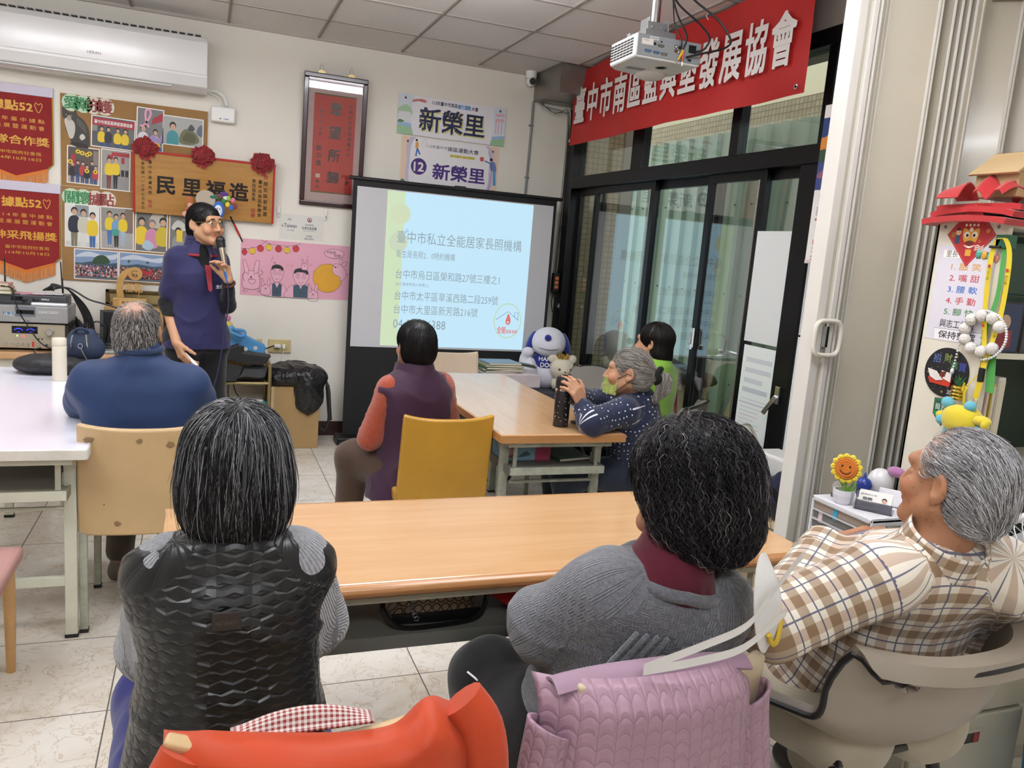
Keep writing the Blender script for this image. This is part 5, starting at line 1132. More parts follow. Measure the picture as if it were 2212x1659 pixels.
# trolley with its load
BRZ=mat('bronze_metal_tube','#9a8a60',0.35,0.6);TRP=wood_mat('trolley_board','#a8875a','#b5946a',0.5,(6,1,1),3)
t=thing('trolley','bronze-framed trolley with two shelves beside the speaker','trolley',(0.24,5.85,0));tx0,tx1,ty0,ty1=0.05,0.435,5.70,6.10
for x in(tx0,tx1):
 for y in(ty0,ty1):MB().tube([(x,y,0.05),(x,y,0.60)],0.013,BRZ,10).build('post',t);
for x in(tx0,tx1):
 b=MB()
 for y in(ty0,ty1):b.cyl((x-0.012,y,0.025),(x+0.012,y,0.025),0.025,M_BLACKPL,14);b.cyl((x,y,0.03),(x,y,0.06),0.007,M_CHROME,8)
 b.build('caster',t)
for x in(tx0,tx1):MB().tube([(x,ty0,0.60),(x,ty1,0.60)],0.013,BRZ,10).build('side_rail',t)
for zz in(0.485,0.20):
 MB().box((tx0,ty0,zz-0.012),(tx1,ty1,zz),TRP).build('shelf',t);MB().tube([(tx0,ty0,zz-0.006),(tx1,ty0,zz-0.006)],0.011,BRZ,10).tube([(tx0,ty1,zz-0.006),(tx1,ty1,zz-0.006)],0.011,BRZ,10).build('shelf_rail',t)
CARD=mat('brown_cardboard','#a98a5d',0.8,vary=0.06,vscale=5,bump=0.1,bscale=90)
t=thing('small_box','open small cardboard box standing on the trolley behind the black bags','box',(0.26,5.95,0.485));MB().box((0.10,5.86,0.486),(0.42,6.09,0.66),CARD).build('body',t,0.003)
BFAB=mat('black_bag_fabric','#1d1d20',0.55,bump=0.3,bscale=120)
t=thing('black_pouch','black camera pouch on the trolley shelf','bag',(0.24,5.78,0.486));b=MB();b.grid(lambda u,v:(0.13+0.27*u,5.735+0.05*(0.3 if u<.35 else 1)*v,0.487+(0.11-0.05*u+0.015*math.sin(9*u))*v),14,6,BFAB,True,0.07);b.build('body',t,0.0);MB().curve([(0.22,5.72,0.68),(0.225,5.71,0.60),(0.25,5.72,0.56),(0.25,5.725,0.49)],0.002,M_CHROME,5).curve([(0.26,5.72,0.66),(0.262,5.71,0.60),(0.25,5.72,0.56)],0.002,M_CHROME,5).box((0.243,5.712,0.535),(0.258,5.722,0.56),mat('pink_charm','#c9a09a',0.4)).build('lanyard',t)
t=thing('black_tray_bag','dark folded plastic tray bag on top of the small box on the trolley','bag',(0.27,5.85,0.66));b=MB();b.prism([(0.0,0.06),(0.12,0.10),(0.14,0.05),(0.28,0.035),(0.33,0.03),(0.29,-0.03),(0.25,-0.04),(0.02,-0.005)],(0.11,5.78,0.645),EX,EZ,0.10,BFAB);b.build('body',t,0.008);MB().obox((0.225,5.72,0.705),(0.065,0.06,0.06),BFAB,rotz(0.2)).build('flap',t,0.006)
t=thing('blue_bag','sky blue flower-printed tote bag slumped on the trolley','bag',(0.25,5.95,0.68));BLB=mat('sky_blue_fabric','#4f93c9',0.6,vary=0.08,vscale=6,bump=0.15,bscale=40)
b=MB();pts=[(0.06,0.72),(0.09,0.79),(0.14,0.82),(0.24,0.80),(0.33,0.755),(0.415,0.715),(0.41,0.665),(0.39,0.655),(0.2,0.70),(0.12,0.71)]
b.prism(pts,(0,5.90,0),EX,EZ,0.02,BLB);b.prism(pts,(0,5.99,0),EX,EZ,0.09,BLB);b.build('body',t,0.012,3);MB().tube(spline([(0.12,5.86,0.82),(0.17,5.83,0.815),(0.24,5.83,0.785),(0.27,5.85,0.80),(0.26,5.87,0.82),(0.2,5.88,0.825)],5),0.012,BLB,8).build('handle',t)
p=Pic((0,5.8795,0),EX,EZ,1,1)
for x,y in((0.13,0.765),(0.165,0.752),(0.28,0.69),(0.345,0.70)):
 for k in range(5):p.circ(x+0.009*math.cos(k*1.257),y+0.009*math.sin(k*1.257),0.006,WHT_P,None,8)
 p.circ(x,y,0.004,ink('#d8b04a'),None,8)
p.build('flower_print',t)
t=thing('fabric_toy','soft pink and yellow fabric bundle sitting on the blue bag','toy',(0.12,5.93,0.83));b=MB();b.ball((0.135,5.92,0.845),(0.06,0.05,0.042),fl('#d9bd5c')).ball((0.17,5.91,0.83),(0.035,0.04,0.03),fl('#6ea4c9')).ball((0.115,5.925,0.895),(0.042,0.04,0.035),fl('#d9d3cf')).ball((0.145,5.92,0.90),(0.035,0.035,0.03),fl('#d98aa6')).ball((0.11,5.9,0.865),(0.05,0.03,0.014),fl('#b98a9a'));b.build('body',t)
MB().tube(spline([(0.10,5.885,0.86),(0.115,5.87,0.875),(0.13,5.88,0.89),(0.12,5.88,0.91)],4),0.005,fl('#8d7a70'),6).ball((0.155,5.875,0.85),0.005,M_BLACKPL,8,6).ball((0.10,5.885,0.83),0.005,M_BLACKPL,8,6).build('trim',t)
t=thing('plastic_bag','crumpled clear plastic bag on the trolley behind the black tray bag','bag',(0.13,5.8,0.68));b=MB();rng=random.Random(8);b.ball((0.14,5.80,0.705),(0.07,0.05,0.025),mat('clear_plastic','#c9c6be',0.2,alpha=0.7),14,8);b.build('body',t)
t=thing('green_packet','green and white tissue packet on the trolley lower shelf','packet',(0.36,5.8,0.2));MB().obox((0.35,5.80,0.27),(0.14,0.12,0.14),mat('teal_packet','#3f8f84',0.5,vary=0.3,vscale=12),rotz(0.2)).build('body',t,0.01);MB().obox((0.34,5.78,0.345),(0.10,0.07,0.012),WHITE_PAPER,rotz(0.3)).build('tissue',t)
t=thing('red_tin','dark red tin on the trolley lower shelf','tin',(0.13,5.8,0.2));MB().cyl((0.13,5.80,0.20),(0.13,5.80,0.30),0.045,mat('dark_red_tin','#6d2226',0.4),20).build('body',t,0.003)
t=thing('trolley_cables','loose black cables hanging inside the trolley','cable',(0.25,5.95,0.3));MB().curve([(0.2,5.95,0.47),(0.22,5.9,0.38),(0.28,5.9,0.3),(0.33,5.92,0.21)],0.004,CB,6).curve([(0.18,5.95,0.47),(0.17,5.92,0.36),(0.2,5.9,0.26),(0.27,5.9,0.21)],0.004,CB,6).build('cable',t)
# big cardboard box under a black bag
t=thing('cardboard_box','tall plain cardboard box on the floor between trolley and screen','box',(0.61,5.9,0));MB().box((0.445,5.745,0.0),(0.785,6.10,0.45),CARD).build('body',t,0.004);MB().box((0.444,5.744,0.0),(0.47,5.746,0.45),mat('clear_tape')).build('tape',t)
BPL=mat('black_bin_bag_plastic','#1a1a1c',0.28,bump=0.9,bscale=16,bdist=0.02)
t=thing('black_bag','crinkled black bag slumped over the tall cardboard box','bag',(0.62,5.85,0.45))
BAGPARTS=[((.62,5.87,.525),(.20,.17,.085)),((.53,5.80,.50),(.11,.09,.06)),((.71,5.745,.40),(.10,.055,.15)),((.73,5.80,.50),(.11,.10,.08))]
b=MB();b.tube(spline([(0.80,5.80,0.52),(0.845,5.77,0.45),(0.86,5.76,0.30),(0.855,5.76,0.18),(0.83,5.76,0.13),(0.80,5.76,0.155)],6),0.011,BFAB,6);b.beam((0.84,5.77,0.46),(0.87,5.775,0.20),0.03,0.006,BFAB,(0,1,0));b.build('strap',t)

# ================================================================ PROJECTION SCREEN (free-standing on a black base)
t=thing('projection_screen','floor-standing projection screen with black borders showing a slide','screen',(1.78,5.95,0));SY=5.92
MB().box((0.93,5.80,0.0),(2.60,5.98,0.06),M_BLACKPL).build('base',t,0.01)
MB().cyl((1.78,5.97,0.05),(1.78,5.97,1.95),0.018,M_BLACKAL,12).build('stand_pole',t)
SCB=mat('black_screen_border','#151517',0.7);SCW=mat('white_screen_fabric','#c9c9cd',0.8)
MB().box((0.985,SY,0.05),(2.58,SY+0.004,1.945),SCB).build('black_border',t)
MB().box((1.015,SY-0.002,0.73),(2.555,SY,1.89),SCW).build('white_area',t)
MB().tube([(0.955,SY,1.945),(2.62,SY,1.945)],0.014,M_BLACKPL,10).box((1.74,SY-0.02,1.94),(1.82,SY+0.02,1.965),M_BLACKPL).build('top_bar',t)
# the projected slide: glow built into the print stands in for projector light
a=on_y(835,410,SY-0.0025);c=on_y(1138,440,SY-0.0025);d=on_y(822,733,SY-0.0025);e=on_y(1118,752,SY-0.0025)
sx0,sx1,sz0,sz1=1.235,2.385,0.745,1.882
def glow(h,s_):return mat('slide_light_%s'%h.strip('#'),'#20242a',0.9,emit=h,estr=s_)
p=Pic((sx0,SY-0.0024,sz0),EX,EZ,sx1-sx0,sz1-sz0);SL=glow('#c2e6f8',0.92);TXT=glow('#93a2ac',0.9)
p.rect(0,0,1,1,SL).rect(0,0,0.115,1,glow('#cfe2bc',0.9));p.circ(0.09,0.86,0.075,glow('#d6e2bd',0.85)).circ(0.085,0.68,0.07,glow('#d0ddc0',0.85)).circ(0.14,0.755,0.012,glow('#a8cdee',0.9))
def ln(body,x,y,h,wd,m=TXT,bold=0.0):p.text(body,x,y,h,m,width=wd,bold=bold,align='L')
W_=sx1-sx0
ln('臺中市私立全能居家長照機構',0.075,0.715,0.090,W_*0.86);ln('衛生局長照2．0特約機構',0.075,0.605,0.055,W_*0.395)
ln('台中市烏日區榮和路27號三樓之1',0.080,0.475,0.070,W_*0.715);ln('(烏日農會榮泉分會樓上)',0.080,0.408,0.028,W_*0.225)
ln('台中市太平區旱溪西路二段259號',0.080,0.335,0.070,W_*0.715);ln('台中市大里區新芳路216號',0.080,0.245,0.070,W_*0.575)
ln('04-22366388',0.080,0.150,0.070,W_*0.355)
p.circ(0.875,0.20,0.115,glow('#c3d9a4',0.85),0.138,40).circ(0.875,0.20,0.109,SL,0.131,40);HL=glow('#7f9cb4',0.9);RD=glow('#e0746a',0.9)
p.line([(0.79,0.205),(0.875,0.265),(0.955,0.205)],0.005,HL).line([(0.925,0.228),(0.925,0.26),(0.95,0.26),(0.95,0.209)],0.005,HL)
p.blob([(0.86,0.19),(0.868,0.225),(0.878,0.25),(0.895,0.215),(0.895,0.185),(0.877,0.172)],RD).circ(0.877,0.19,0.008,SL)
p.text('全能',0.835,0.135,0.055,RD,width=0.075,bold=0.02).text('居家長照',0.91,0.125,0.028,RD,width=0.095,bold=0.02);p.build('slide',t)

# ---- projector under the ceiling
pc=Vector((1.965,3.52,2.42));PR=rotz(-0.03)
t=thing('projector','white and grey projector hanging from a ceiling pole','projector',pc);PW=mat('projector_white','#d9d8d6',0.3,coat=0.2);PGR=mat('projector_grey','#8b9092',0.45)
def L(x,y,z):return pc+PR@Vector((x,y,z))
w2,d2,hh=0.17,0.145,0.105
b=MB();poly=[(-w2,-d2),(w2,-d2),(w2,d2-0.03),(w2-0.05,d2+0.02),(0.0,d2+0.05),(-w2+0.05,d2+0.02),(-w2,d2-0.03)]
b.prism(poly,L(0,0,0),PR@EX,PR@EY,hh,PW);b.build('body',t,0.012,3)
MB().obox(L(0.0,-d2-0.001,0.055),(2*w2-0.014,0.006,0.092),PGR,PR).build('rear_panel',t,0.002)
p=Pic(L(-w2+0.007,-d2-0.0045,0.009),PR@EX,EZ,2*w2-0.014,0.092)
p.rect(0.06,0.52,0.24,0.80,ink('#d8cfc6')).rect(0.075,0.55,0.225,0.77,ink('#dcd6d0')).text('財產編號',0.13,0.72,0.006,ink('#6d6d70')).rect(0.18,0.80,0.32,0.94,ink('#cfd1d1')).rect(0.19,0.84,0.31,0.89,ink('#8d9092'))
for x,y,m_ in((0.17,0.24,'#3a66a0'),(0.30,0.22,'#3a66a0'),(0.42,0.20,'#6d6a60'),(0.36,0.56,'#5d5a48')):p.blob([(x-0.05,y),(x-0.045,y+0.07),(x+0.045,y+0.07),(x+0.05,y),(x+0.035,y-0.06),(x-0.035,y-0.06)],M_CHROME).rect(x-0.032,y-0.045,x+0.032,y+0.05,ink(m_))
p.circ(0.265,0.62,0.007,M_BLACKPL).rect(0.35,0.72,0.38,0.8,M_BLACKPL)
for x,y,m_ in((0.60,0.66,'#c9c9c6'),(0.60,0.46,'#a03a30'),(0.645,0.42,'#e0e0de'),(0.655,0.64,'#222222')):p.circ(x,y,0.008,M_BLACKPL).circ(x,y,0.005,ink(m_))
p.rect(0.80,0.48,0.92,0.86,M_BLACKPL).rect(0.80,0.08,0.86,0.18,M_BLACKPL);p.build('sockets',t)
b=MB()
for i in range(7):
 for j in range(6):b.obox(L(-w2-0.0005,-d2+0.04+i*0.033,0.02+j*0.0125),(0.003,0.026,0.007),M_BLACKPL,PR)
b.build('vent_grille',t);b=MB();b.lathe([(0.028,0),(0.028,0.003),(0.021,0.003),(0.021,0.0)],L(0.03,-0.03,-0.0),PGR,24,(0,0,-1));b.obox(L(-0.06,0.06,-0.001),(0.09,0.035,0.004),PGR,PR);b.build('foot_ring',t)
MB().lathe([(0.045,0),(0.045,0.03),(0.036,0.035),(0.03,0.02),(0.001,0.018)],L(0.06,d2+0.03,0.055),M_BLACKPL,24,PR@EY).build('lens',t)
b=MB();b.ball(L(0.06,d2-0.02,0.0),(0.075,0.08,0.028),PW);b.build('lens_bulge',t)
ALU=mat('aluminium_bracket','#a5a7a8',0.35,0.7)
b=MB();b.obox(L(0,-0.02,hh+0.012),(0.30,0.03,0.018),ALU,PR);b.obox(L(-0.02,0.06,hh+0.012),(0.03,0.18,0.018),ALU,PR);b.obox(L(0.0,0.0,hh+0.035),(0.16,0.10,0.03),ALU,PR);b.obox(L(-0.02,-0.045,hh+0.06),(0.10,0.004,0.05),ALU,PR);b.obox(L(-0.06,0.0,hh+0.075),(0.004,0.09,0.06),ALU,PR);b.obox(L(0.04,0.0,hh+0.075),(0.004,0.09,0.06),ALU,PR)
for x in(-0.045,0.0,0.02):b.lathe([(0.008,0),(0.006,0.006),(0.001,0.007)],L(x,-0.048,hh+0.06),M_CHROME,8,PR@-EY)
b.build('mount_bracket',t,0.001)
MB().cyl(L(-0.01,0.0,hh+0.05),L(-0.01,0,CEIL-2.42),0.022,M_CHROME,18).lathe([(0.05,0),(0.05,0.01),(0.02,0.012)],L(-0.01,0,CEIL-2.42-0.012),M_CHROME,20).build('ceiling_pole',t)
b=MB();b.curve([L(0.03,0.0,0.46),L(0.035,-0.05,0.33),L(0.05,-0.10,0.22),L(0.075,-0.16,0.12),L(0.06,-0.165,0.06),L(0.055,-d2-0.01,0.045)],0.0045,CB,6);b.curve([L(0.04,0.0,0.46),L(0.045,-0.05,0.30),L(0.03,-0.12,0.17),L(0.045,-0.17,0.10),L(0.055,-d2-0.01,0.06)],0.003,CB,6);b.curve([L(0.03,0.02,0.46),L(0.06,-0.05,0.30),L(0.15,-0.12,0.20),L(0.17,-0.2,0.12),L(0.155,-0.19,0.07),L(0.135,-d2-0.01,0.062)],0.005,CB,6);b.curve([L(0.09,0.0,0.46),L(0.12,-0.08,0.32),L(0.22,-0.16,0.22),L(0.28,-0.2,0.13),L(0.25,-0.21,0.085),L(0.15,-0.19,0.05),L(0.085,-d2-0.01,0.03)],0.005,CB,6);b.build('cable',t)
b=MB();b.tube([L(0.06,-0.165,0.055),L(0.05,-0.165,0.03),L(0.04,-0.165,0.01)],[0.006,0.006,0.004],mat('yellow_plug','#d9b020',0.4),8);b.tube([L(0.064,-0.165,0.05),L(0.062,-0.165,0.025),L(0.063,-0.165,0.005)],[0.006,0.006,0.004],mat('red_plug','#b8402a',0.4),8);b.cyl(L(0.04,-0.165,0.01),L(0.034,-0.165,-0.006),0.0025,M_CHROME,6);b.cyl(L(0.063,-0.165,0.005),L(0.063,-0.165,-0.012),0.0025,M_CHROME,6);b.build('hanging_plug',t)
p=Pic(L(-0.15,-0.11,-0.0002),PR@EX,PR@-EY,0.06,0.01);p.text('ViewSonic',0.5,0.5,0.009,ink('#3a3a3c'),bold=0.02);p.build('lettering',t)
# ================================================================ PEOPLE: smooth implicit bodies meshed as one surface
def V3(*a):return np.array(a,dtype=float)
def nrm(v):v=np.asarray(v,float);return v/max(np.linalg.norm(v),1e-9)
def smin(a,b,k):
 if k<=0:return np.minimum(a,b)
 h=np.clip(0.5+0.5*(b-a)/k,0,1);return b*(1-h)+a*h-k*h*(1-h)
def smax(a,b,k):return-smin(-a,-b,k)
class Fld:
 def __init__(s):s.p=[];s.lo=np.full(3,1e9);s.hi=np.full(3,-1e9)
 def _g(s,lo,hi):s.lo=np.minimum(s.lo,lo);s.hi=np.maximum(s.hi,hi)
 def cone(s,a,b,ra,rb=None,k=0.02,op='u',flat=None):
  a,b=np.asarray(a,float),np.asarray(b,float);rb=ra if rb is None else rb
  if op=='u':m=max(ra,rb);s._g(np.minimum(a,b)-m,np.maximum(a,b)+m)
  ba=b-a;bb=max(ba@ba,1e-12);fl=None if flat is None else(nrm(flat[0]),flat[1])
  def f(P):
   q=P-a;t=np.clip(q@ba/bb,0,1);e=q-t[:,None]*ba
   if fl is not None:c=e@fl[0];e=e+np.outer(c*(1/fl[1]-1),fl[0])
   d=np.sqrt((e*e).sum(1))-(ra+(rb-ra)*t)
   return d*(fl[1]if fl is not None and fl[1]<1 else 1)
  s.p.append((f,k,op));return s
 def chain(s,pts,rs,k=0.02,op='u'):
  for i in range(len(pts)-1):s.cone(pts[i],pts[i+1],rs[i],rs[i+1],k,op)
  return s
 def ell(s,c,r,R=None,k=0.02,op='u'):
  c=np.asarray(c,float);r=np.asarray(r,float)if hasattr(r,'__len__')else V3(r,r,r);R=np.eye(3)if R is None else np.asarray(R)
  if op=='u':m=r.max();s._g(c-m,c+m)
  def f(P):
   q=(P-c)@R;k0=np.sqrt(((q/r)**2).sum(1));k1=np.sqrt(((q/(r*r))**2).sum(1));return k0*(k0-1)/np.maximum(k1,1e-6)
  s.p.append((f,k,op));return s
 def torso(s,O,r,f_,u,rows,k=0.03,op='u',n=2.4,rnd=0.03):
  """rows: (w, a, b, cx, cy): half width a and half depth b at height w, centre shifted (cx, cy)"""
  O=np.asarray(O,float);rows=np.array(rows,float);T=np.linspace(0,len(rows)-1,80);X=np.array([cat(rows,t)for t in T])
  if op=='u':m=max(abs(rows[:,0]).max(),rows[:,1].max())+0.15;s._g(O-m,O+np.abs(u)*0+m)
  w0,w1=X[0,0],X[-1,0]
  def fn(P):
   q=P-O;w=q@u;x=q@r;y=q@f_;wc=np.clip(w,w0,w1)
   a=np.interp(wc,X[:,0],X[:,1]);b=np.interp(wc,X[:,0],X[:,2]);cx=np.interp(wc,X[:,0],X[:,3]);cy=np.interp(wc,X[:,0],X[:,4])
   rho=(np.abs((x-cx)/a)**n+np.abs((y-cy)/b)**n)**(1/n)
   return smax((rho-1)*np.minimum(a,b),np.maximum(w-w1,w0-w),rnd)
  s.p.append((fn,k,op));return s
 def plane(s,o,n,k=0.0,op='i'):
  o=np.asarray(o,float);n=nrm(n);s.p.append((lambda P:(P-o)@n,k,op));return s
 def fn(s,f,k=0.0,op='u'):s.p.append((f,k,op));return s
 def __call__(s,P):
  d=None
  for f,k,op in s.p:
   e=f(P)
   if d is None:d=e
   elif op=='u':d=smin(d,e,k)
   elif op=='s':d=smax(d,-e,k)
   else:d=smax(d,e,k)
  return d
def cat(R,t):
 i=int(min(max(math.floor(t),0),len(R)-2));k=t-i;a,b,c,d=R[max(i-1,0)],R[i],R[i+1],R[min(i+2,len(R)-1)]
 return 0.5*((2*b)+(c-a)*k+(2*a-5*b+4*c-d)*k*k+(3*b-a-3*c+d)*k**3)
def grad(f,P,e=0.0015):
 g=np.stack([f(P+e*np.eye(3)[i])-f(P-e*np.eye(3)[i])for i in range(3)],1)/(2*e);return g
def nets(f,h,lo=None,hi=None,B=8,it=2):
 """surface nets over blocks near the surface"""
 lo=(f.lo if lo is None else np.maximum(f.lo,lo))-3*h;hi=(f.hi if hi is None else np.minimum(f.hi,hi))+3*h
 nb=np.ceil((hi-lo)/(h*B)).astype(int);n=nb*B
 cx=[lo[i]+(np.arange(nb[i])+0.5)*B*h for i in range(3)]
 C=np.stack(np.meshgrid(*cx,indexing='ij'),-1).reshape(-1,3);d=f(C)
 vals=np.repeat(np.repeat(np.repeat(np.where(d>0,1.0,-1.0).reshape(nb),B,0),B,1),B,2)
 idx=np.nonzero(np.abs(d)<B*h*0.87*1.7+0.012)[0]
 off=np.stack(np.meshgrid(*[np.arange(B)]*3,indexing='ij'),-1).reshape(-1,3)
 bi=np.stack(np.unravel_index(idx,nb),1)
 for c0 in range(0,len(idx),400):
  g=(bi[c0:c0+400,None,:]*B+off[None]).reshape(-1,3)
  vals[g[:,0],g[:,1],g[:,2]]=f(lo+(g+0.0)*h)
 S=vals<0;c8=[S[i:n[0]-1+i,j:n[1]-1+j,k:n[2]-1+k]for i in(0,1)for j in(0,1)for k in(0,1)]
 cnt=sum(c.astype(np.int8)for c in c8);act=(cnt>0)&(cnt<8);A=np.argwhere(act)
 if not len(A):return np.zeros((0,3)),np.zeros((0,4),int)
 vid=np.full(act.shape,-1,int);vid[act]=np.arange(len(A));pos=np.zeros((len(A),3));num=np.zeros(len(A))
 cor=[np.array((i,j,k))for i in(0,1)for j in(0,1)for k in(0,1)]
 cv=[vals[A[:,0]+c[0],A[:,1]+c[1],A[:,2]+c[2]]for c in cor]
 for a in range(8):
  for b in range(a+1,8):
   if np.abs(cor[a]-cor[b]).sum()==1:
    m=(cv[a]<0)!=(cv[b]<0);t=cv[a][m]/(cv[a][m]-cv[b][m]);pos[m]+=cor[a]+t[:,None]*(cor[b]-cor[a]);num[m]+=1
 V=lo+(A+pos/num[:,None])*h;F=[]
 for ax in range(3):
  b_,c_=(ax+1)%3,(ax+2)%3;sl0=[slice(0,n[i])for i in range(3)];sl1=list(sl0);sl0[ax]=slice(0,n[ax]-1);sl1[ax]=slice(1,n[ax])
  s0,s1=S[tuple(sl0)],S[tuple(sl1)]
  for flip in(0,1):
   E=np.argwhere(s0&~s1 if not flip else~s0&s1);ok=(E[:,b_]>0)&(E[:,c_]>0)&(E[:,b_]<n[b_]-1)&(E[:,c_]<n[c_]-1);E=E[ok]
   q=[]
   for db,dc in((0,0),(1,0),(1,1),(0,1)):
    G=E.copy();G[:,b_]-=1-db if True else 0;G[:,c_]-=1-dc;q.append(vid[G[:,0],G[:,1],G[:,2]])
   Q=np.stack(q,1);F.append(Q if not flip else Q[:,::-1])
 F=np.concatenate(F);F=F[(F>=0).all(1)]
 for _ in range(it):
  dv=f(V);g=grad(f,V);gg=np.maximum((g*g).sum(1),0.05);st=np.clip(dv/gg,-h,h);V=V-g*st[:,None]
 return V,F
def normals(V,F):
 a=V[F[:,0]];nn=np.cross(V[F[:,1]]-a,V[F[:,2]]-a)+np.cross(V[F[:,2]]-a,V[F[:,3]]-a);N=np.zeros_like(V)
 for i in range(4):np.add.at(N,F[:,i],nn)
 return N/np.maximum(np.linalg.norm(N,axis=1),1e-12)[:,None]
def relax(V,F,it=2,k=0.5):
 for _ in range(it):
  S=np.zeros_like(V);c=np.zeros(len(V))
  for i in range(4):np.add.at(S,F[:,i],V[F[:,(i+1)%4]]+V[F[:,(i+3)%4]]);np.add.at(c,F[:,i],2)
  V=V+k*(S/np.maximum(c,1)[:,None]-V)
 return V
def np_obj(name,V,F,m,parent=None,attrs=None,cols=None,smooth=True):
 me=bpy.data.meshes.new(name);off=np.array(base_of(parent));k=F.shape[1]
 me.vertices.add(len(V));me.vertices.foreach_set('co',(V-off).astype(np.float32).ravel())
 me.loops.add(F.size);me.loops.foreach_set('vertex_index',F.astype(np.int32).ravel())
 me.polygons.add(len(F));me.polygons.foreach_set('loop_start',np.arange(0,F.size,k,dtype=np.int32))
 me.polygons.foreach_set('use_smooth',np.full(len(F),smooth))
 me.update(calc_edges=True);me.validate()
 if attrs is not None:
  a=me.attributes.new('uvw','FLOAT_VECTOR','POINT');a.data.foreach_set('vector',attrs.astype(np.float32).ravel())
 if cols is not None:
  a=me.attributes.new('Col','FLOAT_COLOR','POINT');c=np.ones((len(V),4),np.float32);c[:,:3]=cols;a.data.foreach_set('color',c.ravel())
 me.materials.append(m);o=bpy.data.objects.new(name,me);COL.objects.link(o)
 if parent is not None:o.parent=parent
 return o
def wob(P,fr,seed=0):
 """cheap smooth noise -1..1"""
 rng=np.random.RandomState(seed);r=np.zeros(len(P))
 for i in range(5):
  k=rng.normal(size=3);k=k/np.linalg.norm(k)*fr*(0.7+0.35*i);r+=np.sin(P@k+rng.uniform(0,6.28)+1.3*np.sin(P@(rng.normal(size=3)*fr*0.6)))/(1+0.4*i)
 return r/2.6
def rmat(yaw=0,pitch=0,roll=0):
 """columns right, forward, up. yaw 0 looks along +y, positive turns left; pitch up positive; roll to the right shoulder positive"""
 R=Matrix.Rotation(yaw,3,'Z')@Matrix.Rotation(pitch,3,'X')@Matrix.Rotation(roll,3,'Y');return np.array(R)
def attr_mat(name,rough=0.5,spec=0.3,attr='Col',sss=0.0,bump=0.0,bscale=300,aniso=0.0):
 m=mat(name,'#808080',rough,spec=spec,sss=sss);nt=NT(m);p=nt.n['Principled BSDF']
 if not any(n.bl_idname=='ShaderNodeAttribute' for n in nt.n):
  nt.l.new(nt.attr(attr).outputs['Color'],p.inputs['Base Color'])
  if bump:nt.set(p.inputs['Normal'],nt.bump(nt.noise(bscale,nt.coords('Object'),3),bump,0.001))
 return m
M_SKIN=attr_mat('skin',0.5,0.35,sss=0.12,bump=0.15,bscale=260)
M_HAIRC=attr_mat('hair_strands',0.42,0.35)
def lc(h):return np.array(lin(h)[:3])

def head_field(f,c,R,s=1.0,smile=False,ears=True):
 c=np.asarray(c,float);R=np.asarray(R)
 def L(x,y,z):return c+R@(V3(x,y,z)*s)
 f.ell(L(0,-.012,.030),V3(.074,.094,.084)*s,R,0.02)
 f.ell(L(0,.030,-.030),V3(.060,.064,.086)*s,R,0.03)
 for q in(-1,1):
  f.cone(L(q*.050,.0,-.045),L(q*.018,.072,-.092),.026*s,.02*s,0.025)
  f.ell(L(q*.040,.066,-.028),.024*s,None,0.02)
 f.ell(L(0,.080,-.094),V3(.022,.016,.016)*s,R,0.02)
 f.cone(L(-.034,.080,.030),L(.034,.080,.030),.014*s,.014*s,0.02)
 f.cone(L(0,.088,.016),L(0,.110,-.030),.007*s,.0115*s,0.012)
 for q in(-1,1):f.ell(L(q*.013,.100,-.034),V3(.0085,.011,.0075)*s,R,0.008)
 for q in(-1,1):f.ell(L(q*.031,.100,.008),V3(.0175,.016,.010)*s,R,0.012,'s')
 for q in(-1,1):f.cone(L(q*.017,.084,.006),L(q*.046,.074,.004),.0062*s,.0055*s,0.006)
 if smile:
  f.cone(L(-.026,.080,-.054),L(0,.097,-.0515),.0055*s,.007*s,0.006);f.cone(L(.026,.080,-.054),L(0,.097,-.0515),.0055*s,.007*s,0.006)
  f.cone(L(-.024,.080,-.060),L(0,.094,-.076),.0055*s,.0075*s,0.008);f.cone(L(.024,.080,-.060),L(0,.094,-.076),.0055*s,.0075*s,0.008)
  f.ell(L(0,.103,-.0625),V3(.024,.022,.0078)*s,R,0.004,'s')
  for q in(-1,1):f.ell(L(q*.043,.070,-.034),V3(.020,.02,.02)*s,R,0.015)
 else:
  f.cone(L(-.018,.088,-.060),L(.018,.088,-.060),.008*s,.008*s,0.008);f.cone(L(-.018,.088,-.063),L(.018,.088,-.063),.0025*s,.0025*s,0.004,'s')
 if ears:
  for q in(-1,1):
   E=R@np.array(Matrix.Rotation(q*0.35,3,'Z'))@np.array(Matrix.Rotation(-0.18,3,'X'))
   f.ell(L(q*.080,-.012,.002),V3(.0085,.019,.031)*s,E,0.008);f.ell(L(q*.078,-.004,-.022),V3(.008,.011,.014)*s,E,0.008)
   f.ell(L(q*.0875,-.008,.004),V3(.006,.011,.019)*s,E,0.005,'s')
 return L
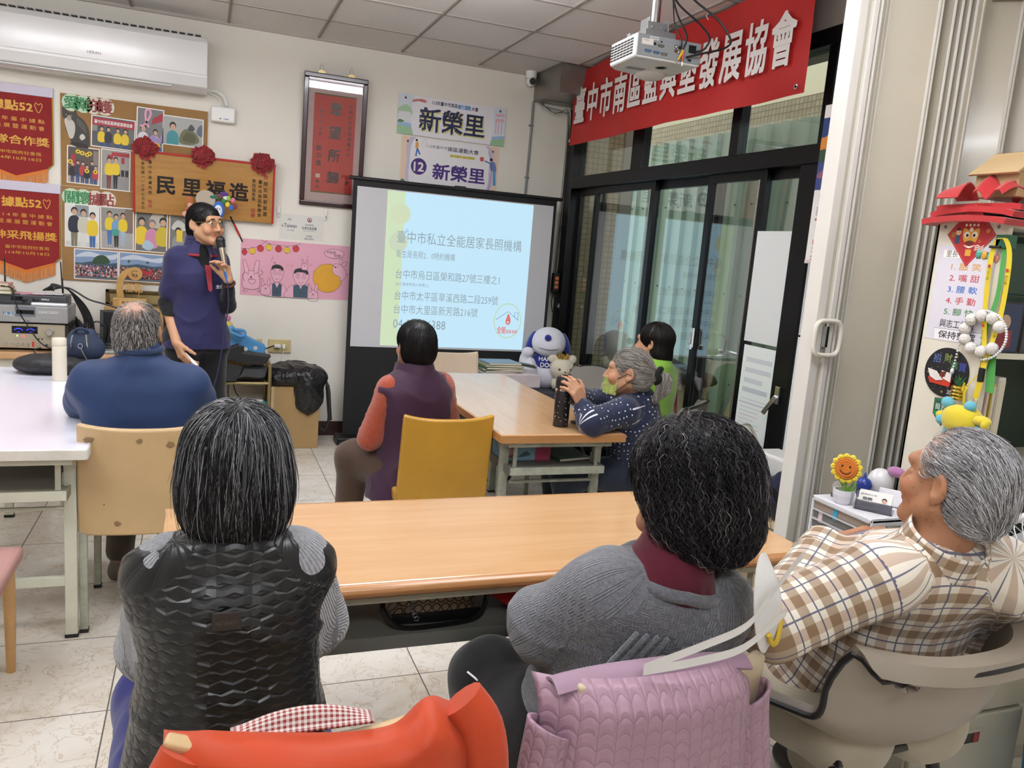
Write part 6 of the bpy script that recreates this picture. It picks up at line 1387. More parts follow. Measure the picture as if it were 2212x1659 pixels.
def hand_field(f,w,d,n,side,curls=(0.5,0.5,0.55,0.6),spread=0.1,thumb=None,s=1.0,k=0.006):
 """w wrist, d towards the fingers, n the way the palm faces, side the thumb side"""
 d,n=nrm(d),np.asarray(n,float);n=nrm(n-d*(n@d));t=np.asarray(side,float);t=nrm(t-d*(t@d)-n*(t@n));w=np.asarray(w,float)
 kn=[]
 for i,(o,ln_)in enumerate(((.028,.082),(.009,.086),(-.010,.082),(-.027,.074))):
  q=w+d*ln_*s+t*o*s;kn.append(q);f.cone(w+t*o*0.55*s+d*.012*s,q,.0125*s,.0105*s,0.012)
 f.cone(w+t*.018*s+d*.02*s+n*.004*s,w+t*.030*s+d*.048*s+n*.008*s,.016*s,.013*s,0.012)
 for i,(q,L_)in enumerate(zip(kn,((.042,.026,.021),(.046,.029,.022),(.043,.027,.021),(.034,.021,.019)))):
  a=curls[i];dr=nrm(d+t*spread*(1.2-0.8*i));p=q;rr=(.0098,.0088,.0078,.0068)if i<3 else(.0086,.0078,.007,.006)
  for j in range(3):
   ang=a*(0.8,1.05,0.75)[j];dr=nrm(dr*math.cos(ang)+n*math.sin(ang));e=p+dr*L_[j]*s;f.cone(p,e,rr[j]*s,rr[j+1]*s,k);p=e
 th=thumb or(0.75,0.35,0.3);b=w+t*.026*s+d*.022*s+n*.006*s;dr=nrm(d*math.cos(th[0])+t*math.sin(th[0])+n*0.25)
 p=b
 for j,L_ in enumerate((.040,.031,.025)):
  if j:dr=nrm(dr+(n*th[1]+d*th[2])*0.8)
  e=p+dr*L_*s;f.cone(p,e,(.0135,.0105,.0092)[j]*s,(.0105,.0092,.0078)[j]*s,0.008);p=e
 return kn

class Person:
 """joints in the room's own coordinates"""
 def __init__(s,label,hip,neck,L_sh,R_sh,head,hyaw,hpitch=0.0,hroll=0.0,hs=1.0,skin='#b98a6c',base=None):
  s.t=thing('person',label,'person',base or(hip[0],hip[1],0));s.hip,s.neck=np.array(hip,float),np.array(neck,float);s.L,s.R=np.array(L_sh,float),np.array(R_sh,float)
  s.u=nrm(s.neck-s.hip);r=s.R-s.L;s.r=nrm(r-s.u*(r@s.u));s.f=np.cross(s.u,s.r);s.len=np.linalg.norm(s.neck-s.hip)
  s.hc=np.array(head,float);s.HR=rmat(hyaw,hpitch,hroll);s.hs=hs;s.skin=skin;s.arms={};s.legs={}
 def arm(s,k,el,wr,r=(0.05,0.042,0.036,0.027)):s.arms[k]=(s.L if k=='L' else s.R,np.array(el,float),np.array(wr,float),r)
 def leg(s,k,hip,kn,an,toe,r=(0.085,0.062,0.052,0.038)):s.legs[k]=tuple(np.array(x,float)for x in(hip,kn,an,toe))+(r,)
 def hl(s,x,y,z):return s.hc+s.HR@(V3(x,y,z)*s.hs)
 def tl(s,x,y,w):return s.hip+s.r*x+s.f*y+s.u*w
 def body(s,rows,h=0.008,hands=None,smile=False,ears=True,cols=None,feet=True):
  f=Fld();s.rows=rows
  f.torso(s.hip,s.r,s.f,s.u,[(w,a-.016,b-.016,cx,cy)for w,a,b,cx,cy in rows],0.03)
  head_field(f,s.hc,s.HR,s.hs,smile,ears)
  f.cone(s.hl(0,-.022,-.05),s.neck-s.u*0.02,.050*s.hs,.054*s.hs,0.025)
  for k,(a,e,w,r)in s.arms.items():
   f.chain([a,e,w],[r[0]*0.86,r[1]*0.86,r[3]],0.02)
   if hands and k in hands:hand_field(f,w,**hands[k])
  for k,(hp,kn,an,toe,r)in s.legs.items():
   f.chain([hp,kn,an],[r[0]*0.85,r[1]*0.85,r[3]*0.85],0.03)
   f.cone(an+V3(0,0,-.03),toe+V3(0,0,.012),.03,.024,0.02)
  V,F=nets(f,h);C=np.tile(lc(s.skin),(len(V),1));q=(V-s.hc)@s.HR/s.hs
  near=np.abs(q).max(1)<0.16
  lips=near&(np.abs(q[:,0])<.029)&(q[:,1]>.07)&(np.abs(q[:,2]+.064)<(.017 if smile else.009));C[lips]=C[lips]*V3(0.82,0.50,0.48)
  ck=near&(np.abs(np.abs(q[:,0])-.042)<.022)&(np.abs(q[:,2]+.03)<.02)&(q[:,1]>.05);C[ck]=C[ck]*V3(1.03,0.9,0.86)
  if cols:C=cols(q,V,C)
  s.bodyo=np_obj('body',V,F,M_SKIN,s.t,cols=np.clip(C,0,1));return s
 def cloth(s,name,m,rows=None,thick=0.012,sleeves=True,sl=(1.0,1.0),arm_r=0.012,hem=None,top=None,h=0.008,k=0.03,wrinkle=0.004,wf=26,seed=0,extra=None,parts=('L','R'),cut_el=None,label=None,neckcut=None,fold=None,parent=None):
  """upper garment; sl: share of forearm the sleeves cover; cut_el: sleeves end on the upper arm at that share"""
  f=Fld();rows=rows or s.rows
  f.torso(s.hip,s.r,s.f,s.u,[(w,a+thick,b+thick,cx,cy)for w,a,b,cx,cy in rows],0.03,rnd=0.02)
  for q in('L','R'):
   a,e,w,r=s.arms[q]
   f.cone(s.tl(0,0,s.len-.045),a if sleeves else s.tl(0,0,s.len-.045)*.25+a*.75,.042+thick,(r[0]+thick*.6)if sleeves else 0.042,0.05 if sleeves else 0.035)
   if sleeves and q in parts:
    if cut_el:f.cone(a,a+(e-a)*cut_el,r[0]+arm_r,r[1]+arm_r*1.5,0.035)
    else:
     f.cone(a,e,r[0]+arm_r,r[1]+arm_r,k);f.cone(e,e+(w-e)*sl[0],r[1]+arm_r,r[3]+arm_r+(r[1]-r[3])*(1-sl[0]),0.02)
  if extra:extra(f)
  if hem is not None:f.plane(s.tl(0,0,hem),-s.u,0.006)
  if neckcut:f.ell(*neckcut,k=0.008,op='s')
  V,F=nets(f,h);N=normals(V,F)
  if wrinkle:
   q=np.stack([(V-s.hip)@s.r,(V-s.hip)@s.f,(V-s.hip)@s.u*1.7],1);V=V+N*(wrinkle*(((1-np.abs(wob(q,wf,seed)))**3-0.35)*(0.7+0.5*wob(q,wf*0.4,seed+5))+0.3*wob(q,wf*0.5,seed+9)))[:,None]
  if fold:V=fold(V,N)
  U=s.uv(V);o=np_obj(name,V,F,m,parent or s.t,U)
  if label:o['label']=label
  return o
 def uv(s,V):
  """cloth coordinates: along the thread, from the nearest limb"""
  d=V-s.hip;x,y,w=d@s.r,d@s.f,d@s.u;best=np.full(len(V),1e9);U=np.zeros((len(V),3))
  ra=np.array([np.interp(np.clip(w,s.rows[0][0],s.rows[-1][0]),[r[0]for r in s.rows],[r[i]for r in s.rows])for i in(1,2)]);dt=np.sqrt((x/ra[0])**2+(y/ra[1])**2)-1
  th=np.arctan2(x/ra[0],-y/ra[1]);U[:,0]=th*(ra[0]+ra[1])*0.5*1.0;U[:,1]=w;best=dt*0.10
  for q,(a,e,wr,r)in s.arms.items():
   off=0
   for A,B,rr in((a,e,r[0]),(e,wr,r[2])):
    ba=B-A;Ln=np.linalg.norm(ba);ax=ba/Ln;p=V-A;t=np.clip(p@ax,0,Ln);er=p-np.outer(t,ax);dd=np.linalg.norm(er,axis=1)-rr-0.012
    vd=nrm(A-np.array(CAM_P));ref=nrm(vd-ax*(vd@ax));bi=np.cross(ax,ref);an=np.arctan2(er@bi,-(er@ref));m_=dd<best-(0.012 if off==0 else 0.0)
    U[m_,0]=(an*rr*1.15)[m_]+0.03;U[m_,1]=(-(t+off))[m_]+s.len*0.93;best=np.where(m_,dd,best);off+=Ln
  return U
 def trousers(s,m,name='trousers',thick=0.012,h=0.009,wrinkle=0.004,seed=3,waist=0.06,label=None,rows=None):
  f=Fld();rows=rows or s.rows;f.torso(s.hip,s.r,s.f,s.u,[(w,a+thick*.5,b+thick*.5,cx,cy)for w,a,b,cx,cy in rows if w<waist+0.12],0.05);f.plane(s.tl(0,0,waist),s.u,0.006)
  for k,(hp,kn,an,toe,r)in s.legs.items():f.chain([hp,kn,an+(kn-an)*0.06],[r[0]+thick,r[1]+thick,r[3]+thick*1.5],0.05)
  V,F=nets(f,h);N=normals(V,F);V=V+N*(wob(V,34,seed)*wrinkle)[:,None];o=np_obj(name,V,F,m,s.t,s.uv(V))
  if label:o['label']=label
  return o
 def shoes(s,m,h=0.007):
  for k,(hp,kn,an,toe,r)in s.legs.items():
   f=Fld();fl=V3(0,0,1);b=np.array([an[0],an[1],toe[2]]);f.cone(b+V3(0,0,.035),toe+V3(0,0,.03),.042,.036,0.02);f.cone(b+V3(0,0,.03),b+V3(0,0,.07),.04,.036,0.02);f.plane((0,0,toe[2]),(0,0,-1),0.004);V,F=nets(f,h);np_obj('shoe',V,F,m,s.t)
 def hair_cap(s,build,m,h=0.006,name='hair',lumps=0.0,lf=60):
  f=Fld();build(f,s);s.hf=f;V,F=nets(f,h)
  if lumps:V=V+normals(V,F)*(wob(V-s.hc,lf,4)*lumps)[:,None]
  s.hairV,s.hairF=V,F;return V,F
 def strands(s,N,length,rad,cols,flow,seed=1,nseg=9,lift=(0.0,0.004),stop=None,wave=0.0,wfr=60,region=None,flyaway=0.0,droop=0.0,cap_m=None,cap_col=None):
  """hair: cap surface plus combed strands that follow it, joined into one mesh"""
  rng=np.random.RandomState(seed);V,F=s.hairV,s.hairF;ok=np.arange(len(V))
  if region is not None:ok=ok[region((V-s.hc)@s.HR/s.hs)]
  P=V[rng.choice(ok,N)]+rng.normal(0,0.002,(N,3));off=rng.uniform(lift[0],lift[1],N);Ls=rng.uniform(length[0],length[1],N);fly=(rng.uniform(0,1,N)<flyaway)*rng.uniform(0.3,1,N)
  pts=[P];ph=rng.uniform(0,6.28,N);jit=rng.normal(0,0.16,(N,3));st=Ls/(nseg-1);D=None
  for i in range(nseg-1):
   q=(P-s.hc)@s.HR/s.hs;d=flow(q,s)@s.HR.T+jit
   if D is not None:d=d*0.55+D*0.45
   g=grad(s.hf,P,0.003);g=g/np.maximum(np.linalg.norm(g,axis=1),1e-6)[:,None]
   d=d-g*((d*g).sum(1)*(1-fly))[:,None];d=d/np.maximum(np.linalg.norm(d,axis=1),1e-6)[:,None];D=d
   if wave:sd=np.cross(g,d);d=d+sd*(wave*np.sin(ph+i*wfr*0.1))[:,None]+g*(wave*0.6*np.cos(ph*1.3+i*wfr*0.1))[:,None]
   P=P+d*st[:,None];hd=s.hf(P);tgt=off+fly*0.0009*i;P=P+g*(np.clip(tgt-hd,-0.006,0.01))[:,None]
   if droop:P[:,2]-=droop*st
   pts.append(P)
  Q=np.stack(pts,1);T=np.gradient(Q,axis=1);T=T/np.maximum(np.linalg.norm(T,axis=2),1e-9)[...,None]
  ref=np.cross(T,V3(0.31,0.52,0.79));ref=ref/np.maximum(np.linalg.norm(ref,axis=2),1e-9)[...,None];bi=np.cross(T,ref);tp=np.linspace(1,0.25,nseg)**0.7;rr=(rng.uniform(0.7,1.3,N)[:,None]*rad*tp[None])[...,None]
  ring=np.stack([Q+(ref*math.cos(a)+bi*math.sin(a))*rr for a in(0,2.094,4.189)],2);VV=ring.reshape(-1,3)
  i0=(np.arange(N)[:,None,None]*nseg+np.arange(nseg-1)[None,:,None])*3;k3=np.arange(3)[None,None];k4=(k3+1)%3
  FF=np.stack([i0+k3,i0+k4,i0+3+k4,i0+3+k3],-1).reshape(-1,4)
  tq=(Q[:,0]-s.hc)@s.HR/s.hs;cc=cols(rng,N,tq);CC=np.repeat(cc,nseg*3,0)
  capc=np.tile(np.array(cap_col),(len(V),1))if not callable(cap_col)else cap_col((V-s.hc)@s.HR/s.hs)
  return np_obj('hair',np.concatenate([V,VV]),np.concatenate([F,FF+len(V)]),M_HAIRC,s.t,cols=np.concatenate([capc,CC]))

def flow_from(wx,wy,wz,down=0.5,back=0.0):
 """hair combed away from a whorl at (x,y,z) in head space and pulled down"""
 def f(q,s):
  d=q-V3(wx,wy,wz);d=d/np.maximum(np.linalg.norm(d,axis=1),1e-6)[:,None];return d+V3(0,-back,-down)
 return f
def mixcol(*stops):
 """random hair colour from weighted hex stops"""
 hs=np.array([lc(h)for h,w in stops]);ws=np.array([w for h,w in stops],float);ws/=ws.sum()
 def f(rng,N,q):i=rng.choice(len(hs),N,p=ws);return np.clip(hs[i]*rng.uniform(0.8,1.2,(N,1)),0,1)
 return f
def rows_of(Lt,sc=1.0,belly=0.0,fem=True,wide=1.0,extra=0.0):
 if fem:R=[(-.20,.165,.115,0),(-.02,.178,.125,0),(.20,.152,.110+belly,.01),(.42,.142,.102+belly*.8,.012),(.62,.155,.112,.012),(.78,.150,.098,.0),(.90,.105,.075,-.008),(1.0,.058,.056,-.012)]
 else:R=[(-.20,.165,.12,0),(-.02,.172,.125,0),(.20,.165,.118+belly,.012),(.42,.165,.116+belly*.9,.014),(.62,.178,.116,.012),(.78,.175,.104,.0),(.90,.120,.08,-.008),(1.0,.064,.062,-.012)]
 return[(w*Lt,a*sc*wide+extra,b*sc+extra-belly*.5,0.0,cy+belly*.5)for w,a,b,cy in R]
def cloth_mat(name,color,rough=0.75,vary=0.06,weave=500,bump=0.15,sheen=0.2,spec=0.3):
 return mat(name,color,rough,vary=vary,vscale=7,bump=bump,bscale=weave,bdist=0.001,sheen=sheen,spec=spec)
def uv_of(m):
 nt=NT(m);return nt,nt.n['Principled BSDF'],nt.sep(nt.attr('uvw').outputs['Vector'])
def quilt_mat(name,color,rough,kind,spec=0.5,coat=0.0):
 m=mat(name,color,rough,spec=spec,coat=coat,sheen=0.05);nt,p,(u,v,_)=uv_of(m)
 M=nt.math
 if kind=='zig':       # rows of short zigzag stitching
  a=M('MULTIPLY',v,58.0);row=M('FLOOR',a);x=M('ADD',M('MULTIPLY',u,34.0),M('MULTIPLY',M('MODULO',row,2.0),0.5))
  zz=M('MULTIPLY',M('ABSOLUTE',M('SUBTRACT',M('FRACT',x),0.5)),0.7);fa=M('FRACT',M('ADD',a,zz));d=M('MINIMUM',fa,M('SUBTRACT',1.0,fa));d2=M('ABSOLUTE',M('SUBTRACT',M('FRACT',M('MULTIPLY',u,26.0)),0.5));h=M('MINIMUM',M('MULTIPLY',d,3.0),M('ADD',M('MULTIPLY',d2,2.2),0.25))
  h=M('MINIMUM',h,0.8);st,ds=0.7,0.0035
 else:                   # scalloped columns
  col=M('MULTIPLY',u,30.0);fx=M('FRACT',col);sc=M('MULTIPLY',M('SINE',M('MULTIPLY',fx,3.14159)),0.42)
  a=M('ADD',M('MULTIPLY',v,42.0),sc);fa=M('FRACT',a);d=M('MINIMUM',fa,M('SUBTRACT',1.0,fa));e=M('MINIMUM',fx,M('SUBTRACT',1.0,fx));h=M('MINIMUM',M('MULTIPLY',d,2.6),M('MULTIPLY',e,3.4));h=M('MINIMUM',h,0.75);st,ds=0.6,0.004
  nt.set(p.inputs['Base Color'],nt.mix(M('LESS_THAN',h,0.09),lin(color),tuple(x*0.72 for x in lin(color)[:3])+(1,)))
 n=nt.noise(38,nt.coords('Object'),4);h=M('ADD',h,M('MULTIPLY',n,0.35));nt.set(p.inputs['Normal'],nt.bump(h,st,ds));return m
def plaid_mat():
 m=mat('brown_cream_plaid_cotton','#ddd3c0',0.8,sheen=0.15);nt,p,(u,v,_)=uv_of(m);M=nt.math
 P_=0.054
 def band(c,a,b):f=M('FRACT',M('DIVIDE',c,P_));return M('MULTIPLY',M('GREATER_THAN',f,a),M('LESS_THAN',f,b))
 c=nt.mix(M('MULTIPLY',band(u,0.0,0.40),0.75),lin('#e3dccd'),lin('#b79c86'))
 c=nt.mix(M('MULTIPLY',band(v,0.0,0.42),0.72),c,lin('#8a6a45'))
 c=nt.mix(M('MULTIPLY',M('MULTIPLY',band(u,0.0,0.40),band(v,0.0,0.42)),0.5),c,lin('#7a5f42'))
 ln_=M('MAXIMUM',band(u,0.68,0.74),band(v,0.69,0.75));c=nt.mix(M('MULTIPLY',ln_,0.85),c,lin('#3a4068'))
 nt.set(p.inputs['Base Color'],c);nt.set(p.inputs['Normal'],nt.bump(nt.noise(420,nt.coords('Object'),2),0.15,0.001));return m
def star_mat():
 m=mat('navy_star_print_cotton','#1c2440',0.8,sheen=0.15);nt,p,(u,v,_)=uv_of(m);M=nt.math
 cb=nt.new('ShaderNodeCombineXYZ');nt.set(cb.inputs[0],u);nt.set(cb.inputs[1],v)
 vo=nt.new('ShaderNodeTexVoronoi',voronoi_dimensions='2D');vo.inputs['Scale'].default_value=46;vo.inputs['Randomness'].default_value=0.45;nt.l.new(cb.outputs[0],vo.inputs['Vector'])
 dot=M('LESS_THAN',vo.outputs['Distance'],0.15);rnd=nt.sep(vo.outputs['Color'])[0]
 c=nt.mix(M('MULTIPLY',dot,M('GREATER_THAN',rnd,0.42)),lin('#1a2340'),lin('#e4e4ee'));c=nt.mix(M('MULTIPLY',dot,M('LESS_THAN',rnd,0.3)),c,lin('#44566a'));nt.set(p.inputs['Base Color'],c);return m
def knit_mat(name,color,kind='basket'):
 m=mat(name,color,0.9,sheen=0.4,spec=0.2);nt,p,(u,v,_)=uv_of(m);M=nt.math
 if kind=='basket':
  a=M('MULTIPLY',u,75.0);b=M('MULTIPLY',v,75.0);ch=M('MODULO',M('ADD',M('FLOOR',a),M('FLOOR',b)),2.0);s1=M('SINE',M('MULTIPLY',u,1400.0));s2=M('SINE',M('MULTIPLY',v,1400.0));h=M('ADD',M('MULTIPLY',s1,ch),M('MULTIPLY',s2,M('SUBTRACT',1.0,ch)))
 elif kind=='rib':h=M('SINE',M('MULTIPLY',u,900.0))
 else:h=M('SINE',M('MULTIPLY',M('ADD',v,u),900.0))
 h=M('ADD',M('MULTIPLY',h,0.5),nt.noise(260,nt.coords('Object'),3));c=nt.ramp(nt.noise(170,nt.coords('Object'),3),[(0.3,tuple(x*0.75 for x in lin(color)[:3])+(1,)),(0.7,tuple(min(1,x*1.3)for x in lin(color)[:3])+(1,))])
 nt.set(p.inputs['Base Color'],c);nt.set(p.inputs['Normal'],nt.bump(h,0.7,0.003));return m
DARKPANT=cloth_mat('black_trouser_cloth','#15161a',0.8);SHOE=mat('dark_shoe','#1c1b1c',0.5)
RELAX=dict(d=(0,1,-0.1),n=(0,0,-1),side=(1,0,0),curls=(0.4,0.45,0.5,0.55))

# ---------------------------------------------------------------- the standing speaker
P=Person('person in a navy polo shirt speaking into a microphone beside the cork board',(-0.035,5.02,0.90),(-0.035,5.02,1.395),(0.065,5.065,1.325),(-0.145,4.975,1.325),(0.0,4.995,1.525),-2.42,0.05,0.06,1.0,'#c29372',(-0.03,5.0,0))
P.arm('R',(-0.195,5.0,1.06),(-0.140,4.87,0.855),(0.048,0.040,0.036,0.026));P.arm('L',(0.130,4.985,1.07),(0.128,4.875,1.225),(0.048,0.040,0.036,0.026))
P.leg('R',(-0.115,4.99,0.86),(-0.12,4.97,0.47),(-0.12,4.99,0.09),(-0.075,4.84,0.0));P.leg('L',(0.045,5.06,0.86),(0.05,5.04,0.47),(0.06,5.07,0.09),(0.14,4.94,0.0))
Lt=P.len;R1=rows_of(Lt,0.93,0.0)
def cols1(q,V,C):
 br=(np.abs(np.abs(q[:,0])-.032)<.019)&(np.abs(q[:,2]-.030+1.2*np.maximum(np.abs(q[:,0])-.035,0))<.004)&(q[:,1]>.06);C[br]=lc('#2c211d');return C
MICA,MICB=Vector((0.082,4.893,1.442)),Vector((0.118,4.862,1.245))
P.body(R1,0.0042,{'R':dict(d=(0.35,-0.30,-0.88),n=(0.75,0.45,0.15),side=(0.2,-0.9,0.3),curls=(0.55,0.6,0.65,0.7),thumb=(0.6,0.5,0.5)),'L':dict(d=(-0.28,-0.10,0.95),n=(-0.62,-0.78,0.0),side=(-0.75,0.62,0.1),curls=(0.85,0.95,1.0,1.05),s=0.95,thumb=(0.5,0.5,0.6))},smile=True,cols=cols1)
NAVYP=cloth_mat('navy_polo_knit','#25244f',0.7,0.05,700);BLKT=cloth_mat('black_undershirt','#111114',0.8)
P.cloth('undershirt',BLKT,thick=0.004,arm_r=0.006,sl=(0.86,0.86),h=0.007,wrinkle=0.003,wf=40,hem=0.1,extra=lambda f:f.cone(P.hl(0,-.03,-.105),P.neck-P.u*.02,.055,.06,0.02)if True else None)
P.cloth('polo_shirt',NAVYP,rows=[(-.12,.185,.13,0,.0)]+R1[1:-1]+[(R1[-1][0]-.03,.07,.07,0,-.012)],thick=0.015,arm_r=0.014,cut_el=0.72,h=0.007,wrinkle=0.006,wf=16,hem=-0.085,seed=2,neckcut=(P.tl(0.0,.085,Lt-.03),V3(.035,.06,.10),np.stack([P.r,P.f,P.u],1)))
Fp=np.stack([P.r,P.f,P.u],1)
def pl(x,y,w):return Vector(P.tl(x,y,w))
WS,RS_=mat('white_stripe','#e8e6ea',0.7),mat('dark_red_cloth','#8c1f2c',0.7)
def collar_f(grow):
 f=Fld();f.cone(P.tl(0,0,Lt-.045),P.tl(0,-.014,Lt+.030),.102+grow,.066+grow*.3,0);f.cone(P.tl(0,0,Lt-.06),P.tl(0,-.014,Lt+.05),.098,.055,0.004,'s');f.cone(P.tl(0,.10,Lt+.07),P.tl(0,.12,Lt-.09),.05,.03,0.006,'s');f.plane(P.tl(0,0,Lt-.052),-P.u,.004);return f
V,F=nets(collar_f(0.003),.005);col=np_obj('collar',V,F,NAVYP,P.t)
f=collar_f(0.006);f.plane(P.tl(0,0,Lt-.036),P.u,.002);V,F=nets(f,.004);np_obj('collar_stripe',V,F,RS_,P.t);col=col
b=MB();b.flat([(-0.018,0.0),(0.018,0.0),(0.012,-0.14),(0.0,-0.155),(-0.012,-0.14)],pl(0.0,0.134,Lt-0.095),Vector(P.r),(Vector(P.u)*0.96+Vector(P.f)*-0.28).normalized(),RS_)
b.build('placket',P.t,norm=False);b=MB()
for k in(0,1):b.lathe([(0.007,0),(0.006,0.003),(0.001,0.004)],pl(-0.012,0.118+0.011*k,Lt-0.11-0.05*k),WS,12,Vector(P.f))
b.build('button',P.t)
b=MB();b.text('全能',pl(-0.075,0.132,Lt-0.215),Vector(P.r)*-1 if False else-Vector(P.r),Vector(P.u),0.022,WS,width=0.05,bold=0.03);b.build('chest_logo',P.t,norm=False)
P.trousers(DARKPANT,waist=0.05);P.shoes(SHOE)
def hb1(f,s):
 f.ell(s.hl(0,-.014,.034),V3(.083,.101,.090),s.HR,0.02);f.ell(s.hl(0,-.055,-.03),V3(.072,.060,.070),s.HR,0.03);f.cone(s.hl(.0,-.095,-.035),s.hl(.015,-.105,-.12),.034,.02,0.02);f.ell(s.hl(.012,-.105,-.085),.03,None,0.015)
 f.ell(s.hl(.022,.115,-.035),V3(.076,.060,.088),s.HR,0.01,'s');f.ell(s.hl(-.05,.09,-.07),V3(.06,.075,.075),s.HR,0.01,'s')
 for q in(-1,1):f.ell(s.hl(q*.09,.0,-.025),V3(.03,.03,.045),s.HR,0.01,'s')
P.hair_cap(hb1,None,0.006)
P.strands(1500,(0.07,0.14),0.0009,mixcol(('#141214',6),('#1f1b1b',3)),flow_from(0.02,.06,.11,0.35,0.7),cap_col=lc('#120f10'),lift=(0,.003))
b=MB();GOLDW=mat('gold_spectacle_wire','#b89a5c',0.25,0.9);LENSM=M_PGL
for q in(-1,1):
 c=Vector(P.hl(q*.033,.104,.006));U,V_=Vector(P.HR[:,0]),Vector(P.HR[:,2]);b.tube([c+U*(0.024*math.cos(a))+V_*(0.020*math.sin(a))for a in[2*PI*k/22 for k in range(22)]],0.0014,GOLDW,5,True);b.tube([P.hl(q*.057,.100,.012),P.hl(q*.076,.05,.014),P.hl(q*.080,-.012,.012)],0.0013,GOLDW,5)
b.tube([P.hl(-.010,.106,.010),P.hl(0,.110,.013),P.hl(.010,.106,.010)],0.0014,GOLDW,5);gl_=thing('spectacles','thin gold-rimmed spectacles on the speaker with the microphone','glasses',P.hl(0,.1,0));b.build('spectacle_frame',gl_)
for q in(-1,1):MB().flat(disc(0.0235,20,ry=0.0195),P.hl(q*.033,.1042,.006),-Vector(P.HR[:,0]),Vector(P.HR[:,2]),M_PGL).build('lens',gl_,norm=False)
EW,EI,TE=mat('eye_white','#dcd6cf',0.2),mat('eye_iris_dark','#1d1412',0.15),mat('teeth','#e6e0d2',0.3)
for q in(-1,1):MB().ball(P.hl(q*.031,.0775,.006),0.0125,EW,14,10,Matrix(P.HR.tolist())).ball(P.hl(q*.0305,.0855,.006),0.0062,EI,12,8).build('eye',P.t)
MB().ball(P.hl(0,.078,-.0595),(0.021,0.017,0.0052),TE,16,8,Matrix(P.HR.tolist())).build('teeth',P.t)
MB().tube([Vector(P.arms['L'][2])+Matrix.Rotation(2*PI*k/16,3,Vector((-0.2,-0.5,0.8)).normalized())@Vector((0.030,0.0,0.008))-Vector((-0.01,-0.03,0.045))*0.5 for k in range(16)],0.007,mat('brown_bead','#5d2c22',0.35),8,True).build('bracelet',P.t)
t=thing('microphone','silver corded microphone held up by the speaker in navy','microphone',MICB);d_=(MICB-MICA).normalized()
MB().ball(MICA,0.026,M_BLACKPL).cyl(MICA,MICA+d_*0.04,0.025,M_BLACKPL,16,0.022).build('head',t);MB().cyl(MICA+d_*0.04,MICA+d_*0.175,0.019,mat('champagne_metal','#b7aa94',0.25,0.9),16,0.0125).build('handle',t)
MB().cyl(MICA+d_*0.175,MICA+d_*0.235,0.012,mat('blue_plug_sleeve','#2d6fb8',0.4),12,0.009).build('plug',t);e_=MICA+d_*0.235
MB().curve([e_,e_+Vector((0.008,0,-0.12)),(0.122,4.86,1.0),(0.10,4.85,0.82),(0.075,4.86,0.66),(0.03,4.88,0.5),(-0.02,4.92,0.3),(-0.2,5.1,0.02),(-0.4,5.4,0.012)],0.0045,mat('navy_cable','#2b2d52',0.45),6).build('cord',t)
t=thing('marker_pen','short white marker held low in the speaker right hand','marker',(-0.06,4.82,0.76));MB().cyl((-0.095,4.835,0.80),(-0.03,4.80,0.735),0.0095,M_WHITEPL,12).cyl((-0.03,4.80,0.735),(-0.027,4.798,0.732),0.007,M_GREYPL,10).build('barrel',t)

# ---------------------------------------------------------------- man in the blue jacket, from behind
P=Person('person with cropped grey hair in a blue jacket, seated at the white table',(-0.205,3.32,0.475),(-0.225,3.36,0.985),(-0.385,3.35,0.895),(-0.055,3.35,0.89),(-0.235,3.385,1.085),-0.22,0.0,-0.03,1.03,'#a97d63')
P.arm('L',(-0.425,3.47,0.800),(-0.43,3.72,0.800),(0.062,0.056,0.05,0.032));P.arm('R',(0.01,3.47,0.70),(-0.13,3.68,0.64),(0.062,0.056,0.05,0.032))
P.leg('L',(-0.30,3.36,0.49),(-0.30,3.74,0.50),(-0.32,3.60,0.10),(-0.31,3.72,0.0));P.leg('R',(-0.11,3.36,0.49),(-0.09,3.74,0.50),(-0.115,3.42,0.10),(-0.14,3.53,0.0))
BJ=cloth_mat('blue_jacket_cloth','#21375f',0.62,0.05,600,0.12,0.1);P.body(rows_of(P.len,1.08,0.0,False),0.008,{'L':dict(RELAX),'R':dict(RELAX,side=(-1,0,0))})
def ex(f):f.cone(P.tl(0,-.01,P.len+.035),P.tl(0,-.012,P.len-.03),.078,.088,0.025)
P.cloth('jacket',BJ,thick=0.022,arm_r=0.022,h=0.008,wrinkle=0.010,wf=13,hem=-0.03,extra=ex,seed=1,neckcut=(P.tl(0,.012,P.len+.06),V3(.064,.064,.05)))
b=MB();b.tube([P.tl(.079*math.cos(a),.079*math.sin(a)-.01,P.len+.044+.012*math.sin(a))for a in[2*PI*k/28 for k in range(28)]],0.012,cloth_mat('dark_rib_collar','#1b3050',0.8),8,True);b.build('collar',P.t)
P.trousers(cloth_mat('brown_grey_trousers','#4d443c',0.8));P.shoes(mat('grey_brown_shoe','#5d554c',0.6))
def hb2(f,s):f.ell(s.hl(0,-.012,.030),V3(.079,.099,.089)*s.hs,s.HR,0.02);f.ell(s.hl(0,-.05,-.03),V3(.070,.058,.070)*s.hs,s.HR,0.03);f.ell(s.hl(0,.12,-.05),V3(.095,.10,.10)*s.hs,s.HR,0.012,'s');f.plane(s.hl(0,-.06,-.082),-s.HR[:,2]+s.HR[:,1]*.1,0.01);[f.ell(s.hl(q*.09,.0,-.01),V3(.03,.034,.05)*s.hs,s.HR,0.01,'s')for q in(-1,1)]
P.hair_cap(hb2,None,0.006)
def cap2(q):d=np.linalg.norm((q-V3(0,-.055,.10))*V3(1,1,1),axis=1);k=np.clip((d-.03)/.04,0,1)[:,None];return lc('#b08a76')*(1-k)+lc('#3d3937')*k
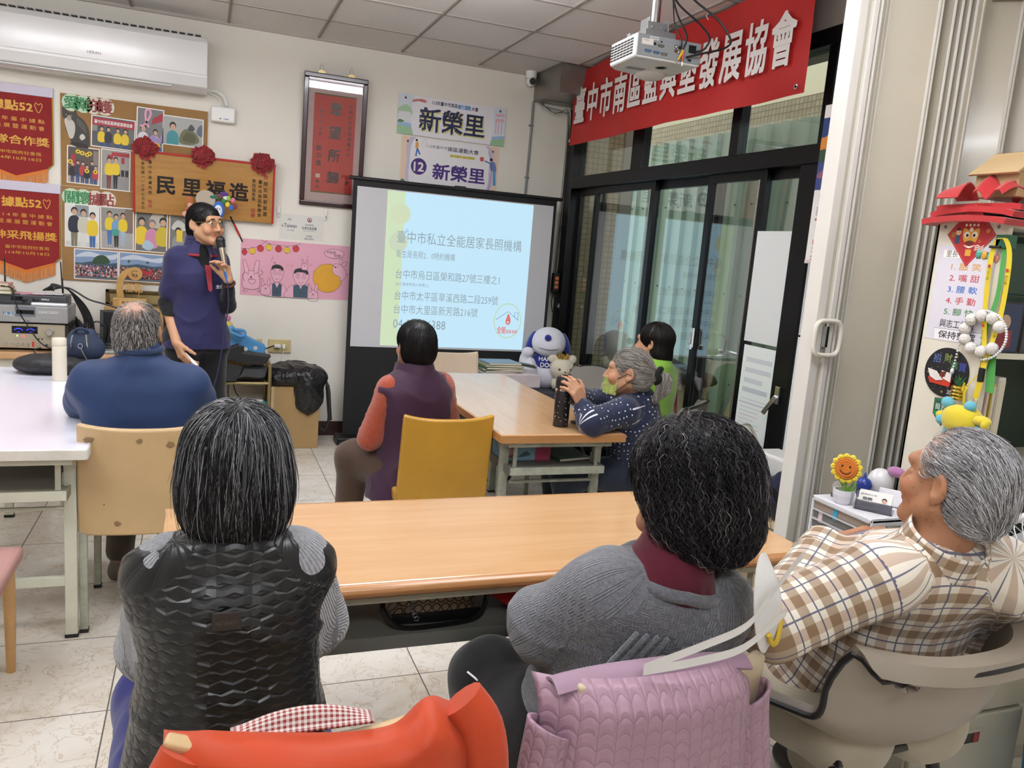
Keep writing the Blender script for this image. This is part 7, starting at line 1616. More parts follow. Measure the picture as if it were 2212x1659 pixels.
P.strands(5200,(0.016,0.028),0.0006,mixcol(('#d4d0cc',4),('#8f8b89',3),('#3d3a39',4)),flow_from(0,-.05,.10,0.15),cap_col=cap2,lift=(0.002,.006),nseg=5,region=lambda q:(np.linalg.norm(q-V3(0,-.055,.10),axis=1)>.035)|(np.random.RandomState(2).uniform(0,1,len(q))<.3),flyaway=0.6)
t=thing('face_mask','dark face mask looped on the ear of the man in blue','mask',P.hl(.05,.08,-.06));MB().grid(lambda u,v:P.hl(-.062+.124*u,.045+.065*math.sin(PI*u),-.10+.07*v),10,6,mat('black_mask_cloth','#1b1b1f',0.8),True,0.002).tube([P.hl(.06,.05,-.035),P.hl(.083,.0,-.01),P.hl(.088,-.02,-.005),P.hl(.084,-.012,-.035),P.hl(.062,.05,-.09)],0.0016,M_BLACKPL,5).build('mask',t)

# ---------------------------------------------------------------- woman in the maroon vest
P=Person('person with short black hair in a maroon vest over an orange sweater',(0.925,3.50,0.475),(0.905,3.53,0.945),(0.785,3.485,0.865),(1.04,3.565,0.865),(0.905,3.545,1.048),0.16,0.0,0.0,1.0,'#b07f62')
P.arm('L',(0.71,3.50,0.635),(0.77,3.70,0.60),(0.044,0.042,0.038,0.03));P.arm('R',(1.105,3.60,0.66),(1.08,3.78,0.70),(0.05,0.046,0.042,0.03))
P.leg('L',(0.83,3.48,0.48),(0.675,3.68,0.495),(0.655,3.70,0.10),(0.60,3.80,0.0),(0.085,0.066,0.056,0.04));P.leg('R',(1.01,3.55,0.48),(0.94,3.92,0.49),(0.95,3.86,0.10),(0.92,3.98,0.0))
P.body(rows_of(P.len,1.0),0.008,{'L':dict(RELAX),'R':dict(RELAX,side=(-1,0,0))})
P.cloth('sweater',knit_mat('orange_knit','#a8492f','fine'),thick=0.006,arm_r=0.014,h=0.008,wrinkle=0.006,wf=26,hem=0.05)
P.cloth('vest',cloth_mat('maroon_vest_cloth','#3b1e37',0.6,0.06,500,0.12,0.15),rows=[(-.13,.205,.15,-.01,-.01),(-.04,.200,.145,-.005,-.005)]+rows_of(P.len,1.03)[2:],thick=0.022,sleeves=False,h=0.008,wrinkle=0.010,wf=15,hem=-0.10,seed=6,neckcut=(P.tl(0,.03,P.len+.03),V3(.06,.06,.05)),extra=lambda f:[f.cone(P.tl(q*.0,0,P.len-.06),P.tl(q*.145,0,P.len-.075),.05,.042,0.05)for q in(-1,1)])
b=MB();b.grid(lambda u,v:P.tl(.085*math.sin((u-.5)*4.2)*(1+.22*v),-.085*math.cos((u-.5)*4.2)*(1+.25*v)+.005,P.len+.035-.065*v),16,5,cloth_mat('maroon_vest_cloth','#3b1e37'),True,0.005);b.build('collar',P.t)
P.trousers(cloth_mat('brown_trousers','#4c392c',0.7));P.shoes(SHOE)
def hb3(f,s):f.ell(s.hl(0,-.012,.036),V3(.087,.105,.090),s.HR,0.02);f.ell(s.hl(0,-.042,-.02),V3(.082,.072,.072),s.HR,0.03);f.ell(s.hl(0,.12,-.04),V3(.095,.095,.10),s.HR,0.012,'s');f.plane(s.hl(0,-.05,-.085),-s.HR[:,2]+s.HR[:,1]*.25,0.012);[f.ell(s.hl(q*.095,.01,-.02),V3(.03,.04,.05),s.HR,0.01,'s')for q in(-1,1)]
P.hair_cap(hb3,None,0.006);P.strands(1800,(0.05,0.10),0.0008,mixcol(('#0f0d0e',6),('#1d1a1a',2)),flow_from(0.01,-.03,.12,0.6),cap_col=lc('#0d0c0d'),lift=(0,.002))
t=thing('face_mask','white face mask on the woman in the maroon vest','mask',P.hl(-.05,.06,-.06));MB().grid(lambda u,v:P.hl(-.064+.128*u,.045+.068*math.sin(PI*u),-.105+.075*v),10,6,mat('white_mask_cloth','#d9d8d4',0.8),True,0.002).tube([P.hl(-.062,.05,-.035),P.hl(-.084,.0,-.01),P.hl(-.088,-.02,-.005),P.hl(-.084,-.012,-.035),P.hl(-.064,.05,-.095)],0.0016,M_WHITEPL,5).build('mask',t)

# ---------------------------------------------------------------- woman in the star-print jacket with a bottle
P=Person('person with a grey ponytail in a navy star-print jacket, clasping a bottle on the table',(2.03,3.36,0.475),(1.905,3.29,0.895),(1.805,3.175,0.825),(2.0,3.42,0.83),(1.865,3.265,0.995),0.98,0.02,0.0,1.0,'#b98b6d')
P.arm('L',(1.62,3.13,0.79),(1.60,3.185,0.845),(0.048,0.044,0.040,0.026));P.arm('R',(1.80,3.48,0.80),(1.635,3.37,0.87),(0.056,0.050,0.044,0.026))
P.leg('L',(1.98,3.27,0.49),(1.62,3.33,0.50),(1.66,3.36,0.10),(1.55,3.37,0.0));P.leg('R',(2.02,3.46,0.49),(1.68,3.60,0.50),(1.72,3.6,0.10),(1.62,3.63,0.0))
BOT=Vector((1.535,3.265,0.741))
P.body(rows_of(P.len,1.02),0.0045,{'L':dict(d=(-0.42,0.1,0.9),n=(-0.45,0.9,0.0),side=(0.8,0.35,0.35),curls=(0.55,0.6,0.66,0.72),spread=0.07,thumb=(0.75,0.15,0.5)),'R':dict(d=(-0.75,-0.35,0.55),n=(-0.55,-0.8,0.1),side=(-0.1,0.2,0.95),curls=(0.4,0.45,0.5,0.55),thumb=(0.7,0.3,0.4))})
P.cloth('jacket',star_mat(),rows=[(-.12,.19,.14,0,0)]+rows_of(P.len,1.05)[1:],thick=0.02,arm_r=0.020,h=0.0075,wrinkle=0.009,wf=17,hem=-0.09,seed=4,sl=(0.9,0.9),neckcut=(P.tl(0,.02,P.len+.04),V3(.055,.055,.05)),extra=lambda f:f.cone(P.tl(0,-.006,P.len+.03),P.tl(0,-.01,P.len-.03),.066,.076,0.02))
P.trousers(cloth_mat('dark_jeans','#1f2735',0.8));P.shoes(SHOE)
def hb4(f,s):f.ell(s.hl(0,-.012,.030),V3(.080,.100,.090),s.HR,0.02);f.ell(s.hl(0,-.05,-.02),V3(.074,.065,.066),s.HR,0.03);f.ell(s.hl(0,.12,-.045),V3(.10,.10,.098),s.HR,0.012,'s');f.ell(s.hl(0,-.125,.0),V3(.022,.028,.022),s.HR,0.02);f.ell(s.hl(.0,-.165,-.035),V3(.034,.034,.052),s.HR,0.012);f.cone(s.hl(0,-.150,-.07),s.hl(0,-.125,-.115),.03,.012,0.02);[f.ell(s.hl(q*.09,.0,-.015),V3(.03,.036,.045),s.HR,0.01,'s')for q in(-1,1)];f.plane(s.hl(0,-.05,-.078),-s.HR[:,2]-s.HR[:,1]*.9,0.012)
def hb4b(f,s):f.ell(s.hl(0,-.012,.030),V3(.080,.100,.090),s.HR,0.02);f.ell(s.hl(0,-.05,-.02),V3(.074,.065,.066),s.HR,0.03);f.ell(s.hl(0,.12,-.045),V3(.10,.10,.098),s.HR,0.012,'s');[f.ell(s.hl(q*.09,.0,-.015),V3(.03,.036,.045),s.HR,0.01,'s')for q in(-1,1)];f.plane(s.hl(0,-.05,-.075),-s.HR[:,2]+s.HR[:,1]*.1,0.012);f.cone(s.hl(0,-.10,.01),s.hl(0,-.135,.0),.034,.024,0.02);f.ell(s.hl(.0,-.168,-.03),V3(.036,.036,.052),s.HR,0.012);f.cone(s.hl(0,-.165,-.06),s.hl(0,-.135,-.115),.028,.012,0.02)
P.hair_cap(hb4b,None,0.006)
def fl4(q,s):d=V3(0,-.15,.0)-q;d=d/np.maximum(np.linalg.norm(d,axis=1),1e-6)[:,None];tail=(q[:,1]<-.13)[:,None];return np.where(tail,V3(0,.15,-1.0),d)
P.strands(3600,(0.05,0.11),0.0008,mixcol(('#c9c4bc',5),('#8d877f',4),('#55504b',3)),fl4,cap_col=lc('#6e6962'),lift=(0,.0035),flyaway=0.03)
t_=MB();t_.tube([P.hl(.034*math.cos(a),-.138+.006*math.sin(3*a),.002+.034*math.sin(a))for a in[2*PI*k/20 for k in range(20)]],0.014,mat('black_scrunchie','#121214',0.9,bump=0.6,bscale=140),8,True);t_.build('scrunchie',P.t)
t=thing('face_mask','green-patterned face mask on the woman in the star-print jacket','mask',P.hl(-.05,.06,-.06));MB().grid(lambda u,v:P.hl(-.064+.128*u,.045+.070*math.sin(PI*u),-.105+.08*v),10,6,mat('green_yellow_mask','#9aa85a',0.8,vary=0.4,vscale=60),True,0.002).tube([P.hl(-.062,.05,-.03),P.hl(-.082,.0,.005),P.hl(-.089,-.02,-.0)],0.0016,M_BLACKPL,5).tube([P.hl(-.062,.05,-.09),P.hl(-.084,-.0,-.04),P.hl(-.088,-.02,-.02)],0.0016,M_BLACKPL,5).build('mask',t)
MB().tube([Vector(P.arms['L'][2])+Matrix.Rotation(2*PI*k/16,3,Vector((-0.35,0.5,0.8)).normalized())@Vector((0.030,0.012,0.004))+Vector((0.0,-0.004,-0.01))for k in range(16)],0.006,mat('dark_bead','#3a1a1c',0.3),8,True).build('bracelet',P.t)
t=thing('water_bottle','black speckled water bottle held on the far table by two hands','bottle',BOT)
MB().lathe([(0.034,0),(0.036,0.004),(0.036,0.145),(0.031,0.165)],BOT,mat('black_floral_bottle','#17151a',0.4,vary=0.0),24).build('body',t);b=MB();rng=random.Random(4)
for i in range(60):a=rng.uniform(0,6.28);b.ball(BOT+Vector((0.0362*math.cos(a),0.0362*math.sin(a),rng.uniform(.01,.14))),0.0022,mat('bottle_speck','#c9b8bc',0.5),6,4)
b.build('speckle',t)['kind']='stuff'
MB().lathe([(0.031,0.163),(0.031,0.178)],BOT,M_CHROME,24).build('neck_ring',t);MB().lathe([(0.036,0.176),(0.0375,0.18),(0.0375,0.212),(0.034,0.226),(0.02,0.23),(0.001,0.23)],BOT,M_BLACKPL,24).obox(BOT+Vector((0.01,0,0.232)),(0.045,0.02,0.012),M_BLACKPL,rotz(0.5)).build('lid',t)
t=thing('dark_pouch','dark flat pouch lying on the far table under the clasped hands','pouch',(1.68,3.33,0.74));MB().obox((1.69,3.30,0.747),(0.13,0.10,0.012),BFAB,rotz(0.3)).build('body',t,0.004)

# ---------------------------------------------------------------- person in lime green by the window
P=Person('person with straight dark hair in a lime green top by the sliding glass',(2.385,3.88,0.475),(2.41,3.93,0.955),(2.27,3.845,0.87),(2.535,4.015,0.87),(2.405,3.955,1.06),0.62,0.0,0.0,1.0,'#b98b6d')
P.arm('L',(2.22,3.88,0.66),(2.10,4.02,0.60));P.arm('R',(2.575,4.06,0.64),(2.40,4.20,0.60))
P.leg('L',(2.32,3.85,0.49),(2.10,4.12,0.50),(2.12,4.09,0.10),(2.04,4.17,0.0));P.leg('R',(2.46,3.95,0.49),(2.24,4.24,0.50),(2.27,4.2,0.10),(2.19,4.29,0.0))
P.body(rows_of(P.len,0.98),0.008,{'L':dict(RELAX),'R':dict(RELAX)})
P.cloth('top',cloth_mat('lime_green_fleece','#86b83a',0.85,0.05,400,0.2,0.4),thick=0.018,arm_r=0.018,h=0.008,wrinkle=0.008,wf=16,hem=-0.06,seed=8,extra=lambda f:f.cone(P.tl(0,0,P.len+.045),P.tl(0,-.01,P.len-.03),.066,.076,0.02),neckcut=(P.tl(0,.02,P.len+.06),V3(.052,.052,.05)))
P.trousers(cloth_mat('dark_jeans','#1f2735',0.8));P.shoes(SHOE)
def hb5(f,s):f.ell(s.hl(0,-.014,.034),V3(.086,.104,.092),s.HR,0.02);f.ell(s.hl(0,-.04,-.06),V3(.086,.068,.090),s.HR,0.03);f.ell(s.hl(0,.125,-.06),V3(.085,.10,.13),s.HR,0.012,'s');f.plane(s.hl(0,-.05,-.135),-s.HR[:,2],0.012)
P.hair_cap(hb5,None,0.006);P.strands(2000,(0.08,0.2),0.0008,mixcol(('#141010',6),('#241a17',3)),flow_from(0.0,-.02,.12,1.0),cap_col=lambda q:np.where((np.linalg.norm(q-V3(.02,-.06,.115),axis=1)<.022)[:,None],lc('#7a5a4a'),lc('#120e0e')),lift=(0,.002),nseg=11)

# ---------------------------------------------------------------- woman in the black quilted vest, foreground left
P=Person('person with greying bobbed hair in a black quilted vest, seated in the left foreground',(0.055,1.385,0.475),(0.055,1.425,0.985),(-0.05,1.42,0.92),(0.162,1.42,0.92),(0.057,1.455,1.092),0.0,-0.05,0.0,1.0,'#b08468')
P.arm('L',(-0.075,1.50,0.745),(0.0,1.69,0.785),(0.044,0.044,0.04,0.028));P.arm('R',(0.205,1.475,0.775),(0.13,1.70,0.79),(0.046,0.046,0.042,0.028))
P.leg('L',(-0.05,1.40,0.49),(-0.08,1.78,0.47),(-0.08,1.75,0.10),(-0.09,1.88,0.0));P.leg('R',(0.16,1.40,0.49),(0.17,1.78,0.47),(0.17,1.75,0.10),(0.18,1.88,0.0))
P.body(rows_of(P.len,1.0),0.008,{'L':dict(RELAX),'R':dict(RELAX,side=(-1,0,0))})
P.cloth('sweater',knit_mat('pale_grey_fleece','#8f9196','fine'),thick=0.004,arm_r=0.018,h=0.007,wrinkle=0.004,wf=30,hem=0.1)
QV=quilt_mat('black_quilted_nylon','#0f1114',0.34,'zig',0.5);r6=[(-.16,.225,.165,0,-.01),(-.06,.212,.155,0,-.01),(.08,.172,.130,0,0),(.22,.148,.118,0,.005)]+[(w*P.len,a,b_,0,cy)for w,a,b_,cy in((.60,.146,.118,.01),(.78,.148,.104,0),(.90,.118,.08,-.005),(1.0,.066,.062,-.012))]
P.cloth('vest',QV,rows=r6,thick=0.012,sleeves=False,h=0.0065,wrinkle=0.006,wf=18,hem=-0.15,seed=5,neckcut=(P.tl(0,.035,P.len+.035),V3(.058,.06,.05)),extra=lambda f:[f.cone(P.tl(0,0,P.len-.05),P.tl(q*.130,0,P.len-.070),.052,.050,0.05)for q in(-1,1)]and f.cone(P.tl(0,-.008,P.len+.028),P.tl(0,-.01,P.len-.03),.066,.074,0.02))
b=MB();LB=mat('dark_leather_label','#2a211c',0.5);c_=Vector(P.tl(-.012,-.128,P.len-.115));b.obox(c_,(0.046,0.004,0.03),LB,Matrix.Rotation(-0.12,3,'X'));b.build('back_label',P.t,0.001)
b=MB();b.text('NaTuRART',c_+Vector((0,-0.0034,-0.001)),EX,Vector((0,0.12,1)),0.007,mat('label_print','#54483f',0.6),width=0.034,bold=0.01);b.build('label_lettering',P.t,norm=False)
P.trousers(cloth_mat('royal_blue_trousers','#1c2470',0.75),thick=0.02);P.shoes(SHOE)
def hb6(f,s):f.ell(s.hl(0,-.014,.030),V3(.090,.106,.092),s.HR,0.02);f.ell(s.hl(0,-.030,-.035),V3(.096,.088,.085),s.HR,0.03);f.ell(s.hl(0,-.05,-.075),V3(.075,.055,.06),s.HR,0.03);f.ell(s.hl(0,.135,-.05),V3(.085,.095,.12),s.HR,0.012,'s');f.plane(s.hl(0,-.05,-.118),-s.HR[:,2],0.02)
P.hair_cap(hb6,None,0.005)
def c6(rng,N,q):
 top=np.clip((q[:,2]-.02)/.09,0,1)*0.62+0.10;g=rng.uniform(0,1,N)<top;base=lc('#141416')[None]*rng.uniform(.7,1.5,(N,1));gr=np.where(rng.uniform(0,1,(N,1))<.5,lc('#8d8d90'),lc('#55565a'))[...];return np.where(g[:,None],gr*rng.uniform(.8,1.15,(N,1)),base)
P.strands(6500,(0.09,0.22),0.00075,c6,flow_from(0.004,-.035,.118,0.75),cap_col=lc('#111113'),lift=(0,.006),nseg=14,flyaway=0.06,wave=0.05)

# ---------------------------------------------------------------- woman in the grey sweater, foreground middle
P=Person('person with dark curly hair in a grey knit sweater, seated in the middle foreground',(0.79,1.40,0.475),(0.885,1.295,0.935),(0.755,1.315,0.865),(0.995,1.285,0.83),(0.915,1.315,1.068),0.42,0.02,0.10,1.0,'#ab7c60')
P.arm('L',(0.665,1.40,0.76),(0.75,1.58,0.68),(0.055,0.054,0.048,0.034));P.arm('R',(1.03,1.37,0.66),(0.96,1.60,0.62),(0.052,0.05,0.046,0.034))
P.leg('L',(0.71,1.38,0.49),(0.655,1.66,0.495),(0.66,1.60,0.10),(0.64,1.72,0.0),(0.088,0.07,0.056,0.042));P.leg('R',(0.89,1.40,0.49),(0.87,1.70,0.47),(0.88,1.66,0.10),(0.87,1.78,0.0))
P.body(rows_of(P.len,1.0),0.008,{'L':dict(RELAX),'R':dict(RELAX,side=(-1,0,0))})
P.cloth('turtleneck',cloth_mat('burgundy_jersey','#571728',0.85,0.06,400),thick=0.002,arm_r=0.002,sleeves=False,h=0.007,wrinkle=0.003,wf=50,hem=0.3,extra=lambda f:f.cone(P.tl(.0,.01,P.len+.058),P.tl(0,-.01,P.len-.045),.067,.088,0.03),neckcut=(P.tl(0,.015,P.len+.085),V3(.056,.056,.045)))
GK=knit_mat('grey_basket_knit','#6c6e74','basket')
P.cloth('sweater',GK,rows=rows_of(P.len,1.0)[:-1],thick=0.022,arm_r=0.022,h=0.0065,wrinkle=0.007,wf=16,hem=-0.05,seed=9,neckcut=(P.tl(0,-.005,P.len+.02),V3(.098,.090,.062),np.stack([P.r,P.f,P.u],1)))
b=MB();b.tube([P.tl(.102*math.cos(a),.092*math.sin(a)-.008,P.len-.030-.012*abs(math.cos(a)))for a in[2*PI*k/40 for k in range(40)]],0.013,knit_mat('grey_rib_knit','#66686e','rib'),10,True);b.build('neck_rib',P.t)
b=MB()
for k in range(4):b.tube(spline([P.tl(-.02-.022*k+.0,-.128,P.len*.78),P.tl(-.06-.022*k,-.138,P.len*.60),P.tl(-.09-.022*k,-.138,P.len*.42),P.tl(-.11-.02*k,-.13,P.len*.25)],5),0.005,GK,6)
b.build('cable_rib',P.t)
P.trousers(cloth_mat('black_velvet_trousers','#0f0f11',0.9,sheen=0.3),thick=0.02);P.shoes(SHOE)
p_=MB();p_.curve([(0.575,1.60,0.555),(0.60,1.56,0.54),(0.615,1.50,0.52),(0.62,1.45,0.50)],0.0025,WS,5);p_.build('side_embroidery',P.t)
def hb7(f,s):f.ell(s.hl(0,-.012,.036),V3(.108,.118,.104),s.HR,0.02);f.ell(s.hl(0,-.040,-.030),V3(.112,.094,.088),s.HR,0.03);f.ell(s.hl(.02,-.075,-.065),V3(.085,.055,.055),s.HR,0.03);f.ell(s.hl(0,.135,-.055),V3(.105,.085,.10),s.HR,0.012,'s');f.ell(s.hl(-.10,.055,-.075),V3(.05,.06,.06),s.HR,0.012,'s');f.plane(s.hl(0,-.05,-.115),-s.HR[:,2],0.02)
P.hair_cap(hb7,None,0.005,lumps=0.007,lf=46)
P.strands(7000,(0.05,0.11),0.0008,mixcol(('#17151a',7),('#29262a',4),('#5b575a',1.6),('#86807f',0.5)),flow_from(-.01,.02,.13,0.5,0.2),cap_col=lc('#141215'),lift=(0,.022),nseg=14,wave=0.75,wfr=75,flyaway=0.10,seed=7)

# ---------------------------------------------------------------- man in the plaid shirt, foreground right
P=Person('person with white-grey hair in a brown plaid shirt resting his chin on his hand',(1.50,1.42,0.49),(1.515,1.215,0.955),(1.345,1.215,0.885),(1.68,1.185,0.88),(1.540,1.225,1.082),0.16,0.10,0.04,1.06,'#a9785a')
P.arm('L',(1.135,1.27,0.775),(1.375,1.40,0.895),(0.054,0.052,0.048,0.031));P.arm('R',(1.80,1.32,0.70),(1.68,1.50,0.66),(0.062,0.058,0.05,0.031))
P.leg('L',(1.40,1.30,0.49),(1.33,1.72,0.50),(1.34,1.66,0.10),(1.32,1.80,0.0),(0.095,0.075,0.06,0.042));P.leg('R',(1.62,1.30,0.49),(1.70,1.70,0.50),(1.70,1.66,0.10),(1.72,1.80,0.0),(0.095,0.075,0.06,0.042))
def cols8(q,V,C):
 n1=wob(V,120,3);C=C*(1+0.05*n1)[:,None];sp=(wob(V,300,8)>.75)&(np.abs(q).max(1)<.15);C[sp]=C[sp]*.75;return C
P.body(rows_of(P.len,1.12,0.03,False),0.0048,{'L':dict(d=(0.80,-0.38,0.42),n=(0.25,-0.55,-0.75),side=(0.15,0.85,0.4),curls=(0.35,0.7,0.8,0.85),spread=0.05,s=1.06,thumb=(0.6,0.3,0.5)),'R':dict(RELAX,side=(-1,0,0))},cols=cols8)
PLD=plaid_mat()
P.cloth('shirt',PLD,rows=rows_of(P.len,1.16,0.035,False)[:-1],thick=0.020,arm_r=0.022,h=0.0065,wrinkle=0.008,wf=15,hem=-0.02,seed=12,sl=(0.90,0.9),neckcut=(P.tl(0,.02,P.len+.03),V3(.072,.072,.05)))
b=MB();fu=lambda u,v:P.tl(.084*math.sin((u-.5)*4.9)*(1+.05*v),-.080*math.cos((u-.5)*4.9)*(1+.08*v)-.002,P.len+.026-.062*v-.02*math.cos((u-.5)*4.9)*0)
nu,nv=30,8;Vc=np.array([fu(i/nu,j/nv)for j in range(nv+1)for i in range(nu+1)]);Fc=np.array([(j*(nu+1)+i,j*(nu+1)+i+1,(j+1)*(nu+1)+i+1,(j+1)*(nu+1)+i)for j in range(nv)for i in range(nu)]);Uc=np.array([((i/nu-.5)*.42,.03-j/nv*.06,0)for j in range(nv+1)for i in range(nu+1)])
o=np_obj('collar',Vc,Fc,PLD,P.t,Uc);md=o.modifiers.new('thick','SOLIDIFY');md.thickness=0.004;md.offset=0
a_,e_,w_,r_=P.arms['L'];ax=nrm(w_-e_);c0=e_+(w_-e_)*.78;c1=e_+(w_-e_)*.97;rf=nrm(np.cross(ax,V3(0,0,1)));bf=np.cross(ax,rf)
fu=lambda u,v:c0+(c1-c0)*v+(rf*math.cos(2*PI*u)+bf*math.sin(2*PI*u))*(.058-.010*v)
nu,nv=28,5;Vc=np.array([fu(i/nu,j/nv)for j in range(nv+1)for i in range(nu+1)]);Fc=np.array([(j*(nu+1)+i,j*(nu+1)+i+1,(j+1)*(nu+1)+i+1,(j+1)*(nu+1)+i)for j in range(nv)for i in range(nu)]);Uc=np.array([(i/nu*.33,j/nv*.07,0)for j in range(nv+1)for i in range(nu+1)])
o=np_obj('cuff',Vc,Fc,PLD,P.t,Uc);md=o.modifiers.new('thick','SOLIDIFY');md.thickness=0.004;md.offset=0
P.trousers(cloth_mat('khaki_trousers','#a39a88',0.8),thick=0.022,waist=0.03);P.shoes(SHOE)
b=MB();ww=0.015;b.tube([P.tl(.208*math.cos(a),.158*math.sin(a)+.008,ww-0.02)for a in[2*PI*k/36 for k in range(36)]],0.016,mat('black_belt','#141416',0.4),8,True);b.build('belt',P.t)
def hb8(f,s):f.ell(s.hl(0,-.014,.031),V3(.079,.099,.089)*s.hs,s.HR,0.02);f.ell(s.hl(0,-.055,-.02),V3(.072,.058,.070)*s.hs,s.HR,0.03);f.ell(s.hl(0,.135,.0),V3(.10,.095,.12)*s.hs,s.HR,0.02,'s');f.plane(s.hl(0,-.06,-.080),-s.HR[:,2]+s.HR[:,1]*.25,0.012);[f.ell(s.hl(q*.09,.01,-.022),V3(.035,.042,.05)*s.hs,s.HR,0.01,'s')for q in(-1,1)]
P.hair_cap(hb8,None,0.005)
def cap8(q):k=np.clip((q[:,1]+.02)/.07+np.clip((q[:,2]-.09)/.05,0,1)*.4,0,1)[:,None];return lc('#7b7878')*(1-k)+lc('#a98670')*k
P.strands(6500,(0.03,0.06),0.0007,mixcol(('#d9d8da',5),('#a4a3a6',4),('#6c6a6c',3)),lambda q,s:V3(0,-.9,-.25)+np.stack([q[:,0]*2,0*q[:,0],-np.clip(-q[:,1]-.03,0,1)*9],1),cap_col=cap8,lift=(0.001,.007),nseg=7,flyaway=0.25,region=lambda q:(q[:,1]<.03)|(np.random.RandomState(2).uniform(0,1,len(q))<.35))
# ================================================================ RIGHT SIDE: FOLDING DOOR, CABINET, DESK THINGS
PVC=mat('cream_pvc_panel','#c3bcaa',0.22,coat=0.25,vary=0.04,vscale=3);PVCW=mat('white_pvc_post','#dcd9d2',0.3);
acc=bpy.data.objects.new('door_1',None);COL.objects.link(acc);structure(acc)
b=MB();b.box((2.165,2.425,0.02),(2.205,2.50,2.86),PVCW);b.box((2.205,2.435,0.02),(2.225,2.49,2.86),PVC);b.box((2.225,2.42,0.02),(2.25,2.505,2.86),PVCW);b.build('lead_post',acc,0.003)
zig=[(2.25,2.46),(2.27,2.43),(2.355,2.50),(2.375,2.50),(2.52,2.41),(2.535,2.41),(2.585,2.50)]
for k in range(7):zig.append((2.597+0.018*k,2.41 if k%2==0 else 2.50))
zig+=[(2.735,2.41),(2.83,2.50),(2.845,2.50),(2.94,2.41),(2.955,2.41),(3.045,2.48)]
for(xa,ya),(xb,yb)in zip(zig[:-1],zig[1:]):
 MB().add([(xa,ya,0.03),(xb,yb,0.03),(xb,yb,2.85),(xa,ya,2.85),(xa,ya+0.008,0.03),(xb,yb+0.008,0.03),(xb,yb+0.008,2.85),(xa,ya+0.008,2.85)],[(0,1,2,3),(7,6,5,4),(0,4,5,1),(1,5,6,2),(2,6,7,3),(3,7,4,0)],PVC).build('fold_panel',acc)
b=MB()
for(xa,ya)in zig[1:]:b.cyl((xa,ya+0.003,0.03),(xa,ya+0.003,2.85),0.006,PVCW,8)
b.build('hinge_strip',acc)
MB().box((2.0,2.43,2.85),(3.05,2.49,2.90),PVCW).build('track',acc)
hc_=Vector((2.212,2.405,1.28));ring=[]
for k in range(32):
 a=2*PI*k/32;cx_=math.copysign(abs(math.cos(a))**.5,math.cos(a));sx_=math.copysign(abs(math.sin(a))**.5,math.sin(a));ring.append(hc_+Vector((0.062*cx_,0,0.066*sx_)))
o=MB().tube(ring,0.0095,mat('ivory_handle_plastic','#dcd8cc',0.35),10,True).build('handle',acc)
b=MB();b.box((2.203,2.405,1.245),(2.219,2.424,1.325),M_CHROME);b.build('latch_plate',o,0.002)
b=MB()
for z in(1.24,1.33):b.lathe([(0.006,0),(0.005,0.003),(0.001,0.004)],(2.211,2.424,z),M_CHROME,10,(0,-1,0))
b.build('screw',o)

FC=mat('beige_grey_file_steel','#a9a595',0.42,0.1,vary=0.04,vscale=3)
t=thing('filing_cabinet','beige grey two-drawer steel filing cabinet behind the man in plaid','cabinet',(2.11,1.8,0));x0,x1,y0,y1,zt=1.89,2.335,1.50,2.13,0.555
MB().box((x0,y0+0.02,0.02),(x1,y1,zt),FC).build('body',t,0.004);MB().box((x0-0.006,y0+0.012,zt-0.03),(x1+0.004,y1+0.004,zt+0.0005),FC).build('rim',t,0.004)
for za,zb in((0.04,0.28),(0.29,0.525)):
 d_=MB().box((x0+0.006,y0,za),(x1-0.006,y0+0.022,zb),FC).build('drawer',t,0.008,3);hx=(x0+x1)/2-0.06
 MB().box((hx,y0-0.002,zb-0.085),(hx+0.10,y0+0.006,zb-0.05),mat('dark_handle_recess','#3a372f',0.5)).box((hx-0.006,y0-0.006,zb-0.05),(hx+0.106,y0+0.004,zb-0.043),FC).box((hx+0.075,y0-0.004,zb-0.084),(hx+0.095,y0,zb-0.055),mat('red_tab','#8f3a34',0.5)).build('pull',d_)
t=thing('side_cabinet','plain beige steel cabinet under the book shelf at the right edge','cabinet',(2.7,1.8,0));MB().box((2.345,1.62,0.0),(3.03,2.13,0.555),FC).build('body',t,0.004);MB().box((2.36,1.61,0.05),(2.68,1.62,0.52),FC).box((2.69,1.61,0.05),(3.01,1.62,0.52),FC).build('door',t,0.004)
# shelf unit with the papers on its side
LAMW=mat('ivory_board','#dbd6c6',0.4)
t=thing('shelf_unit','ivory open shelf unit whose side is covered with papers and stickers','shelf',(2.6,1.9,0.556));cx0,cx1,cy0,cy1,cz0,cz1=2.25,2.95,1.765,2.02,0.557,1.715
MB().box((cx0,cy0,cz0),(cx0+0.018,cy1,cz1),LAMW).build('side_panel',t,0.001);MB().box((cx1-0.018,cy0,cz0),(cx1,cy1,cz1),LAMW).build('side_panel',t,0.001);MB().box((cx0,cy1-0.008,cz0),(cx1,cy1,cz1),mat('dark_green_back','#24352c',0.6)).build('back_panel',t)
for z in(cz0,0.93,1.30,cz1-0.018):MB().box((cx0+0.018,cy0,z),(cx1-0.018,cy1-0.008,z+0.018),LAMW).build('shelf',t,0.001)
b=MB()
for y in(1.80,1.99):b.lathe([(0.006,0),(0.005,0.002),(0.001,0.002)],(cx0,y,1.70),M_GREYPL,10,(-1,0,0))
b.build('cam_cover',t)
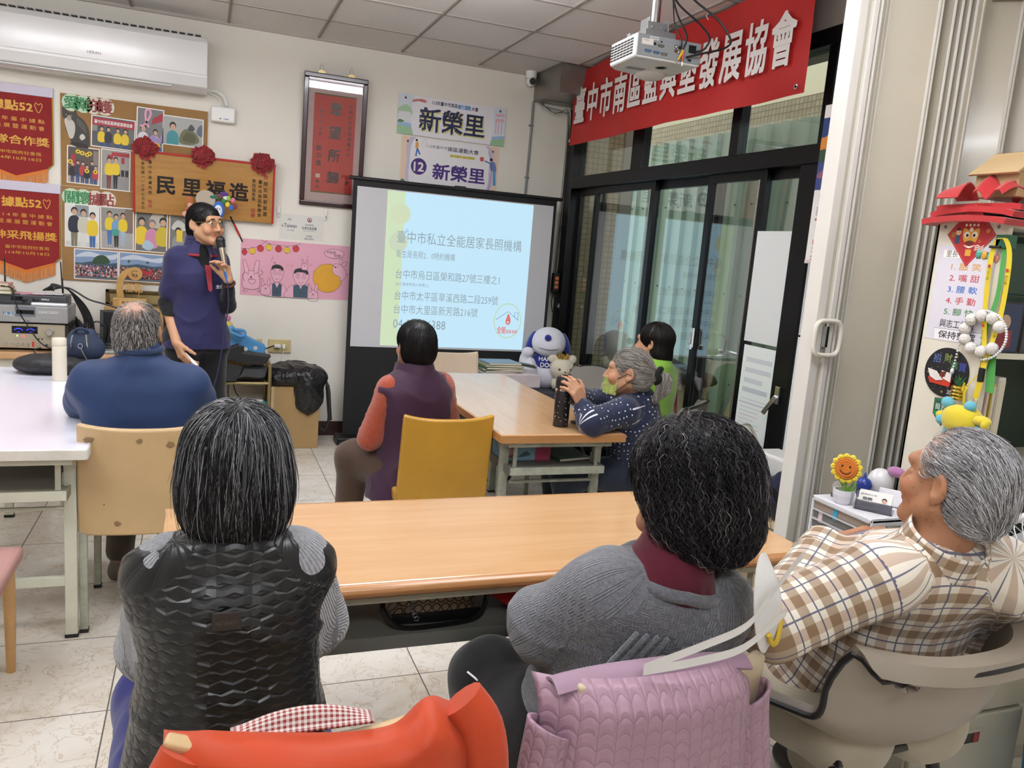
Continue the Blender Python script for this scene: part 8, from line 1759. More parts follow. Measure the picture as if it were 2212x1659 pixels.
def side_pic(name,label,cat,ya,yb,za,zb,base,painter,x=2.2495,poly=None,th=0.0006):
 t=thing(name,label,cat,(x,(ya+yb)/2,(za+zb)/2));wd,ht=ya-yb,zb-za;pts=poly or[(0,0),(1,0),(1,1),(0,1)]
 MB().prism([(u*wd,v*ht)for u,v in pts],(x,ya,za),-EY,EZ,th,base).build('sheet',t);p=Pic((x-th-0.0002,ya,za),-EY,EZ,wd,ht);painter(p);p.build('print',t);return t
def motto(p):
 K_=ink('#2a2a2c');p.rect(0.10,0.875,0.40,0.955,ink('#f0eeea')).text('里長',0.25,0.915,0.021,K_,width=0.042,bold=0.0).line([(0.40,0.88),(0.41,0.96)],0.0015,K_).text('的座右銘',0.65,0.91,0.023,K_,width=0.094,bold=0.006)
 for i,(a,c)in enumerate((('1. 臉 笑','#d9a050'),('2. 嘴 甜','#c4525a'),('3. 腰 軟','#3f78c8'),('4. 手 勤','#cc4a50'),('5. 腳 快','#4d8a57'))):p.text(a,0.53,0.785-i*0.118,0.023,ink(c),width=0.108,bold=0.008)
 p.text('與志工共勉',0.53,0.185,0.026,K_,width=0.126,bold=0.004).rect(0.15,0.01,0.99,0.125,ink('#e9e7ec')).line([(0.15,0.012),(0.15,0.125),(0.99,0.125)],0.001,K_).text('保持整潔',0.56,0.066,0.024,K_,width=0.135,bold=0.016)
side_pic('motto_sheet','white printed sheet of coloured numbered mottos on the ivory shelf side','paper',2.0,1.79,1.335,1.64,mat('laminated_sheet','#d9d6e0',0.25),motto)
def lion(p):
 G,R_,W_=ink('#d9a23a'),ink('#b3262c'),ink('#efe6d8');p.poly([(0.5,0.02),(0.98,0.5),(0.5,0.98),(0.02,0.5)],ink('#c64a44')).poly([(0.5,0.045),(0.955,0.5),(0.5,0.955),(0.045,0.5)],R_)
 p.text('HAPPY NEW YEAR',0.5,0.71,0.007,ink('#e8b8a4'),width=0.045)
 for i in range(4):p.circ(0.38+i*0.08,0.65,0.0045,W_)
 p.blob([(0.34,0.60),(0.36,0.42),(0.5,0.34),(0.64,0.42),(0.66,0.60),(0.5,0.56)],G).circ(0.42,0.50,0.010,W_).circ(0.58,0.50,0.010,W_).circ(0.43,0.49,0.005,ink('#2a1c1a')).circ(0.57,0.49,0.005,ink('#2a1c1a')).circ(0.5,0.58,0.007,W_).blob([(0.40,0.38),(0.5,0.33),(0.60,0.38),(0.5,0.41)],ink('#6d241f')).blob([(0.38,0.34),(0.5,0.29),(0.62,0.34),(0.5,0.32)],W_).rect(0.44,0.17,0.56,0.27,G)
 p.circ(0.24,0.54,0.010,ink('#e0b594')).rect(0.19,0.36,0.28,0.49,ink('#2d4a66')).blob([(0.19,0.57),(0.24,0.61),(0.29,0.57)],ink('#22202a')).circ(0.14,0.5,0.009,ink('#a8762e')).circ(0.84,0.56,0.007,ink('#d98a4a')).circ(0.70,0.40,0.006,ink('#c6543c'))
 for i in range(3):p.smooth([(0.62,0.32-.03*i),(0.68,0.34-.03*i),(0.74,0.31-.03*i),(0.80,0.34-.03*i)],0.003,W_)
side_pic('new_year_card','red diamond-shaped new year card with a lion dance head on the ivory shelf side','card',1.977,1.803,1.575,1.775,mat('red_card','#b3262c',0.4),lion,2.2485,[(0.5,0),(1,0.5),(0.5,1),(0,0.5)])
t=thing('gel_sticker','row of four coloured jelly ovals on the corner of the motto sheet','sticker',(2.247,1.815,1.615));b=MB()
for i,c in enumerate(('#5fae9a','#d9a83f','#6fbfa6','#d98a7a')):b.ball((2.2475,1.852-i*0.021,1.617-i*0.004),(0.004,0.010,0.013),mat('jelly_'+c[1:],c,0.15,coat=0.5),12,8)
b.build('ovals',t)
def plate(p):
 p.text('招',0.25,0.76,0.030,ink('#5a78c0'),bold=0.0).text('財',0.50,0.80,0.028,ink('#8aa04a'),bold=0.0).text('進',0.66,0.68,0.028,ink('#5a9a6a')).text('寶',0.84,0.66,0.03,ink('#4a56b0'));p.text('2025',0.68,0.12,0.014,ink('#d8d4d0'),width=0.03,bold=0.01);rng=random.Random(9)
 for i in range(40):p.circ(rng.uniform(.12,.88),rng.uniform(.12,.88),0.0012,ink('#b9b9a0'),None,6)
 for x,y in((0.1,0.45),(0.85,0.42),(0.70,0.85),(0.48,0.1)):p.circ(x,y,0.004,ink('#8a8a3a'),None,8)
side_pic('chalk_plate','round black plate with coloured chalk characters stuck on the ivory shelf side','plate',1.978,1.812,1.155,1.315,mat('black_card','#191a1c',0.5),plate,2.2495,[(0.5+0.5*math.cos(a),0.5+0.5*math.sin(a))for a in[2*PI*k/36 for k in range(36)]],0.003)
t=thing('paper_boat','red and white folded paper ingot stuck on the black round plate','origami',(2.24,1.90,1.21));b=MB();RP,WP2=mat('red_paper','#c23a24',0.6),mat('white_paper','#dedad6',0.6);o_=Vector((2.245,1.955,1.195));U_,V_=-EY,EZ
b.prism([(0.01,0.0),(0.085,-0.004),(0.09,0.03),(0.05,0.022),(0.0,0.018)],o_,U_,V_,0.006,RP);b.prism([(-0.002,0.045),(0.03,0.04),(0.06,0.015),(0.035,0.01),(0.01,0.02)],o_-EX*0.005,U_,V_,0.004,WP2);b.prism([(0.05,0.045),(0.088,0.04),(0.088,0.012),(0.06,0.02)],o_-EX*0.004,U_,V_,0.004,WP2);b.prism([(0.045,0.04),(0.07,0.045),(0.065,0.025),(0.045,0.025)],o_-EX*0.006,U_,V_,0.002,mat('dark_red_paper','#6a2a20',0.6));b.build('folds',t)
def shield(p):
 p.poly([(0.06,0.94),(0.5,0.97),(0.94,0.94),(0.92,0.4),(0.5,0.04),(0.08,0.4)],ink('#2f8f4f')).poly([(0.08,0.92),(0.92,0.92),(0.91,0.5),(0.09,0.5)],ink('#1f5a4a')).poly([(0.5,0.12),(0.85,0.42),(0.5,0.5),(0.2,0.3)],ink('#48a860'));p.text('挺台灣',0.5,0.68,0.020,ink('#d6e0d8'),width=0.062,bold=0.01).text('2024',0.5,0.47,0.014,ink('#e0e8e0'),width=0.036,bold=0.02)
side_pic('shield_sticker','green shield-shaped sticker dated 2024 low on the ivory shelf side','sticker',1.925,1.845,1.06,1.15,mat('dark_teal_print','#163f3c',0.35),shield,2.2496,[(0.02,0.97),(0.5,1.0),(0.98,0.97),(0.96,0.4),(0.5,0.0),(0.04,0.4)][::-1])
# red cloth and wooden toy house on top
RC=mat('red_folded_cloth','#b31a1e',0.8,sheen=0.4,vary=0.08,vscale=9)
t=thing('red_cloth','folded bright red cloth lying on top of the ivory shelf unit','cloth',(2.5,1.88,1.715));b=MB()
for i,(z,dx,w_)in enumerate(((1.72,-0.05,0.0),(1.745,0.02,0.02),(1.768,0.06,0.0))):
 b.grid(lambda u,v:(2.22+dx*.6+0.70*u,1.735+0.30*v+0.01*math.sin(7*u+i),z+0.008*math.sin(5*u+2*i)*math.sin(PI*v)+0.012*(1-abs(2*v-1))**.5),18,10,RC,True,-0.018)
b.build('folds',t);b=MB();b.grid(lambda u,v:(2.24+0.13*u,1.80+0.10*v,1.795+0.055*math.sin(PI*u)*(0.5+v*.5)+.015*math.sin(9*v)),10,8,RC,True,0.004);b.grid(lambda u,v:(2.20+0.09*u,1.92+0.08*v,1.785+0.05*math.sin(PI*u)*(1-.4*v)),8,8,RC,True,0.004);b.build('loose_fold',t)
t=thing('wooden_house','small plywood toy house with a round hole, on the red cloth','toy',(2.42,1.85,1.79));PLY=wood_mat('plywood','#b3956a','#c2a67c',0.6,(1,1,5),4);hx0,hx1,hy0,hy1,hz=2.30,2.58,1.80,1.95,1.80
b=MB();b.box((hx0,hy0,hz-0.005),(hx1,hy1,hz+0.07),PLY);b.prism([(0,0.07),(hx1-hx0,0.07),((hx1-hx0)*.75,0.135),(0.09,0.135)],(hx0,hy1,hz),EX,EZ,hy1-hy0,PLY);b.build('body',t,0.002)
MB().prism([(-0.02,0.062),(0.085,0.138),(0.08,0.142),(-0.025,0.066)],(hx0,hy1+0.01,hz),EX,EZ,hy1-hy0+0.02,PLY).prism([(0.085,0.138),(0.24,0.138),(0.24,0.143),(0.08,0.143)],(hx0,hy1+0.01,hz),EX,EZ,hy1-hy0+0.02,PLY).build('roof',t);p=Pic((hx0,hy0-0.001,hz),EX,EZ,hx1-hx0,0.13);p.circ(0.48,0.45,0.036,ink('#4a3420')).rect(0.2,0.35,0.21,0.5,ink('#5d4428')).circ(0.42,0.85,0.013,ink('#6d5434')).circ(0.42,0.85,0.010,ink('#b3956a'));p.build('hole',t)
# lanyards, garland, plush elephant and pineapple hanging on the shelf edge
LY=mat('yellow_lanyard','#d9c22c',0.6);GRN=mat('green_ribbon','#4fa04f',0.6);hx,hy=2.244,1.772
def P2(dy,z,dx=0.0):return(hx-0.012+dx,hy-dy,z)
t=thing('green_clip','green binder clip on the front edge of the ivory shelf','clip',P2(0,1.66));MB().box((hx-0.012,hy-0.022,1.635),(hx+0.03,hy+0.018,1.675),mat('green_clip_metal','#1d5a40',0.4)).build('clip',t,0.003)
t=thing('yellow_lanyard','yellow printed lanyard with a black buckle hanging on the ivory shelf edge','lanyard',P2(0,1.65));b=MB()
def strip(pts,w_,m_,bb):bb.add([Vector(q)+Vector((0,s_*w_/2,0))for q in pts for s_ in(1,-1)],[(2*i,2*i+1,2*i+3,2*i+2)for i in range(len(pts)-1)],m_)
strip(spline([P2(-0.01,1.66),P2(-0.022,1.60),P2(-0.012,1.45),P2(0.008,1.33),P2(0.016,1.275)],5),0.017,LY,b);strip(spline([P2(-0.008,1.662,-.004),P2(0.02,1.66,-.004),P2(0.042,1.60,-.003),P2(0.046,1.45,-.003),P2(0.03,1.34,-.002),P2(0.018,1.27,-.002)],5),0.017,LY,b);strip([P2(0.016,1.23,-.003),P2(0.010,1.175,-.003)],0.020,LY,b);b.build('strap',t,norm=False)
MB().box(P2(0.024,1.228,-.006),P2(0.006,1.272,.004),M_BLACKPL).box(P2(0.006,1.634,-.008),P2(-0.03,1.642,.002),M_BLACKPL).build('buckle',t,0.002);MB().tube([P2(0.010+.008*math.cos(a),1.165+.008*math.sin(a))for a in[2*PI*k/12 for k in range(12)]],0.0012,M_CHROME,5,True).build('hook_ring',t)
b=MB()
for(dy,z)in((-0.018,1.58),(0.043,1.57),(0.038,1.41),(-0.004,1.40),(0.012,1.33),(0.028,1.33)):b.flat(disc(0.005,10),Vector(P2(dy,z,-.006)),-EY,EZ,ink('#b8352c'));b.text('志工隊',Vector(P2(dy+.001,z-0.028,-.006)),-EY,EZ,0.009,ink('#3a3414'),vertical=True)
b.build('strap_print',t,norm=False)
t=thing('green_lanyard','green ribbon lanyard hanging behind the yellow one','lanyard',P2(0.01,1.6));b=MB();strip(spline([P2(0.012,1.655,.006),P2(0.018,1.5,.006),P2(0.0,1.40,.006),P2(-.004,1.3,.006)],5),0.016,GRN,b);strip([P2(0.03,1.33,.008),P2(0.045,1.2,.008)],0.03,GRN,b);b.build('strap',t,norm=False)
t=thing('pompom_garland','white fluffy pompom and bead garland hanging on the ivory shelf edge','garland',P2(0,1.38));FLF=mat('white_fluff','#dbd7d2',0.95,bump=0.8,bscale=160,bdist=0.006);b=MB()
for k in range(9):a=0.5+k*0.62;b.ball(P2(-0.005+0.062*math.cos(a),1.375+0.055*math.sin(a),-.004),(0.018,0.019,0.019),FLF,10,8)
b.build('pompom',t);b=MB()
for k in range(30):a=-1.4+k*0.105;b.ball(P2(-0.005+0.082*math.cos(a),1.37+0.075*math.sin(a),-.004),0.0045,mat('clear_bead','#d9d9dc',0.08,coat=0.6),6,5)
for k in range(10):b.ball(P2(-0.075-0.001*k,1.35-0.010*k,-.004),0.0035,mat('clear_bead'),6,5)
b.ball(P2(-0.086,1.245,-.004),(0.006,0.006,0.010),mat('clear_bead'));b.build('bead',t)
t=thing('pineapple_charm','golden pineapple charm with a green leaf crown above the yellow plush','charm',P2(-.05,1.19));b=MB();GLD=mat('gold_foil','#c9a84a',0.2,0.9)
for k in range(4):b.tube([P2(-0.052+0.017*math.cos(a),1.165+0.011*k,-.006+0.012*math.sin(a))for a in[2*PI*i/16 for i in range(16)]],0.006,GLD,8,True)
b.build('fruit',t);b=MB()
for k in range(7):a=-0.9+0.3*k;b.beam(P2(-0.052,1.205,-.006),P2(-0.052+0.03*math.sin(a),1.205+0.035*math.cos(a),-.006+0.006*(k%3-1)),0.008,0.002,mat('green_leaf_plastic','#1f5a34',0.5),(1,0,0),0.15)
b.build('leaf',t)
t=thing('yellow_plush','yellow and blue plush elephant charm hanging by a yellow hook above the man in plaid','plush toy',P2(0,1.11,-.03));YP,BP=fl('#d6c32e'),fl('#62b0c4');ce=Vector((2.205,1.775,1.105))
MB().ball(ce,(0.042,0.062,0.045),YP,20,14,None,0.8).ball(ce+Vector((-.01,-0.075,0.012)),(0.018,0.03,0.016),YP).ball(ce+Vector((-.02,-0.095,0.004)),(0.013,0.012,0.016),YP).ball(ce+Vector((0,0.07,0.0)),(0.02,0.022,0.015),YP).build('body',t)
for dy,dz,r_ in((0.062,-0.012,0.02),(-0.068,-0.022,0.02),(0.05,0.045,0.022),(-0.03,0.048,0.02),(0.035,-0.042,0.016),(-0.04,-0.045,0.016)):MB().ball(ce+Vector((-.012,dy,dz)),(0.014,r_,r_*.85),BP,14,10).build('ear' if dz>0 else 'foot',t)
MB().tube([ce+Vector((-.01,-0.005,0.05)),ce+Vector((-.012,-0.002,0.085)),ce+Vector((-.012,-0.008,0.10)),ce+Vector((-.012,0.004,0.115)),ce+Vector((-.012,0.006,0.09))],0.004,LY,6).tube([ce+Vector((-.012,0,0.10)),(2.24,1.773,1.25),(2.243,1.773,1.40)],0.002,LY,5).build('hook_strap',t)
# things on the shelves (only their front edges are in view)
for i,(lab,c,x,z0_,h_,w_)in enumerate((('clear plastic folder standing at the left of the middle shelf','#c9c7c4',2.285,0.949,0.28,0.02),('pale pink document pouch leaning on the middle shelf','#d3b3b8',2.31,0.949,0.25,0.012),('yellow folder on the middle shelf of the ivory unit','#c9b03a',2.335,0.949,0.27,0.015),('white binder on the middle shelf of the ivory unit','#d9d8d5',2.365,0.949,0.29,0.03))):
 t=thing('folder',lab,'folder',(x,1.85,z0_),'folders on the ivory shelf');MB().box((x-w_/2,1.785,z0_),(x+w_/2,2.0,z0_+h_),mat('folder_'+c[1:],c,0.3)).build('cover',t,0.002);MB().box((x-w_/2+.002,1.783,z0_+0.004),(x+w_/2-.002,1.79,z0_+h_-.01),mat('page_edges')).build('pages',t)
def pcard(label,x,z0_,wd,ht,cols):
 t=thing('photo_card',label,'photograph',(x,1.78,z0_),'photo cards on the upper shelf');MB().box((x,1.776,z0_),(x+wd,1.779,z0_+ht),BLK).build('card',t);p=Pic((x,1.7757,z0_),EX,EZ,wd,ht);p.rect(.04,.04,.96,.96,ink(cols[0])).circ(.4,.6,wd*.2,ink(cols[1])).rect(.2,.1,.7,.45,ink(cols[2]));p.build('picture',t)
pcard('dark photo card at the left of the top shelf, beside the lanyards',2.27,1.318,0.12,0.16,('#2b3a5a','#c2a48f','#8c3038'));pcard('second dark photo card to the right on the top shelf',2.40,1.318,0.12,0.18,('#3a3a40','#b89c86','#5a78a8'))
t=thing('green_box','dark green box at the back of the top shelf of the ivory unit','box',(2.4,1.9,1.5));MB().box((2.28,1.83,1.50),(2.55,1.98,1.66),mat('dark_green_card','#27463a',0.5)).box((2.28,1.83,1.318),(2.55,1.98,1.50),mat('dark_green_card')).build('body',t,0.003)
# drawer tray unit with the crochet sunflower
t=thing('drawer_tray','white letter tray unit with clear drawers beside the man in plaid','drawer unit',(2.08,1.95,0.556));tx0,tx1,ty0,ty1,tz0,tz1=1.95,2.235,1.815,2.085,0.557,0.775;TW_=mat('white_tray_plastic','#dcdbe0',0.35);CLR=mat('clear_grey_plastic','#8d8a88',0.12,alpha=0.55,coat=0.4)
b=MB();b.box((tx0,ty0,tz1-0.012),(tx1,ty1,tz1),TW_);b.box((tx0,ty0,tz0),(tx1,ty1,tz0+0.01),TW_);b.box((tx0,ty0,tz0),(tx1,ty0+0.01,tz1),TW_);b.box((tx0,ty1-0.01,tz0),(tx1,ty1,tz1),TW_);b.box((tx1-0.006,ty0,tz0),(tx1,ty1,tz1),TW_);b.build('frame',t,0.004)
for k in range(6):
 za=tz0+0.014+k*0.0325;d_=MB().box((tx0+0.006,ty0+0.013,za),(tx0+0.010,ty1-0.013,za+0.027),CLR if k<5 else mat('brown_tray_front','#a08f80',0.3,coat=0.3)).build('drawer',t);MB().box((tx0-0.002,ty0+0.012,za+0.026),(tx0+0.01,ty1-0.012,za+0.0305),mat('clear_lip','#c4c2c4',0.1,coat=0.5)).build('lip',d_)
 if k<5:MB().box((tx0+0.02,ty0+0.03,za),(tx0+0.2,ty1-0.04,za+0.012),mat('tray_papers','#a5a29e',0.7)).build('papers',t)
b=MB();b.box((tx0+0.003,1.965,0.72),(tx0+0.006,1.985,0.765),mat('blue_tab','#3fa0c4',0.5));b.box((tx0+0.003,2.03,0.69),(tx0+0.006,2.047,0.73),mat('pink_white_tab','#d9c6c8',0.5));b.box((tx0+0.003,1.97,0.61),(tx0+0.006,1.99,0.645),mat('yellow_green_tab','#b3b878',0.5));b.build('tab',t)
TT=tz1
fo=Vector((1.985,1.985,TT));t=thing('crochet_sunflower','smiling crochet sunflower in a small white pot on the letter tray unit','ornament',fo)
MB().lathe([(0.024,0),(0.030,0.008),(0.034,0.03),(0.033,0.047),(0.029,0.047),(0.028,0.036),(0.001,0.036)],fo,mat('white_ceramic','#dddce4',0.3),10,(0,0,1),False).build('pot',t);MB().ball(fo+Vector((0,0,0.037)),(0.028,0.028,0.008),fl('#3f6a24')).build('moss',t)
MB().tube([fo+Vector((0,0,0.035)),fo+Vector((0.004,0,0.08))],0.006,fl('#6f9a3a'),8).build('stem',t);
for s_ in(-1,1):MB().grid(lambda u,v:fo+Vector((0.006+0.010*math.sin(PI*u),s_*(0.004+0.042*u),0.045+0.035*u+(v-.5)*0.030*math.sin(PI*min(1,u*.9+.08)))),8,4,fl('#5f8a34'),True,0.004).build('leaf',t)
fd=Vector((-0.80,-0.58,0.10)).normalized();fu_=Vector((0,0,1));fu_=(fu_-fd*fu_.dot(fd)).normalized();fr_=fd.cross(fu_);fc2=fo+Vector((-0.002,0,0.118))
for k in range(13):
 a=2*PI*k/13;b=MB();q=fc2+(fr_*math.cos(a)+fu_*math.sin(a))*0.041
 for j in(-1,0,1):b.ball(q+(fr_*-math.sin(a)+fu_*math.cos(a))*0.004*j+(fr_*math.cos(a)+fu_*math.sin(a))*(0.003 if j==0 else 0),0.0072,fl('#e0c838'),8,6)
 b.build('petal',t)
FDk=MB();FDk.lathe([(0.001,-0.008),(0.03,-0.007),(0.037,0.0),(0.034,0.007),(0.02,0.011),(0.001,0.012)],fc2,fl('#c9701c'),24,fd)
for rr in(0.032,0.025,0.018,0.011):FDk.tube([fc2+(fr_*math.cos(a)+fu_*math.sin(a))*rr+fd*(0.0095 if rr<.03 else 0.007)for a in[2*PI*k/24 for k in range(24)]],0.0028,fl('#cf761f'),6,True)
face_=FDk.build('flower_face',t);b=MB()
for s_ in(-1,1):b.ball(fc2+fr_*(0.012*s_)+fu_*0.009+fd*0.012,0.0035,M_BLACKPL,8,6)
b.tube([fc2+fr_*(0.018*math.sin(a))+fu_*(-0.018*math.cos(a)+0.001)+fd*0.0125 for a in np.linspace(-1.15,1.15,11)],0.0012,M_BLACKPL,5);b.build('smile',face_)
t=thing('glass_dome','tiny glass dome ornament behind the crochet sunflower','ornament',(2.03,2.05,TT));MB().lathe([(0.02,0),(0.022,0.012),(0.018,0.016)],(2.02,2.045,TT),mat('dark_teal_base','#2a4450',0.4),16).build('base',t);MB().ball((2.02,2.045,TT+0.036),0.021,mat('thin_clear_glass','#d8dad8',0.05,alpha=0.25,coat=1.0)).build('dome',t);MB().ball((2.02,2.045,TT+0.022),(0.010,0.010,0.009),mat('blue_figure','#2a3a8a',0.4)).ball((2.024,2.04,TT+0.036),0.006,mat('gold_foil')).build('figure',t)
t=thing('blue_jar','small blue lidded jar behind the business card holder','jar',(2.13,2.04,TT));MB().lathe([(0.018,0),(0.022,0.01),(0.022,0.03),(0.02,0.036)],(2.12,2.035,TT),mat('grey_blue_ceramic','#3f5468',0.4),18).build('body',t);MB().lathe([(0.025,0.034),(0.027,0.045),(0.02,0.062),(0.006,0.07),(0.003,0.085),(0.001,0.088)],(2.12,2.035,TT),mat('royal_blue_ceramic','#22388c',0.3),18).build('lid',t)
t=thing('card_holder','clear holder of business cards with a printed portrait on the letter tray unit','card holder',(2.03,1.90,TT));cd=Vector((-0.8,-0.6,0)).normalized();cr=cd.cross(EZ).normalized()*-1;co=Vector((2.03,1.895,TT));Rz_=Matrix((cr,-cd,EZ)).transposed()
cr=Vector((0.6,-0.8,0));cu=(Vector((0,0,1))-cd*0.55).normalized()
b=MB();sm=mat('smoke_plastic','#5a5a66',0.15,alpha=0.6,coat=0.5);b.prism([(-0.055,0),(0.055,0),(0.055,0.004),(-0.055,0.004)],co,cr,-cd,0.05,sm)if False else b.obox(co+Vector((0,0,0.004))-cd*0.01,(0.115,0.055,0.006),sm,Matrix((cr,cd,EZ)).transposed());b.prism([(-0.055,0.0),(0.055,0.0),(0.055,0.03),(-0.055,0.03)],co+cd*0.020+EZ*.004,cr,cu,0.002,sm);b.prism([(-0.055,0.0),(-0.053,0.0),(-0.053,0.045),(-0.055,0.045)],co+cd*0.0+EZ*.004,cr,cu,0.03,sm);b.build('holder',t)
b=MB()
for k in range(5):b.prism([(-0.05,0.0),(0.05,0.0),(0.05,0.055),(-0.05,0.055)],co+cd*(0.012-0.006*k)+EZ*.008,cr,cu,0.0012,WHITE_PAPER)
b.build('card',t);N_=cr.cross(cu);sg_=1 if N_.dot(cd)>0 else-1
p=Pic(co+cd*0.0145+EZ*.008-cr*.05,cr,cu,0.10,0.055);p.text('議員辦公室',0.30,0.86,0.005,ink('#444a56'),width=.05).text('服務',0.28,0.60,0.010,ink('#333a44'),width=.03,bold=.02).circ(0.78,0.66,0.008,HAIR_P).circ(0.78,0.60,0.007,SKIN_P).blob([(0.62,0.05),(0.68,0.42),(0.80,0.48),(0.95,0.4),(0.98,0.05)],ink('#c3c4d8')).poly([(0.1,0.1),(0.5,0.08),(0.58,0.3),(0.1,0.4)],ink('#b9bac0'));p.build('card_print',t)
t=thing('calculator','small white calculator standing behind the card holder','calculator',(2.15,1.955,TT));MB().obox((2.14,1.935,TT+0.028),(0.075,0.012,0.056),TW_,Matrix.Rotation(-0.93,3,'Z')@Matrix.Rotation(-0.35,3,'X')).build('case',t,0.003)
# things on the filing cabinet beside the tray
t=thing('file_box','clear upright box of pastel folders in front of the ivory shelf unit','file box',(2.1,1.74,0.556));b=MB();b.box((1.99,1.66,0.557),(2.20,1.80,0.563),CLR);b.box((1.99,1.66,0.563),(1.994,1.80,0.76),CLR);b.box((1.99,1.796,0.563),(2.20,1.80,0.76),CLR);b.box((2.196,1.66,0.563),(2.20,1.80,0.76),CLR);b.build('box',t)
for i,(lab,c)in enumerate((('pale green folder at the far end of the clear file box','#a9bf9a'),('yellow folder second in the clear file box','#cfc06a'),('olive folder third in the clear file box','#b0b45a'),('cream folder in the middle of the clear file box','#d8cc96'),('purple folder in the clear file box','#8a78a0'),('light blue folder near the front of the clear file box','#86b8c8'),('pink folder nearest the viewer in the clear file box','#d39ab0'))):
 y=1.785-i*0.018;t=thing('folder',lab,'folder',(2.09,y,0.564),'folders in the clear file box');MB().obox((2.095,y,0.655-i*.006),(0.18,0.010,0.18-i*0.012),mat('folder_'+c[1:],c,0.4)).build('cover',t,0.002)
t=thing('white_cup','cream cup holding a shiny red ball behind the folders','cup',(2.17,1.83,0.776));MB().lathe([(0.03,0),(0.034,0.004),(0.036,0.075),(0.033,0.075),(0.031,0.01),(0.001,0.008)],(2.185,1.86,TT),mat('cream_ceramic','#d5d0bf',0.35),22).build('cup',t)
t=thing('red_ball','shiny red foil ball sitting in the cream cup','ball',(2.185,1.86,0.86));MB().ball((2.183,1.858,TT+0.083),(0.033,0.033,0.027),mat('red_foil','#a8101a',0.15,0.7)).build('ball',t);MB().lathe([(0.018,0.0),(0.018,0.002),(0.001,0.002)],(2.158,1.838,TT+0.083),mat('silver_patch','#a8a0a8',0.2,0.8),14,(-0.8,-0.6,0)).build('patch',t)
t=thing('white_jar','round white ceramic jar behind the crochet sunflower','jar',(2.20,2.05,TT));MB().ball((2.19,2.035,TT+0.05),(0.042,0.042,0.05),mat('glossy_white_ceramic','#d9d8da',0.25,coat=0.3)).build('jar',t);
t=thing('pink_cloth','mauve cloth bow tucked behind the white jar','cloth',(2.22,2.0,TT+.1));MB().ball((2.205,1.985,TT+0.10),(0.02,0.035,0.018),fl('#a86f9c')).ball((2.215,1.93,TT+0.088),(0.018,0.025,0.022),fl('#b27fae')).build('cloth',t);MB().cyl((2.21,1.96,TT),(2.21,1.96,TT+0.09),0.004,fl('#a86f9c'),6).build('stick',t)
t=thing('paper_bag','brown paper bag leaning at the right behind the man in plaid','bag',(2.28,1.62,0.556));MB().obox((2.28,1.63,0.65),(0.085,0.10,0.19),mat('brown_paper_bag','#a5835a',0.7,vary=0.1,vscale=20,bump=0.3,bscale=40),rotz(0.3)).build('bag',t,0.012)
# standing fan at the right edge
t=thing('electric_fan','white electric fan with a wire cage at the right edge','fan',(2.10,1.28,0));fcn=Vector((2.12,1.33,0.72));fdn=Vector((-0.90,-0.30,-0.10)).normalized();fa,fb=frame_of(fdn);R_=0.225;FWH=mat('fan_white_plastic','#d8d8d8',0.35)
MB().tube([fcn+(fa*math.cos(a)+fb*math.sin(a))*R_ for a in[2*PI*k/48 for k in range(48)]],0.012,FWH,10,True).build('guard_ring',t);b=MB()
for k in range(60):
 a=2*PI*k/60;dr=fa*math.cos(a)+fb*math.sin(a)
 for s_ in(1,-1):b.tube([fcn+dr*0.05+fdn*(0.075*s_),fcn+dr*0.15+fdn*(0.062*s_),fcn+dr*0.205+fdn*(0.03*s_),fcn+dr*R_],0.0016,FWH,4)
b.build('wire_guard',t)['kind']='stuff'
for k in range(4):
 a0=k*PI/2;MB().grid(lambda u,v:fcn+(fa*math.cos(a0+.9*v)+fb*math.sin(a0+.9*v))*(0.03+0.16*u)+fdn*(0.035*(v-.5)),6,5,mat('fan_blade_clear','#c9ccd0',0.2,alpha=0.7),True,0.002).build('blade',t)
MB().lathe([(0.05,0.07),(0.05,0.08),(0.001,0.083)],fcn,FWH,18,fdn).build('badge',t);MB().lathe([(0.06,-0.20),(0.07,-0.12),(0.065,-0.07),(0.02,-0.06)],fcn,FWH,18,fdn).build('motor',t);pb=fcn-fdn*0.14;MB().cyl(pb,(pb.x,pb.y,0.03),0.014,FWH,12).build('pole',t);MB().lathe([(0.15,0),(0.15,0.015),(0.03,0.035)],(pb.x,pb.y,0),FWH,26).build('base',t)
t=thing('blue_bin','bright blue plastic bin with a flower sticker at the bottom right corner','bin',(2.40,1.40,0));bc=Vector((2.34,1.38,0));MB().lathe([(0.075,0),(0.08,0.004),(0.098,0.28),(0.104,0.284),(0.104,0.292),(0.095,0.292),(0.078,0.012),(0.001,0.01)],bc,mat('bright_blue_plastic','#1f8fc4',0.35),28).build('body',t)
b=MB();rng=random.Random(6);
for k in range(34):
 a=PI+0.55+rng.uniform(-.5,.5);z=rng.uniform(.06,.22);r_=0.0815+(z/.28)*0.0185;u_=Vector((-math.sin(a),math.cos(a),0));b.flat(disc(rng.uniform(.008,.014),8),bc+Vector((r_*math.cos(a),r_*math.sin(a),z)),u_,EZ,ink(rng.choice(['#c23a34','#7a9a2c','#3f62b0','#e6e6e2','#e6e6e2','#b0c43a'])))
b.build('flower_sticker',t,norm=False)
t=thing('yellow_bag','yellow plastic bag hanging over the rim of the blue bin','bag',(2.30,1.35,0.3));MB().grid(lambda u,v:bc+Vector((-0.07+0.035*u-0.05*v*v,-0.075-0.03*v+0.02*u,0.34-0.14*v+0.02*math.sin(6*u)+0.05*u*(1-v))),6,10,mat('yellow_plastic_film','#bfae3a',0.35),True,0.003).ball(bc+Vector((0,0,0.27)),(0.07,0.07,0.035),mat('yellow_plastic_film')).build('film',t)

